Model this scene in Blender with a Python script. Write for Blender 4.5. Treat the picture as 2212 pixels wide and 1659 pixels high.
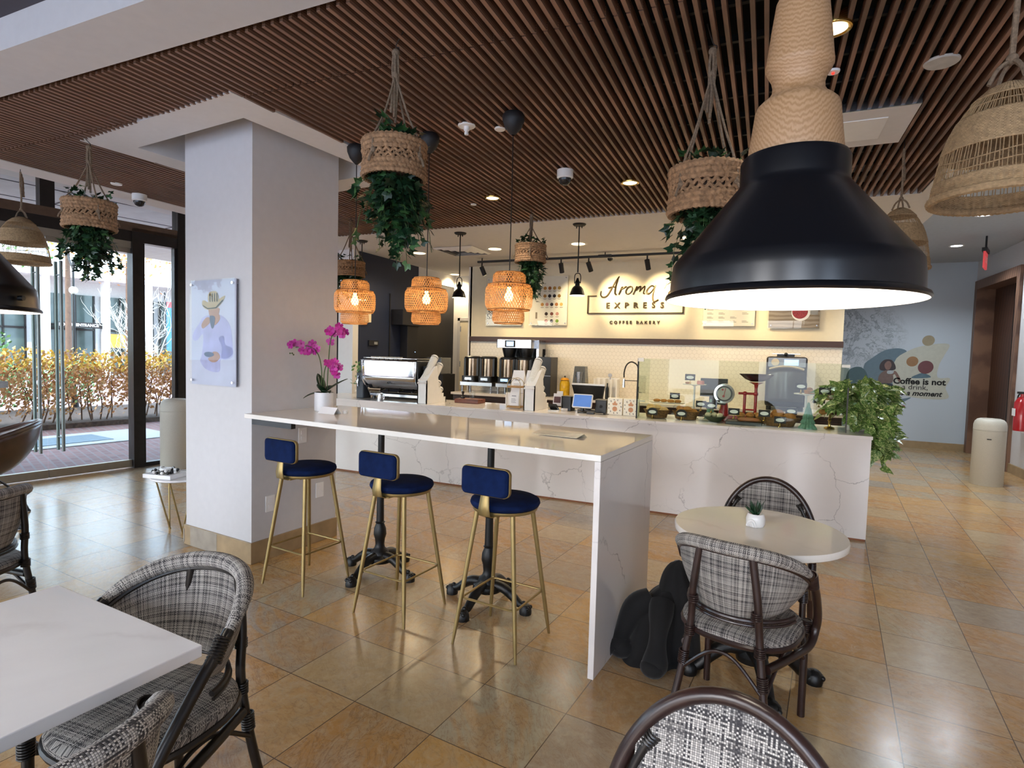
import bpy, math, random
from math import pi, sin, cos, radians as R, sqrt, atan2
from mathutils import Vector, Matrix, Euler
for o in list(bpy.data.objects): bpy.data.objects.remove(o)
S = bpy.context.scene
C = S.collection
rnd = random.Random(7)

# ------------------------------------------------------------------ camera, world, sun, exposure
cam_d = bpy.data.cameras.new('camera'); cam = bpy.data.objects.new('camera', cam_d); C.objects.link(cam)
S.camera = cam
cam_d.sensor_width = 36.0
cam_d.lens = 36.0 * 1229.3 / 2212.0
cam_d.clip_start = 0.02; cam_d.clip_end = 200
_F = Vector((-0.4061537, 0.9122362, -0.0535184))
_R = Vector((0.9126284, 0.4079054, 0.0268822))
_U = _R.cross(_F); _U.normalize(); _F.normalize(); _R = _F.cross(_U)
_m = Matrix((( _R.x, _U.x, -_F.x), (_R.y, _U.y, -_F.y), (_R.z, _U.z, -_F.z)))
cam.matrix_world = Matrix.Translation((0, 0, 1.52)) @ _m.to_4x4()

W = bpy.data.worlds.new('sky'); S.world = W; W.use_nodes = True
nt = W.node_tree; nt.nodes.clear()
wo = nt.nodes.new('ShaderNodeOutputWorld'); bg = nt.nodes.new('ShaderNodeBackground')
sky = nt.nodes.new('ShaderNodeTexSky'); sky.sky_type = 'NISHITA'; sky.sun_disc = False
sky.sun_elevation = R(38); sky.sun_rotation = R(200); sky.air_density = 1.0; sky.dust_density = 3.0; sky.ozone_density = 1.0
mixw = nt.nodes.new('ShaderNodeMix'); mixw.data_type = 'RGBA'; mixw.inputs[0].default_value = 0.5
mixw.inputs[7].default_value = (5.7, 7.3, 9.9, 1)
nt.links.new(sky.outputs[0], mixw.inputs[6]); nt.links.new(mixw.outputs[2], bg.inputs[0])
bg.inputs[1].default_value = 1.25
nt.links.new(bg.outputs[0], wo.inputs[0])

sun_d = bpy.data.lights.new('sun', 'SUN'); sun_d.energy = 4.5; sun_d.angle = R(0.6); sun_d.color = (1, .95, .86)
sun = bpy.data.objects.new('sun', sun_d); C.objects.link(sun)
sun.rotation_euler = Vector((-0.62, 0.28, -0.95)).to_track_quat('-Z', 'Y').to_euler()

S.view_settings.view_transform = 'Standard'; S.view_settings.look = 'None'
S.view_settings.gamma = 1.0; S.view_settings.use_curve_mapping = False
S.view_settings.exposure = 0.1
S.cycles.max_bounces = 10; S.cycles.diffuse_bounces = 5; S.cycles.glossy_bounces = 4
S.cycles.transmission_bounces = 6; S.cycles.transparent_max_bounces = 16
S.cycles.sample_clamp_indirect = 6.0; S.cycles.sample_clamp_direct = 0.0
S.cycles.caustics_reflective = False; S.cycles.caustics_refractive = False
S.cycles.use_denoising = True

def lamp(name, kind, loc, energy, color=(1, .85, .65), size=.05, target=None, spot=None, blend=.5):
    d = bpy.data.lights.new(name, kind); d.energy = energy; d.color = color
    if kind in ('POINT', 'SPOT'): d.shadow_soft_size = size
    if kind == 'AREA': d.shape = 'DISK'; d.size = size
    if kind == 'SPOT': d.spot_size = R(spot or 90); d.spot_blend = blend
    o = bpy.data.objects.new(name, d); C.objects.link(o); o.location = loc
    if target is not None:
        o.rotation_euler = (Vector(target) - Vector(loc)).to_track_quat('-Z', 'Y').to_euler()
    return o
WARM = (1.0, .77, .46); WARM2 = (1.0, .86, .66); COOL = (.82, .92, 1.0)

# ------------------------------------------------------------------ materials
def lin(h):
    h = h.lstrip('#'); c = [int(h[i:i+2], 16) / 255 for i in (0, 2, 4)]
    return tuple(((x + .055) / 1.055) ** 2.4 if x > .04045 else x / 12.92 for x in c) + (1,)
class NT:
    def __init__(s, name):
        s.m = bpy.data.materials.new(name); s.m.use_nodes = True; s.t = s.m.node_tree
        s.n = s.t.nodes; s.b = s.n['Principled BSDF']; s.o = s.n['Material Output']
    def new(s, k, **kw):
        x = s.n.new('ShaderNode' + k)
        for a, v in kw.items(): setattr(x, a, v)
        return x
    def L(s, a, b): s.t.links.new(a, b)
    def coord(s, scale=(1, 1, 1), kind='Object', rot=(0, 0, 0), loc=(0, 0, 0)):
        t = s.new('TexCoord'); m = s.new('Mapping'); m.inputs['Scale'].default_value = scale
        m.inputs['Rotation'].default_value = rot; m.inputs['Location'].default_value = loc
        s.L(t.outputs[kind], m.inputs[0]); return m.outputs[0]
    def noise(s, vec, scale, detail=4, rough=.55, dist=0):
        x = s.new('TexNoise'); x.inputs['Scale'].default_value = scale; x.inputs['Detail'].default_value = detail
        x.inputs['Roughness'].default_value = rough; x.inputs['Distortion'].default_value = dist
        if vec: s.L(vec, x.inputs['Vector'])
        return x
    def ramp(s, fac, stops):
        r = s.new('ValToRGB'); e = r.color_ramp.elements
        while len(e) < len(stops): e.new(.5)
        for i, (p, c) in enumerate(stops): e[i].position = p; e[i].color = c
        s.L(fac, r.inputs[0]); return r.outputs[0]
    def mix(s, f, a, b, mode='MIX'):
        x = s.new('Mix'); x.data_type = 'RGBA'; x.blend_type = mode
        if isinstance(f, (int, float)): x.inputs[0].default_value = f
        else: s.L(f, x.inputs[0])
        for i, v in ((6, a), (7, b)):
            if isinstance(v, tuple): x.inputs[i].default_value = v
            else: s.L(v, x.inputs[i])
        return x.outputs[2]
    def math(s, op, a, b=0.0, c=None):
        x = s.new('Math', operation=op)
        for i, v in enumerate((a, b) if c is None else (a, b, c)):
            if isinstance(v, (int, float)): x.inputs[i].default_value = v
            else: s.L(v, x.inputs[i])
        return x.outputs[0]
    def bump(s, h, strength=.3, dist=.002):
        b = s.new('Bump'); b.inputs['Strength'].default_value = strength; b.inputs['Distance'].default_value = dist
        s.L(h, b.inputs['Height']); s.L(b.outputs[0], s.b.inputs['Normal']); return b
    def set(s, **k):
        for a, v in k.items():
            i = s.b.inputs[a.replace('_', ' ')]
            if isinstance(v, (int, float, tuple)): i.default_value = v
            else: s.L(v, i)
def simple(name, col, rough=.5, metal=0.0, var=.12, nscale=18, bump=0.0, emit=None, estr=0, spec=.5, alpha=None, sheen=0, coat=0):
    n = NT(name); c = lin(col); v = n.coord()
    nz = n.noise(v, nscale)
    d = tuple(x * (1 - var) for x in c[:3]) + (1,); u = tuple(min(1, x * (1 + var)) for x in c[:3]) + (1,)
    n.set(Base_Color=n.ramp(nz.outputs[0], [(.3, d), (.7, u)]), Roughness=rough, Metallic=metal)
    n.b.inputs['Specular IOR Level'].default_value = spec
    if coat: n.b.inputs['Coat Weight'].default_value = coat
    if sheen: n.b.inputs['Sheen Weight'].default_value = sheen; n.b.inputs['Sheen Roughness'].default_value = .4
    if bump: n.bump(n.noise(v, nscale * 6).outputs[0], .5, bump)
    if emit: n.b.inputs['Emission Color'].default_value = lin(emit); n.b.inputs['Emission Strength'].default_value = estr
    return n.m

def make_floor():
    n = NT('travertine_tiles'); T = .407
    v = n.coord(kind='Object')                                # floor object is rotated with the tiling; its origin is a tile corner
    sc = n.new('VectorMath', operation='SCALE'); sc.inputs[3].default_value = 1 / T; n.L(v, sc.inputs[0])
    fl = n.new('VectorMath', operation='FLOOR'); n.L(sc.outputs[0], fl.inputs[0])
    fr = n.new('VectorMath', operation='FRACTION'); n.L(sc.outputs[0], fr.inputs[0])
    sp = n.new('SeparateXYZ'); n.L(fr.outputs[0], sp.inputs[0])
    wn = n.new('TexWhiteNoise', noise_dimensions='2D'); n.L(fl.outputs[0], wn.inputs['Vector'])
    # per tile offset and rotation of the stone figure
    off = n.new('VectorMath', operation='SCALE'); off.inputs[3].default_value = 13.0; n.L(wn.outputs['Color'], off.inputs[0])
    add = n.new('VectorMath', operation='ADD'); n.L(v, add.inputs[0]); n.L(off.outputs[0], add.inputs[1])
    rot = n.new('VectorRotate', rotation_type='Z_AXIS'); n.L(add.outputs[0], rot.inputs['Vector'])
    n.L(n.math('MULTIPLY', wn.outputs['Value'], 1.2), rot.inputs['Angle'])
    st = n.new('Mapping'); st.inputs['Scale'].default_value = (1.0, 2.6, 1); n.L(rot.outputs[0], st.inputs[0])
    big = n.noise(st.outputs[0], 2.3, 6, .62, 1.6); fine = n.noise(rot.outputs[0], 22, 6, .7, .6)
    med = n.noise(rot.outputs[0], 7, 8, .7, 1.2)
    base = n.ramp(wn.outputs['Value'], [(0, lin('#ab9778')), (.22, lin('#b8915c')), (.4, lin('#968a7a')), (.58, lin('#bd9254')), (.78, lin('#a4987e')), (1, lin('#ae8350'))])
    tr_ = n.math('FRACT', n.math('MULTIPLY', wn.outputs['Value'], 7.31))
    c = n.mix(n.math('MULTIPLY', n.ramp(big.outputs[0], [(.42, (0, 0, 0, 1)), (.58, (1, 1, 1, 1))]), tr_), base, lin('#b28349'))
    c = n.mix(n.ramp(med.outputs[0], [(.46, (0, 0, 0, 1)), (.70, (.45, .45, .45, 1))]), c, lin('#b0a590'))
    vein = n.noise(st.outputs[0], 3.6, 7, .66, 2.4)
    vm = n.math('SUBTRACT', 1.0, n.math('MINIMUM', n.math('MULTIPLY', n.math('ABSOLUTE', n.math('SUBTRACT', vein.outputs[0], .5)), 34.0), 1.0))
    c = n.mix(n.math('MULTIPLY', n.math('MULTIPLY', vm, n.math('ADD', n.math('MULTIPLY', tr_, .7), .3)), .7), c, lin('#85603f'))
    c = n.mix(n.ramp(fine.outputs[0], [(.5, (0, 0, 0, 1)), (.8, (.5, .5, .5, 1))]), c, lin('#c8b693'))
    c = n.mix(n.ramp(fine.outputs[0], [(.25, (.5, .5, .5, 1)), (.45, (0, 0, 0, 1))]), c, lin('#836c54'))
    ex = n.math('MINIMUM', n.math('MINIMUM', sp.outputs[0], n.math('SUBTRACT', 1.0, sp.outputs[0])), n.math('MINIMUM', sp.outputs[1], n.math('SUBTRACT', 1.0, sp.outputs[1])))
    g = n.math('LESS_THAN', ex, .0052)
    c = n.mix(g, c, lin('#5e4c3a'))
    n.set(Base_Color=c, Roughness=n.math('ADD', n.math('MULTIPLY', fine.outputs[0], .16), .14))
    n.b.inputs['Specular IOR Level'].default_value = .55
    h = n.math('SUBTRACT', n.math('MULTIPLY', fine.outputs[0], .12), n.math('MULTIPLY', g, 1.0)); n.bump(h, .35, .002)
    return n.m
def make_marble(name, base, vein, rough=.12, scale=1.0, width=.012, amt=.7, cloud=.3, cloudcol='#c9c6cb'):
    n = NT(name); v = n.coord(kind='Object', scale=(scale,) * 3)
    w = n.noise(v, 2.6, 6, .55, 0); wm = n.new('VectorMath', operation='SCALE'); wm.inputs[3].default_value = .42; n.L(w.outputs['Color'], wm.inputs[0])
    ad = n.new('VectorMath', operation='ADD'); n.L(v, ad.inputs[0]); n.L(wm.outputs[0], ad.inputs[1])
    vo = n.new('TexVoronoi', feature='DISTANCE_TO_EDGE'); vo.inputs['Scale'].default_value = 1.6; n.L(ad.outputs[0], vo.inputs['Vector'])
    m1 = n.math('SUBTRACT', 1.0, n.math('MINIMUM', n.math('DIVIDE', vo.outputs['Distance'], width), 1.0))
    gate = n.ramp(n.noise(v, 1.7, 3).outputs[0], [(.42, (0, 0, 0, 1)), (.62, (1, 1, 1, 1))])
    f = n.math('MULTIPLY', n.math('MULTIPLY', m1, gate), amt)
    cl = n.ramp(n.noise(v, 1.3, 6, .6, .8).outputs[0], [(.45, (0, 0, 0, 1)), (.75, (cloud,) * 3 + (1,))])
    c = n.mix(cl, lin(base), lin(cloudcol)); c = n.mix(f, c, lin(vein))
    n.set(Base_Color=c, Roughness=rough); n.b.inputs['Specular IOR Level'].default_value = .5
    return n.m
def make_wood(name, a, b, rough=.45, scale=(1, 1, 1), ring=6, dist=3.0, fine=80):
    n = NT(name); v = n.coord(kind='Object', scale=scale)
    wv = n.new('TexWave', wave_type='RINGS', rings_direction='X'); wv.inputs['Scale'].default_value = ring
    wv.inputs['Distortion'].default_value = dist; wv.inputs['Detail'].default_value = 3; wv.inputs['Detail Scale'].default_value = 1.2
    n.L(v, wv.inputs['Vector']); g = n.noise(v, fine, 3)
    f = n.mix(.35, wv.outputs['Color'], g.outputs['Color'])
    n.set(Base_Color=n.ramp(f, [(.2, lin(b)), (.75, lin(a))]), Roughness=rough); n.bump(g.outputs[0], .15, .001)
    return n.m
def make_weave(name, light, dark, sx=260, sy=260, mix=.5, rough=.7, kind='UV'):
    # plaited fabric: threads in two directions, each thread its own tone
    n = NT(name); v = n.coord(kind=kind)
    sp = n.new('SeparateXYZ'); n.L(v, sp.inputs[0])
    U = n.math('MULTIPLY', sp.outputs[0], sx); V = n.math('MULTIPLY', sp.outputs[1], sy)
    iu = n.math('FLOOR', U); iv = n.math('FLOOR', V); fu = n.math('FRACT', U); fv = n.math('FRACT', V)
    wu = n.new('TexWhiteNoise', noise_dimensions='1D'); n.L(iu, wu.inputs['W'])
    wv = n.new('TexWhiteNoise', noise_dimensions='1D'); n.L(n.math('ADD', iv, 517.3), wv.inputs['W'])
    chk = n.math('MODULO', n.math('ADD', n.math('ADD', iu, iv), 4000.0), 2.0)
    tone = n.new('Mix'); tone.data_type = 'FLOAT'; n.L(chk, tone.inputs[0]); n.L(wu.outputs[0], tone.inputs[2]); n.L(wv.outputs[0], tone.inputs[3])
    edge = n.math('MINIMUM', n.math('MINIMUM', fu, n.math('SUBTRACT', 1.0, fu)), n.math('MINIMUM', fv, n.math('SUBTRACT', 1.0, fv)))
    c = n.ramp(tone.outputs[0], [(.12, lin(dark)), (.42, n_mid(light, dark)), (.85, lin(light))])
    c = n.mix(n.math('LESS_THAN', edge, .07), c, lin(dark))
    n.set(Base_Color=c, Roughness=rough)
    h = n.math('MINIMUM', n.math('MULTIPLY', edge, 3.0), 1.0); n.bump(h, .5, .0015)
    return n.m
def n_mid(a, b):
    a = lin(a); b = lin(b); return tuple((x + y) / 2 for x, y in zip(a[:3], b[:3])) + (1,)
def make_glass(name, tint='#f4fbff', ior=1.45, refl=1.0, rough=.0, film=0.0):
    n = NT(name); n.n.remove(n.b)
    tr = n.new('BsdfTransparent'); tr.inputs[0].default_value = lin(tint); gl = n.new('BsdfGlossy'); gl.inputs['Roughness'].default_value = rough
    nz = n.noise(n.coord(), 3.0); gl.inputs[0].default_value = (1, 1, 1, 1)
    fr = n.new('Fresnel'); fr.inputs[0].default_value = ior; ge = n.new('NewGeometry')
    f = n.math('MULTIPLY', fr.outputs[0], n.math('ADD', n.math('MULTIPLY', nz.outputs[0], .1), refl - .05))
    if film: f = n.math('ADD', f, film)
    f = n.math('MULTIPLY', f, n.math('SUBTRACT', 1.0, ge.outputs['Backfacing']))      # outer faces reflect
    mx = n.new('MixShader'); n.L(f, mx.inputs[0]); n.L(tr.outputs[0], mx.inputs[1]); n.L(gl.outputs[0], mx.inputs[2]); n.L(mx.outputs[0], n.o.inputs[0])
    return n.m
def make_leaf(name, a, b, c=None, rough=.4):
    n = NT(name); v = n.coord(); nz = n.noise(v, 34, 3); isl = n.new('NewGeometry')
    r = n.ramp(isl.outputs['Random Per Island'], [(0, lin(a)), (1, lin(b))])
    if c: r = n.mix(n.ramp(n.noise(v, 60, 4, .7, 1).outputs[0], [(.50, (0, 0, 0, 1)), (.58, (1, 1, 1, 1))]), r, lin(c))
    r = n.mix(n.math('MULTIPLY', nz.outputs[0], .3), r, lin(b))
    n.set(Base_Color=r, Roughness=rough)
    n.b.inputs['Transmission Weight'].default_value = 0
    return n.m
def make_bamboo():
    n = NT('woven_bamboo'); v = n.coord(); nz = n.noise(v, 40, 3); c = n.ramp(nz.outputs[0], [(.3, lin('#a87c4c')), (.7, lin('#cba069'))])
    n.set(Base_Color=c, Roughness=.55)
    tl = n.new('BsdfTranslucent'); n.L(c, tl.inputs[0]); mx = n.new('MixShader'); mx.inputs[0].default_value = .45
    n.L(n.b.outputs[0], mx.inputs[1]); n.L(tl.outputs[0], mx.inputs[2]); n.L(mx.outputs[0], n.o.inputs[0]); return n.m
def make_brick(name, a, b, mortar, scale=4.5, bw=.5, rh=.25, rot=0):
    n = NT(name); v = n.coord(kind='Object', rot=(0, 0, rot)); br = n.new('TexBrick')
    br.inputs['Color1'].default_value = lin(a); br.inputs['Color2'].default_value = lin(b); br.inputs['Mortar'].default_value = lin(mortar)
    br.inputs['Scale'].default_value = scale; br.inputs['Brick Width'].default_value = bw; br.inputs['Row Height'].default_value = rh; br.inputs['Mortar Size'].default_value = .012
    n.L(v, br.inputs['Vector']); c = n.mix(n.math('MULTIPLY', n.noise(v, 9, 5).outputs[0], .4), br.outputs['Color'], lin('#8d7a7c'))
    n.set(Base_Color=c, Roughness=.85); return n.m
def make_hex():
    # hexagonal wall tile from two offset grids
    n = NT('hexagon_tiles'); v = n.coord(kind='Object'); vo = n.new('TexVoronoi', feature='DISTANCE_TO_EDGE'); vo.inputs['Scale'].default_value = 1; vo.inputs['Randomness'].default_value = 0
    sp = n.new('SeparateXYZ'); n.L(v, sp.inputs[0]); s = 1 / .062
    # shear a square lattice into a triangular one
    X = n.math('MULTIPLY', sp.outputs[0], s); Z = n.math('MULTIPLY', sp.outputs[2], s)
    def dist(ox, oz):
        ax = n.math('SUBTRACT', n.math('FRACT', n.math('ADD', n.math('DIVIDE', X, 1.0), ox)), .5)
        az = n.math('MULTIPLY', n.math('SUBTRACT', n.math('FRACT', n.math('ADD', n.math('DIVIDE', Z, 1.732), oz)), .5), 1.732)
        a = n.math('ABSOLUTE', ax); b = n.math('ABSOLUTE', az)
        return n.math('MAXIMUM', a, n.math('ADD', n.math('MULTIPLY', a, .5), n.math('MULTIPLY', b, .866)))
    d = n.math('MINIMUM', dist(0, 0), dist(.5, .5)); g = n.math('GREATER_THAN', d, .468)
    n.set(Base_Color=n.mix(g, lin('#e6dfd1'), lin('#cdc5b6')), Roughness=.3); n.bump(n.math('SUBTRACT', 1.0, g), .4, .002); return n.m

M = {}
M['floor'] = make_floor()
M['wall'] = simple('white_wall_paint', '#cbc9ca', .75, var=.02)
M['cream'] = simple('cream_wall_paint', '#e5dabf', .75, var=.02)
M['ceil'] = simple('white_ceiling_paint', '#cfcccb', .85, var=.02)
M['ceil2'] = simple('pale_ceiling_paint', '#dcdad9', .85, var=.02)
M['hallceil'] = simple('dimmed_ceiling_paint', '#aeb2b6', .7, var=.04)  # the hall's dim light is put into this greyer ceiling colour
M['darkceil'] = simple('dark_ceiling_paint', '#4a4750', .9, var=.04)
M['void'] = simple('black_plenum_paint', '#070605', .95, var=.2)
M['slat'] = make_wood('walnut_slats', '#8b6753', '#604737', .5, (6, .6, 6), 5, 3, 60)
M['slatend'] = make_wood('raw_slat_ends', '#bb9166', '#936a47', .6, (6, 6, 6), 5, 2, 60)
M['stonebase'] = simple('stone_skirting', '#9c8462', .4, var=.18, nscale=9)
M['stonegrey'] = simple('grey_stone_skirting', '#978c7e', .4, var=.15, nscale=11)
M['navy'] = simple('navy_wall_paint', '#17233f', .6, var=.05)
M['nearblack'] = simple('black_cupboard_paint', '#15151b', .5, var=.1)
M['bronze'] = simple('dark_bronze_frame', '#2c2724', .35, .6, var=.15)
M['bronze2'] = simple('brown_header_metal', '#5a4638', .4, .4, var=.15)
M['rail'] = simple('champagne_metal_rail', '#9c9588', .35, .8, var=.05)
M['steel'] = simple('brushed_steel', '#b9bcc0', .25, 1, var=.08, nscale=60)
M['picture_acrylic'] = make_glass('picture_acrylic', '#fbfcfd', 1.45, .3)
M['chrome'] = simple('polished_chrome', '#e4e5e8', .06, 1, var=.03)
M['iron'] = simple('black_cast_iron', '#0d0d0e', .42, .2, var=.3, bump=.001)
M['black'] = simple('black_plastic', '#101113', .35, var=.2)
M['blackm'] = simple('satin_black_enamel', '#0b0c10', .3, 0, var=.1, spec=.6)
M['blackmatte'] = simple('matte_black_metal', '#111013', .55, var=.2)
M['white'] = simple('white_gloss_plastic', '#ecebe9', .3, var=.02)
M['cup'] = simple('white_paper_cup', '#f0ede6', .6, var=.02)
M['quartz'] = make_marble('veined_white_quartz', '#e2dcd8', '#80797a', .1, 1.15, .010, .75, .25, '#cfc8c8')
M['quartz2'] = make_marble('clouded_white_quartz', '#ebe6de', '#b3a998', .05, .6, .02, .3, .4, '#d5ccbb')
M['tabletop'] = make_marble('polished_white_stone', '#e4e2e2', '#b5adae', .09, .8, .03, .3, .6, '#cdc9cb')
M['gold'] = simple('brushed_gold_metal', '#9c8657', .42, .75, var=.08)
M['brass'] = simple('polished_brass', '#d8b56a', .18, 1, var=.05)
M['velvet'] = simple('navy_velvet', '#0b1b40', .95, var=.35, nscale=14, spec=.15)
M['rattan'] = make_weave('black_and_white_plaited_fabric', '#c4beb6', '#2e2b2d', 300, 300)
M['rattanf'] = make_weave('coarse_plaited_fabric', '#c9c4bd', '#302e31', 225, 225)
M['cane'] = simple('dark_brown_cane', '#2a1a17', .3, var=.3, spec=.6)
M['canebl'] = simple('blackened_cane', '#17120f', .35, var=.3)
M['natcane'] = simple('natural_rattan', '#a08562', .75, var=.3, nscale=90, bump=.001)
M['hyacinth'] = simple('water_hyacinth_braid', '#957455', .8, var=.4, nscale=50, bump=.002)
M['rope'] = simple('jute_rope', '#7c6a57', .9, var=.35, nscale=120, bump=.002)
M['bamboo'] = make_bamboo()
M['lampwood'] = make_wood('turned_ash_wood', '#ab8866', '#97744f', .5, (9, 9, 3.2), 16, 5.5, 60)
M['ivy'] = make_leaf('ivy_leaf', '#0c2113', '#22432a', None, .35)
M['ivy2'] = make_leaf('bright_ivy_leaf', '#224524', '#4a7040', None, .35)
M['pothos'] = make_leaf('variegated_pothos_leaf', '#35591f', '#648c3a', '#cdd694', .3)
M['stem'] = simple('green_stem', '#3f5a2c', .6)
M['orchid'] = make_leaf('magenta_orchid_petal', '#8d0f63', '#c22f9d', None, .5)
M['orchleaf'] = simple('dark_orchid_leaf', '#122b17', .35, var=.3)
M['ceramic'] = simple('white_ribbed_ceramic', '#dcdde0', .25, var=.04)
M['leather'] = simple('brown_bucket_leather', '#3d2418', .28, var=.35, nscale=8, spec=.7)
M['brownwood'] = make_wood('dark_walnut_trim', '#4a2c1e', '#2c170f', .4, (1, 1, 5), 4, 3)
M['doorwood'] = make_wood('brown_lift_door', '#4f2e1a', '#3a1f10', .45, (1, 1, 1), 3, 3)
M['casing'] = make_wood('brown_door_casing', '#7a5a46', '#5d4133', .45, (1, 1, 1), 4, 3)
M['mural'] = None
M['glass'] = make_glass('clear_window_glass', '#f6fcfa', 1.45, 1.0)
M['case_glass'] = make_glass('display_case_glass', '#f4f8f3', 1.5, .6, 0, .0)
M['acrylic'] = make_glass('clear_acrylic', '#fbfcfd', 1.45, .8)
M['screen'] = simple('lit_blue_screen', '#3a5f9a', .3, emit='#6d92d6', estr=.55)
M['lcd'] = simple('lit_display', '#9ec4ef', .3, emit='#a8ccff', estr=1.1)
M['bulb'] = simple('lit_bulb', '#ffd9a0', .3, emit='#ffc87a', estr=22)
M['lens'] = simple('lit_downlight_lens', '#fff0c8', .4, emit='#ffe9b4', estr=4.5)
M['lenscool'] = simple('lit_cool_downlight_lens', '#ffffff', .4, emit='#eef6ff', estr=9)
M['lampin'] = simple('white_enamel_inside', '#f6f1e8', .5, var=.01)
M['lampbulb'] = simple('lit_frosted_bulb', '#ffffff', .4, emit='#fff1d8', estr=10)
M['red'] = simple('red_enamel', '#a3141c', .25, var=.1, coat=.5)
M['pastry'] = simple('baked_crust', '#b57c3b', .7, var=.3, nscale=30, bump=.003)
M['pastry2'] = simple('pale_pastry', '#dcb67c', .7, var=.25, nscale=30, bump=.003)
M['choc'] = simple('chocolate_glaze', '#3b1d12', .4, var=.2)
M['pink'] = simple('pink_icing', '#d88a7c', .4, var=.1)
M['wicker'] = simple('wicker_basket', '#7b5a35', .8, var=.5, nscale=55, bump=.004)
M['treegreen'] = simple('green_glazed_ceramic', '#6d9a84', .3, var=.25, nscale=25)
M['cardbl'] = simple('black_price_card', '#17171d', .6)
M['paper'] = simple('white_paper', '#eceaea', .7, var=.02)
M['paperw'] = simple('printed_menu_paper', '#eee6d3', .6, var=.02)
M['bag'] = simple('black_cloth', '#09090b', .9, var=.3, sheen=.2)
M['bin'] = simple('speckled_offwhite_bin', '#b9b5aa', .5, var=.1, nscale=200)
M['ink'] = simple('dark_bronze_letters', '#4a3a20', .35, .6, var=.1)
M['inkblack'] = simple('black_printed_ink', '#141416', .7, var=.05)
M['whiteink'] = simple('white_printed_ink', '#e8e8e8', .6, var=.02)
M['yellow'] = simple('yellow_drink_jar', '#c9a11f', .25, var=.2)
M['woodtray'] = make_wood('cherry_wood_tray', '#6d3322', '#4a1f14', .4, (2, 2, 2), 4, 2)
M['brick'] = make_brick('red_brick_paving', '#a8817f', '#8d6a6c', '#9a8c8c', 1.0, .2, .1, .35)
M['brickwall'] = make_brick('dark_brick_wall', '#5a3231', '#472625', '#6a5450', 1.0, .2, .07)
M['concrete'] = simple('pale_concrete', '#c6c9cc', .85, var=.06)
M['facade'] = simple('pale_limestone_facade', '#cfcdc8', .8, var=.05)
M['darkglass'] = simple('dark_window_glazing', '#4f5c58', .12, var=.25, nscale=2)
M['canopy'] = simple('grey_canopy_panel', '#ccd1d6', .7, var=.08, nscale=6)
M['soil'] = simple('leaf_strewn_soil', '#4b3a30', .9, var=.6, nscale=14, bump=.02)
M['hedge'] = make_leaf('autumn_hedge_leaf', '#b07a3c', '#d3a865', '#a06a62', .6)
M['hedgey'] = make_leaf('yellow_autumn_leaf', '#c99c2c', '#e6c95e', None, .6)
M['green'] = make_leaf('green_shrub_leaf', '#3f6b3a', '#79a160', None, .6)
M['bark'] = simple('pale_tree_bark', '#c9c7c4', .8, var=.1)
M['twig'] = simple('brown_twig', '#5d4638', .85, var=.2)
M['skin'] = simple('painted_skin_tone', '#a77f68', .6, var=.1)
M['shirt'] = simple('painted_lilac_shirt', '#a9a9cc', .6, var=.16, nscale=9)
M['straw'] = simple('painted_straw_hat', '#a9966c', .6, var=.1)
M['paintblue'] = simple('painted_navy_cup', '#2b3e5e', .5, var=.1)

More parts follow.
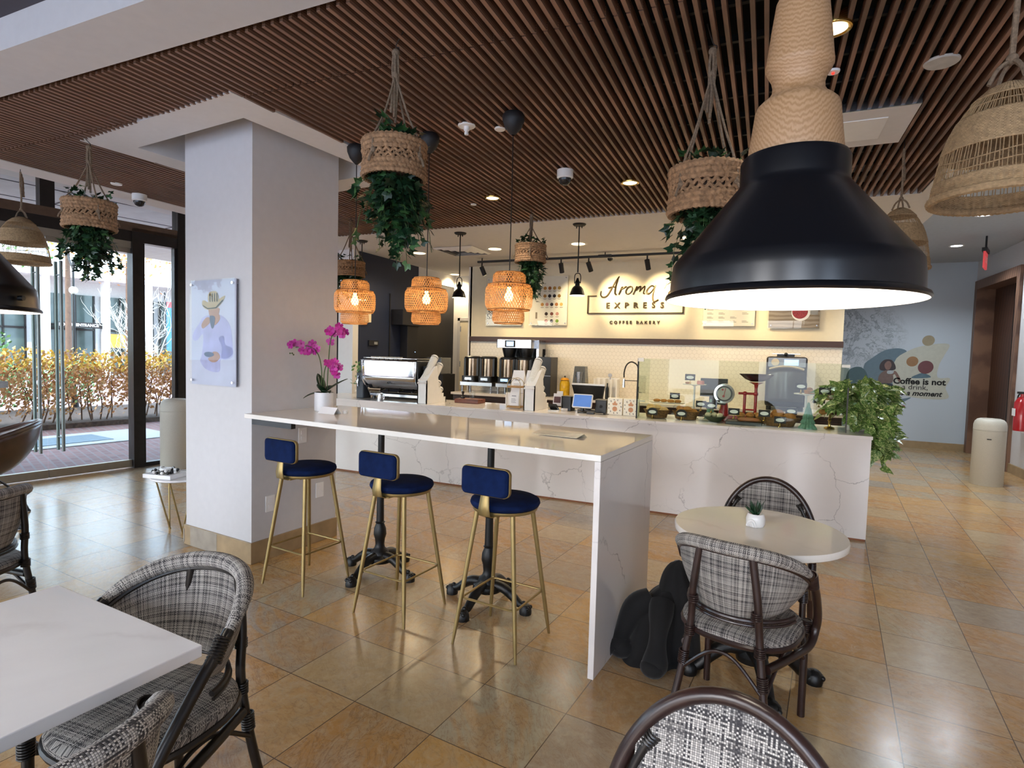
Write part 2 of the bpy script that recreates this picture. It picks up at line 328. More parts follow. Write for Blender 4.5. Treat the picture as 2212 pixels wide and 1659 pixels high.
# ------------------------------------------------------------------ mesh helpers
class MB:
    def __init__(s): s.v = []; s.f = []; s.uv = {}; s.mi = []; s.cur = 0
    def add(s, vs, fs, uvs=None):
        k = len(s.v); s.v += [tuple(p) for p in vs]
        for i, f in enumerate(fs):
            if uvs is not None: s.uv[len(s.f)] = uvs[i]
            s.f.append(tuple(k + j for j in f)); s.mi.append(s.cur)
        return s
    def box(s, x0, x1, y0, y1, z0, z1):
        v = [(x, y, z) for x in (x0, x1) for y in (y0, y1) for z in (z0, z1)]
        return s.add(v, [(0, 1, 3, 2), (4, 6, 7, 5), (0, 4, 5, 1), (2, 3, 7, 6), (0, 2, 6, 4), (1, 5, 7, 3)])
    def cbox(s, c, d, rz=0, rx=0, ry=0):
        m = Euler((rx, ry, rz)).to_matrix(); v = [Vector(c) + m @ Vector((x * d[0] / 2, y * d[1] / 2, z * d[2] / 2)) for x in (-1, 1) for y in (-1, 1) for z in (-1, 1)]
        return s.add(v, [(0, 1, 3, 2), (4, 6, 7, 5), (0, 4, 5, 1), (2, 3, 7, 6), (0, 2, 6, 4), (1, 5, 7, 3)])
    def rbox(s, c, d, r=.01, n=3, rz=0, rx=0):
        # box with rounded vertical corners
        pts = []
        for sx, sy, a0 in ((1, 1, 0), (-1, 1, pi/2), (-1, -1, pi), (1, -1, 3*pi/2)):
            for i in range(n + 1):
                a = a0 + i / n * pi / 2; pts.append((sx * (d[0]/2 - r) + r * cos(a), sy * (d[1]/2 - r) + r * sin(a)))
        m = Euler((rx, 0, rz)).to_matrix(); N = len(pts)
        v = [Vector(c) + m @ Vector((p[0], p[1], z)) for z in (-d[2]/2, d[2]/2) for p in pts]
        return s.add(v, [tuple(reversed(range(N))), tuple(range(N, 2*N))] + [(i, (i+1) % N, N + (i+1) % N, N + i) for i in range(N)])
    def prism(s, pts, z0, z1, M4=None):
        N = len(pts); v = [Vector((p[0], p[1], z)) for z in (z0, z1) for p in pts]
        if M4 is not None: v = [M4 @ p for p in v]
        return s.add(v, [tuple(reversed(range(N))), tuple(range(N, 2*N))] + [(i, (i+1) % N, N + (i+1) % N, N + i) for i in range(N)])
    def lathe(s, prof, n=32, c=(0, 0, 0), cap0=False, cap1=False, a0=0, a1=2*pi, fn=None, ell=(1, 1)):
        full = abs(a1 - a0 - 2*pi) < 1e-6; nn = n if full else n + 1
        v = []
        for (r, z) in prof:
            for i in range(nn):
                a = a0 + (a1 - a0) * i / n; rr = r + (fn(a, z) if fn else 0)
                v.append((c[0] + rr * cos(a) * ell[0], c[1] + rr * sin(a) * ell[1], c[2] + z))
        f = []; uv = []
        for j in range(len(prof) - 1):
            for i in range(n):
                i2 = (i + 1) % nn; f.append((j*nn + i, j*nn + i2, (j+1)*nn + i2, (j+1)*nn + i))
                u0 = (a0 + (a1-a0)*i/n) * prof[j][0]; u1 = (a0 + (a1-a0)*(i+1)/n) * prof[j][0]
                uv.append([(u0, prof[j][1]), (u1, prof[j][1]), (u1, prof[j+1][1]), (u0, prof[j+1][1])])
        if cap0: f.append(tuple(reversed(range(nn)))); uv.append([(v[k][0], v[k][1]) for k in f[-1]])
        if cap1: f.append(tuple(range((len(prof)-1)*nn, len(prof)*nn))); uv.append([(v[k][0], v[k][1]) for k in f[-1]])
        return s.add(v, f, uv)
    def cyl(s, p0, p1, r0, r1=None, n=12, cap=True):
        r1 = r0 if r1 is None else r1; p0 = Vector(p0); p1 = Vector(p1); d = p1 - p0
        q = d.to_track_quat('Z', 'Y'); v = []
        for p, r in ((p0, r0), (p1, r1)):
            for i in range(n): v.append(p + q @ Vector((r*cos(2*pi*i/n), r*sin(2*pi*i/n), 0)))
        f = [(i, (i+1) % n, n + (i+1) % n, n + i) for i in range(n)]
        if cap: f += [tuple(reversed(range(n))), tuple(range(n, 2*n))]
        return s.add(v, f)
    def tube(s, path, r, n=8, closed=False, uvs=None):
        P = [Vector(p) for p in path]; N = len(P); rr = r if isinstance(r, (list, tuple)) else [r] * N
        up = None; v = []; L = 0; lens = []
        for i in range(N):
            a = P[(i-1) % N] if (closed or i > 0) else P[i]; b = P[(i+1) % N] if (closed or i < N-1) else P[i]
            t = (b - a); t = t.normalized() if t.length > 1e-9 else Vector((0, 0, 1))
            if up is None: up = t.orthogonal().normalized()
            up = (up - t * up.dot(t)); up = up.normalized() if up.length > 1e-6 else t.orthogonal().normalized()
            w = t.cross(up)
            if i: L += (P[i] - P[i-1]).length
            lens.append(L)
            for k in range(n):
                an = 2*pi*k/n; v.append(P[i] + (up * cos(an) + w * sin(an)) * rr[i])
        f = []; uv = []
        for i in range(N if closed else N - 1):
            j = (i + 1) % N
            for k in range(n):
                k2 = (k+1) % n; f.append((i*n + k, i*n + k2, j*n + k2, j*n + k))
                c = 2*pi*rr[i]; lj = lens[j] if j > i else lens[i] + .01
                uv.append([(lens[i], c*k/n), (lens[i], c*(k+1)/n), (lj, c*(k+1)/n), (lj, c*k/n)])
        if not closed:
            f += [tuple(reversed(range(n))), tuple(range((N-1)*n, N*n))]; uv += [[(0, 0)] * n] * 2
        return s.add(v, f, uv)
    def ball(s, c, r, n=12, m=8, sc=(1, 1, 1), fn=None):
        v = []; f = []
        for j in range(1, m):
            for i in range(n):
                th = pi*j/m; ph = 2*pi*i/n; k = 1 + (fn(ph, th) if fn else 0)
                v.append((c[0] + r*k*sin(th)*cos(ph)*sc[0], c[1] + r*k*sin(th)*sin(ph)*sc[1], c[2] + r*k*cos(th)*sc[2]))
        v += [(c[0], c[1], c[2] + r*sc[2]), (c[0], c[1], c[2] - r*sc[2])]
        for j in range(m-2):
            for i in range(n): f.append((j*n+i, (j+1)*n+i, (j+1)*n+(i+1) % n, j*n+(i+1) % n))
        t = (m-1)*n
        for i in range(n): f += [(t, i, (i+1) % n), (t+1, (m-2)*n+(i+1) % n, (m-2)*n+i)]
        return s.add(v, f)
    def torus(s, c, R_, r, n=32, m=8, M3=None):
        path = [Vector((R_*cos(2*pi*i/n), R_*sin(2*pi*i/n), 0)) for i in range(n)]
        if M3 is not None: path = [M3 @ p for p in path]
        return s.tube([Vector(c) + p for p in path], r, m, True)
    def grid(s, fn, nu, nv, uvfn=None, both=None):
        v = [fn(i/nu, j/nv) for j in range(nv+1) for i in range(nu+1)]; f = []; uv = []
        for j in range(nv):
            for i in range(nu):
                k = j*(nu+1)+i; f.append((k, k+1, k+nu+2, k+nu+1))
                if uvfn: uv.append([uvfn(i/nu, j/nv), uvfn((i+1)/nu, j/nv), uvfn((i+1)/nu, (j+1)/nv), uvfn(i/nu, (j+1)/nv)])
        return s.add(v, f, uv if uvfn else None)
    def mesh(s, name, smooth=True, ang=40):
        me = bpy.data.meshes.new(name); me.from_pydata(s.v, [], s.f)
        if s.uv:
            ul = me.uv_layers.new(name='UVMap'); 
            for p in me.polygons:
                u = s.uv.get(p.index)
                if u:
                    for li, q in zip(p.loop_indices, u): ul.data[li].uv = q
        me.polygons.foreach_set('material_index', s.mi)
        me.polygons.foreach_set('use_smooth', [smooth] * len(me.polygons))
        me.update()
        if smooth:
            try: me.set_sharp_from_angle(angle=R(ang))
            except Exception: pass
        return me
def cr(pts, n=8, closed=False):
    # catmull-rom through points
    P = [Vector(p) for p in pts]; out = []; N = len(P)
    rng = range(N) if closed else range(N-1)
    for i in rng:
        a = P[(i-1) % N] if (closed or i > 0) else P[0]*2 - P[1]; b = P[i]; c = P[(i+1) % N]; d = P[(i+2) % N] if (closed or i < N-2) else P[-1]*2 - P[-2]
        for k in range(n):
            t = k/n; out.append(.5*((2*b) + (c-a)*t + (2*a-5*b+4*c-d)*t*t + (3*b-a-3*c+d)*t**3))
    if not closed: out.append(P[-1])
    return out

def obj(name, mb, mats, parent=None, loc=(0, 0, 0), rz=0, smooth=True, ang=40, solid=0, bevel=0, label=None):
    me = mb if isinstance(mb, bpy.types.Mesh) else mb.mesh(name, smooth, ang)
    o = bpy.data.objects.new(name, me); C.objects.link(o)
    for m in (mats if isinstance(mats, (list, tuple)) else [mats]):
        me.materials.append(M[m] if isinstance(m, str) else m)
    o.location = loc; o.rotation_euler = (0, 0, rz)
    if parent is not None: o.parent = parent
    if solid: q = o.modifiers.new('solid', 'SOLIDIFY'); q.thickness = solid; q.offset = 0
    if bevel: q = o.modifiers.new('bevel', 'BEVEL'); q.width = bevel; q.segments = 2; q.limit_method = 'ANGLE'; q.angle_limit = R(50)
    if label: o['label'] = label
    return o
def tag(o, label, cat, group=None, kind=None):
    o['label'] = label; o['category'] = cat
    if group: o['group'] = group
    if kind: o['kind'] = kind
    return o
def thing(name, label, cat, loc=(0, 0, 0), rz=0, group=None):
    o = bpy.data.objects.new(name, None); C.objects.link(o); o.location = loc; o.rotation_euler = (0, 0, rz); o.empty_display_size = .05
    return tag(o, label, cat, group)
def struct(name, mb, m, loc=(0, 0, 0), rz=0, parent=None, **k):
    o = obj(name, mb, m, parent, loc, rz, **k)
    if parent is None: o['kind'] = 'structure'
    return o
def dup(root, loc=None, rz=None, label=None, group=None):
    def cp(o, par):
        c = o.copy(); C.objects.link(c); c.parent = par
        for ch in [x for x in kids.get(o, [])]: cp(ch, c)
        return c
    kids = {}
    for x in bpy.data.objects:
        if x.parent: kids.setdefault(x.parent, []).append(x)
    r = cp(root, None)
    if loc is not None: r.location = loc
    if rz is not None: r.rotation_euler = (0, 0, rz)
    if label: r['label'] = label
    if group: r['group'] = group
    return r
def text_mesh(body, size, ext=.001, align='CENTER', shear=0, spacing=1.0, bold=0.0):
    c = bpy.data.curves.new('t', 'FONT'); c.body = body; c.size = size; c.extrude = ext; c.align_x = align; c.align_y = 'CENTER'
    c.shear = shear; c.space_character = spacing; c.offset = bold; c.resolution_u = 3
    o = bpy.data.objects.new('t', c); me = bpy.data.meshes.new_from_object(o)
    bpy.data.objects.remove(o); bpy.data.curves.remove(c); return me
def put_text(name, body, size, mat, parent, loc, rot=(pi/2, 0, 0), **k):
    me = text_mesh(body, size, **k); me.name = name; me.materials.clear(); me.materials.append(M[mat])
    o = bpy.data.objects.new(name, me); C.objects.link(o); o.location = loc; o.rotation_euler = rot
    if parent is not None: o.parent = parent
    return o
BA = R(-5.46); CO = Vector((-3.22, 2.838, 0))            # the column, bar and floor tiles are turned by 5.46 degrees from the counter
bX = Vector((cos(BA), sin(BA), 0)); bY = Vector((-sin(BA), cos(BA), 0))
def b2(x, y, z=0): p = CO + bX * x + bY * y; return Vector((p.x, p.y, z))

# ------------------------------------------------------------------ room: floor, ceiling, walls
m = MB(); m.box(-13, 12, -9, 16, -.1, 0)
fo = struct('floor', m, 'floor', loc=b2(.93 - .407 * 10, -.76 - .407 * 10), rz=BA, smooth=False)
me = fo.data; 
# trim the floor to the room outline: clip against the glass wall line and outer walls
import bmesh
GP = Vector((-7.256, 3.205, 0)); GD = Vector((.171, .985, 0)).normalized(); GN = Vector((-GD.y, GD.x, 0))
def gw(t, z=0, off=0): p = GP + GD * t + GN * off; return Vector((p.x, p.y, z))
def bis(o, pt, no):
    bm = bmesh.new(); bm.from_mesh(o.data); mi = o.matrix_world.inverted() if o.parent is None else o.matrix_world.inverted()
    mw = Matrix.Translation(o.location) @ o.rotation_euler.to_matrix().to_4x4(); mi = mw.inverted()
    p = mi @ Vector(pt); n_ = (mi.to_3x3() @ Vector(no)).normalized()
    bmesh.ops.bisect_plane(bm, geom=bm.verts[:] + bm.edges[:] + bm.faces[:], plane_co=p, plane_no=n_, clear_outer=True)
    ed = [e for e in bm.edges if e.is_boundary]
    bmesh.ops.holes_fill(bm, edges=ed)
    bm.to_mesh(o.data); bm.free()
bis(fo, gw(0, 0, .06), GN); bis(fo, (0, -2.6, 0), (0, -1, 0)); bis(fo, (3.6, 0, 0), (1, 0, 0)); bis(fo, (0, 12.6, 0), (0, 1, 0))

ZC = 2.93
# column with stone skirting, soffit ring round its head
m = MB(); m.box(-.77, 0, 0, .764, 0, 3.35)
col = struct('column', m, 'wall', loc=CO, rz=BA, smooth=False)
col['label'] = 'square white painted column with bar table butting against its right side'
m = MB()
m.box(-.785, .012, -.012, .776, 0, .152)
struct('baseboard_column', m, 'stonebase', loc=CO, rz=BA, smooth=False, bevel=.003)
m = MB(); m.box(-.70, -.375, -.0135, -.005, .002, .150); m.cbox((-.78, -.0, .07), (.012, .03, .1))
struct('baseboard_column_tile', m, 'stonegrey', loc=CO, rz=BA, smooth=False)
m = MB(); a, b_, c_, d = -1.23, .467, -.477, 1.235; i0, i1, j0, j1 = -.99, .212, -.215, .98
for (x0, x1, y0, y1) in ((a, b_, c_, j0), (a, b_, j1, d), (a, i0, j0, j1), (i1, b_, j0, j1)): m.box(x0, x1, y0, y1, ZC + .004, 3.30)
struct('ceiling_soffit_ring', m, 'ceil2', loc=CO, rz=BA, smooth=False)
m = MB(); m.box(i0, i1, j0, j1, 3.30, 3.34); struct('ceiling_recess', m, 'hallceil', loc=CO, rz=BA, smooth=False)
# slatted walnut ceiling
m = MB(); m2 = MB()
P4 = [CO + bX * x + bY * y for x, y in ((a, c_), (b_, c_), (b_, d), (a, d))]
def clip(x):
    ys = []
    for i in range(4):
        p, q = P4[i], P4[(i+1) % 4]
        if (p.x - x) * (q.x - x) < 0: ys.append(p.y + (q.y - p.y) * (x - p.x) / (q.x - p.x))
    return (min(ys), max(ys)) if len(ys) == 2 else None
x = -5.535
k = 0
while x < 1.095:
    for (y0, y1) in ((1.905, 2.380), (2.392, 4.835), (4.845, 5.715)):
        segs = [(y0, y1)]; cc = clip(x)
        if cc:
            ns = []
            for s0, s1 in segs:
                if cc[1] <= s0 or cc[0] >= s1: ns.append((s0, s1)); continue
                if cc[0] > s0: ns.append((s0, cc[0] + .004))
                if cc[1] < s1: ns.append((cc[1] - .004, s1))
            segs = ns
        for s0, s1 in segs:
            if s1 - s0 < .02: continue
            m.cur = 0; m.box(x - .009, x + .009, s0, s1, ZC, ZC + .052)
    x += .0521; k += 1
struct('ceiling_slats', m, ['slat'], smooth=False)
m = MB(); yy = 1.98
while yy < 5.68:
    xs = []
    for i in range(4):
        p, q = P4[i], P4[(i+1) % 4]
        if (p.y - yy) * (q.y - yy) < 0: xs.append(p.x + (q.x - p.x) * (yy - p.y) / (q.y - p.y))
    if len(xs) == 2: m.box(-5.55, min(xs) - .03, yy, yy + .022, ZC + .056, ZC + .088); m.box(max(xs) + .03, 1.09, yy, yy + .022, ZC + .056, ZC + .088)
    else: m.box(-5.55, 1.09, yy, yy + .022, ZC + .056, ZC + .088)
    yy += .298
bx_ = struct('ceiling_rails', m, 'blackmatte', smooth=False)
m = MB(); m.box(-5.56, 1.105, 1.88, 5.70, 3.22, 3.25); m.box(-5.56, 1.105, 1.875, 1.885, ZC + .01, 3.22); m.box(-5.562, -5.552, 1.88, 5.7, ZC + .01, 3.22); m.box(1.095, 1.105, 1.88, 5.7, ZC + .01, 3.22)
struct('ceiling_plenum', m, 'void', smooth=False)
# plain ceilings
m = MB(); m.box(-5.83, 1.366, 5.72, 8.38, ZC, 3.3); m.box(-5.83, -4.4, 8.38, 9.4, ZC, 3.3)
m.box(1.105, 1.366, 1.88, 5.72, ZC, 3.3); m.box(-5.83, -5.562, 1.88, 5.72, ZC, 3.3)
struct('ceiling', m, 'ceil2', smooth=False)
m = MB(); m.box(-9, 3.3, 1.58, 1.872, ZC, 3.4); struct('ceiling_beam', m, 'ceil', smooth=False)
m = MB(); m.box(-9, 3.3, -2.8, 1.58, 3.085, 3.2); struct('ceiling_front', m, 'darkceil', smooth=False)
m = MB(); m.box(1.366, 3.5, 1.872, 12.6, 3.33, 3.42); m.box(-4.4, 1.38, 8.5, 12.6, 3.33, 3.42); struct('ceiling_hall', m, 'hallceil', smooth=False)
m = MB(); m.box(-7.6, -5.83, 1.872, 9.4, 3.30, 3.36); struct('ceiling_left_pocket', m, 'ceil2', smooth=False)
m = MB(); m.box(-9, 3.6, -2.8, 12.7, 3.42, 3.55); struct('ceiling_roof_slab', m, 'concrete', smooth=False)

# back wall of the serving area, with hexagon tiles and a dark trim
m = MB(); m.box(-4.53, .88, 8.38, 8.52, 0, 2.95); struct('wall_back', m, 'cream', smooth=False)
m = MB(); m.box(-4.50, .875, 8.368, 8.382, .88, 1.71); struct('wall_back_tiles', m, make_hex(), smooth=False)
m = MB(); m.box(-4.51, .885, 8.335, 8.382, 1.706, 1.785); struct('trim_back', m, 'brownwood', smooth=False, bevel=.003)
m = MB(); m.box(.86, 1.366, 8.385, 8.52, 2.93, 3.34); struct('wall_back_upper', m, 'cream', smooth=False)
m = MB(); m.box(.745, .88, 8.5, 12.5, 0, 3.34); struct('wall_hall_left', m, 'wall', smooth=False)
# corner with the grey service door
m = MB(); m.box(-5.5, -4.4, 9.35, 9.45, 0, 2.95); m.box(-4.56, -4.50, 8.38, 9.4, 0, 2.95); struct('wall_service', m, 'ceil2', smooth=False)
m = MB(); m.box(-5.30, -5.245, 9.325, 9.352, 0, 2.16); m.box(-5.30, -4.56, 9.325, 9.352, 2.10, 2.16)
struct('trim_service_door', m, 'wall', smooth=False, bevel=.004)
d1 = obj('door_2', MB().box(-5.245, -4.56, 9.335, 9.352, 0.02, 2.10), 'cream', smooth=False); d1['kind'] = 'structure'
for zz in (.45, 1.3, 1.95):
    obj('hinge', MB().cyl((-5.232, 9.33, zz - .05), (-5.232, 9.33, zz + .05), .008), 'steel', d1)
# navy side wall
m = MB(); m.box(-5.55, -5.40, 6.62, 8.15, 0, ZC + .01); struct('wall_left_navy', m, 'navy', smooth=False)
m = MB(); m.box(-5.55, -5.40, 8.15, 9.36, 0, 2.72); struct('wall_left_cupboards', m, 'nearblack', smooth=False)
m = MB(); m.box(-5.55, -5.39, 8.15, 9.36, 2.72, ZC + .01); struct('wall_left_bulkhead', m, 'ceil2', smooth=False)
m = MB(); m.box(-5.66, -5.40, 6.50, 6.62, 0, ZC + .01); struct('trim_left_pilaster', m, 'ceil2', smooth=False)
m = MB(); m.box(-5.40, -5.385, 7.35, 7.37, 0, 2.4); struct('trim_navy_joint', m, 'nearblack', smooth=False)
# right hall: mural wall and right wall with a lift doorway
def make_mural():
    n = NT('mural_wall_print'); v = n.coord(kind='Object'); w = n.noise(v, 1.6, 5, .6)
    ad = n.new('VectorMath', operation='ADD'); s_ = n.new('VectorMath', operation='SCALE'); s_.inputs[3].default_value = 1.3
    n.L(w.outputs['Color'], s_.inputs[0]); n.L(v, ad.inputs[0]); n.L(s_.outputs[0], ad.inputs[1])
    vn = n.noise(ad.outputs[0], .9, 5, .55, 1.8)
    ln = n.math('SUBTRACT', 1.0, n.math('MINIMUM', n.math('MULTIPLY', n.math('ABSOLUTE', n.math('SUBTRACT', vn.outputs[0], .5)), 30.0), 1.0))
    vn2 = n.noise(ad.outputs[0], 1.5, 5, .55, 2.2)
    ln2 = n.math('SUBTRACT', 1.0, n.math('MINIMUM', n.math('MULTIPLY', n.math('ABSOLUTE', n.math('SUBTRACT', vn2.outputs[0], .47)), 40.0), 1.0))
    sp = n.new('SeparateXYZ'); n.L(v, sp.inputs[0])
    # printed marble figure fills the left upper part of the print: x below ~2.4, z 1.3..2.7
    dx = n.math('DIVIDE', n.math('SUBTRACT', sp.outputs[0], 1.35), 1.0); dz = n.math('DIVIDE', n.math('SUBTRACT', sp.outputs[2], 2.05), .72)
    rr = n.math('ADD', n.math('MULTIPLY', dx, dx), n.math('MULTIPLY', dz, dz))
    g = n.math('SUBTRACT', 1.0, n.math('MINIMUM', n.math('MULTIPLY', rr, rr), 1.0))
    f = n.math('MULTIPLY', n.math('MAXIMUM', ln, ln2), n.math('MULTIPLY', g, .75))
    c = n.mix(n.math('MULTIPLY', g, .35), lin('#bcc6cf'), lin('#a9b1b8')); c = n.mix(f, c, lin('#5c666f'))
    n.set(Base_Color=c, Roughness=.35); return n.m
m = MB(); m.box(.88, 3.32, 12.40, 12.55, 0, 3.34); struct('wall_mural', m, make_mural(), smooth=False)
m = MB(); m.box(.88, 3.28, 12.375, 12.402, 0, .13); struct('baseboard_mural', m, 'stonebase', smooth=False)
m = MB()
m.box(3.28, 3.42, 12.32, 12.55, 0, 3.34); m.box(3.28, 3.42, -2.7, 10.48, 0, 3.34); m.box(3.28, 3.42, 10.48, 12.32, 2.9, 3.34)
struct('wall_right', m, 'wall', smooth=False)
m = MB(); m.box(3.24, 3.55, 12.22, 12.34, 0, 2.98); m.box(3.24, 3.55, 10.40, 10.52, 0, 2.98); m.box(3.24, 3.55, 10.52, 12.22, 2.83, 2.98)
struct('trim_right_doorway', m, 'casing', smooth=False, bevel=.004)
m = MB(); m.box(3.50, 3.56, 10.5, 12.24, 0, 2.86); dr = struct('door_3', m, 'doorwood', smooth=False)
m = MB(); m.box(3.492, 3.505, 11.36, 11.372, 0.01, 2.83); obj('centre_joint', m, 'black', dr, smooth=False)
m = MB(); m.box(3.255, 3.282, -2.6, 10.40, 0, .13); struct('baseboard_right', m, 'stonebase', smooth=False)
# unseen front window wall behind camera; piers added and widened to cut daylight
m = MB()
for xx in (-9.0, -7.0, -5.0, -3.0, -1.0, 1.0, 2.9): m.box(xx, xx + .85, -2.80, -2.62, 0, 3.09)
m.box(-9, 3.3, -2.80, -2.62, 0, .35); m.box(-9, 3.3, -2.80, -2.62, 2.75, 3.09)
struct('wall_front_piers', m, 'wall', smooth=False)

# ------------------------------------------------------------------ left glass front with doors
GA = atan2(GD.y, GD.x)
gl = lambda mb, name, mat, **k: struct(name, mb, mat, loc=GP, rz=GA, smooth=False, **k)      # local x runs along the wall, y = outwards
m = MB(); m.box(-6.0, 4.5, -.06, .08, 2.86, 2.96); gl(m, 'trim_header_upper', 'bronze2')
m = MB(); m.box(-6.0, 1.24, -.05, .07, 2.735, 2.86); m.box(1.24, 4.5, -.06, .07, 2.735, 2.90); gl(m, 'trim_header', 'bronze')
m = MB(); m.box(-1.0, 1.235, -.045, .06, 2.655, 2.74); gl(m, 'trim_door_header', 'rail')
m = MB()
m.box(.36, .49, -.06, .06, 2.96, 3.3); m.box(1.76, 1.87, -.07, .08, 0, 3.3); m.box(3.0, 3.1, -.07, .08, 0, 3.3); m.box(4.2, 4.5, -.07, .08, 0, 3.3); m.box(-1.05, -.92, -.07, .08, 0, 3.3); m.box(-3.5, -3.4, -.07, .08, 0, 3.3)
m.box(1.24, 1.355, -.07, .08, 0, 2.74); m.box(1.355, 1.76, -.05, .05, 0, .05); m.box(1.87, 3.0, -.05, .05, 0, .05); m.box(3.1, 4.2, -.05, .05, 0, .05); m.box(-6, -1.05, -.05, .05, 0, .05)
m.box(1.355, 1.385, -.04, .04, .05, 2.735); m.box(1.73, 1.76, -.04, .04, .05, 2.735)
gl(m, 'window_1_frame', 'bronze')
m = MB(); m.box(1.385, 1.73, -.005, .005, .05, 2.735); m.box(1.87, 3.0, -.005, .005, .05, 2.735); m.box(3.1, 4.2, -.005, .005, .05, 2.735); m.box(-6, -1.05, -.005, .005, .05, 2.735)
m.box(-6, .36, -.005, .005, 2.96, 3.3); m.box(.49, 1.76, -.005, .005, 2.96, 3.3); m.box(1.87, 4.2, -.005, .005, 2.96, 3.3)
gl(m, 'window_1', 'glass')
HANDLE = simple('dull_steel_handle', '#7d8482', .45, .7, var=.05)
def glass_door(x0, x1, pull, name):
    d_ = gl(MB().box(x0 + .004, x1 - .004, -.007, .007, .095, 2.66), name, 'glass')
    obj('bottom_rail', MB().box(x0 + .004, x1 - .004, -.025, .025, .012, .10), 'rail', d_, smooth=False)
    obj('top_rail', MB().box(x0 + .004, x1 - .004, -.022, .022, 2.60, 2.66), 'rail', d_, smooth=False)
    for s_ in (-1, 1):
        mm = MB(); mm.cyl((pull, s_ * .075, .30), (pull, s_ * .075, 2.40), .017, n=14)
        for zz in (.45, 2.25): mm.cyl((pull, 0, zz), (pull, s_ * .075, zz), .009)
        obj('pull_handle', mm, HANDLE, d_)
    return d_
glass_door(-.92, .41, .325, 'door_1'); glass_door(.41, 1.24, .53, 'door_1')
m = MB(); m.box(.0, .08, -.012, -.006, 1.02, 1.09); gl(m, 'trim_door_lock', 'steel')

# lamps of the room itself
for (x_, y_, zz, p) in ((-1.076, 4.66, ZC, 34), (-2.342, 4.714, ZC, 34), (.192, 2.804, ZC, 20)):
    t = thing('recessed_downlight', 'x', 'ceiling light', (x_, y_, zz), 0, 'warm downlights between the slats')
    mm = MB(); mm.lathe([(.056, -.006), (.064, -.010), (.072, -.008), (.074, -.001), (.070, .05)], 32); obj('trim_ring', mm, 'brass', t)
    mm = MB(); mm.lathe([(.0005, -.004), (.057, -.004)], 28); obj('lens', mm, 'lens', t)
    lamp('downlight_lamp', 'SPOT', (x_, y_, zz - .02), p, WARM2, .05, (x_, y_, 0), 125, .6)
    t['label'] = {-1.076: 'lit downlight in the slats right of the white dome camera', -2.342: 'lit downlight in the slats over the ivy basket nearest the menu boards', .192: 'lit downlight in the slats behind the big wooden neck of the black pendant'}[x_]
lab = {-4.648: 'round lit downlight in the white ceiling beside the navy wall', -3.437: 'round lit downlight in the white ceiling left of the track light bar', -2.249: 'round lit downlight in the white ceiling behind the black pendant rod', -5.25: 'farthest round lit downlight, in the corner by the grey door', -.9: 'round lit downlight in the white ceiling near the sign, behind the hanging basket'}
for (x_, y_) in ((-4.648, 7.026), (-3.437, 7.027), (-2.249, 6.998), (-5.25, 9.12), (-.9, 7.0), (.4, 7.0)):
    t = thing('ceiling_downlight', lab.get(x_, 'round lit downlight in the white ceiling behind the big black pendant shade'), 'ceiling light', (x_, y_, ZC), 0, 'round downlights in the white ceiling')
    mm = MB(); mm.lathe([(.085, .0), (.11, -.006), (.115, .0)], 32); obj('trim_ring', mm, 'white', t)
    mm = MB(); mm.lathe([(.0005, -.002), (.086, -.002)], 28); obj('lens', mm, 'lens', t)
    lamp('bar_downlight_lamp', 'SPOT', (x_, y_, ZC - .03), 75, WARM, .08, (x_, y_, 0), 150, .7)
hl = ((1.60, 7.9, 'hall downlight nearest the rattan lampshade'), (2.30, 8.6, 'hall downlight in front of the exit sign'), (2.55, 10.7, 'farthest hall downlight, over the lift doorway'))
for x_, y_, lb in hl:
    t = thing('hall_downlight', 'bright cool white ' + lb, 'ceiling light', (x_, y_, 3.33), 0, 'cool downlights in the hall ceiling')
    mm = MB(); mm.lathe([(.07, .0), (.095, -.006), (.10, .0)], 28); obj('trim_ring', mm, 'white', t)
    mm = MB(); mm.lathe([(.0005, -.002), (.071, -.002)], 24); obj('lens', mm, 'lenscool', t)
    lamp('hall_lamp', 'SPOT', (x_, y_, 3.30), 120, COOL, .06, (x_, y_, 0), 140, .6)

# ------------------------------------------------------------------ outside
o_ = MB(); o_.box(-60, -6.0, -30, 50, -.12, -.02); g_ = struct('ground_paving', o_, 'brick', smooth=False); bis(g_, gw(0, 0, .07), -GN)
m = MB(); m.box(-12, -6, -12, 9, 3.32, 3.42); cn = struct('trim_canopy', m, 'canopy', smooth=False); bis(cn, gw(0, 0, .12), -GN)
m = MB()
for i in range(9): m.cbox((gw(-5 + i * 1.5, 3.318, 1.6)), (3.2, .02, .006), rz=GA + pi/2)
for i in range(3): m.cbox((gw(1, 3.318, .7 + i * .9)), (14, .02, .006), rz=GA)
struct('trim_canopy_joints', m, 'darkceil', smooth=False)
m = MB(); m.cbox(gw(1.6, -.012, 2.9), (2.6, 1.3, .012), rz=GA + .02); struct('path_slab', m, 'concrete', smooth=False)
m = MB(); m.cbox(gw(1.25, -.004, 2.85), (1.5, .75, .012), rz=GA + .05)
t = obj('floor_grate', m, simple('blue_grey_grate', '#7f95a3', .6, .3, var=.1), smooth=False); tag(t, 'blue grey metal ground grate set in the pale slab beyond the glass doors', 'grate')
m = MB(); m.cbox(gw(4.0, .02, 5.9), (16, 3.0, .10), rz=GA); t = struct('ground_planting_bed', m, 'soil', smooth=False)

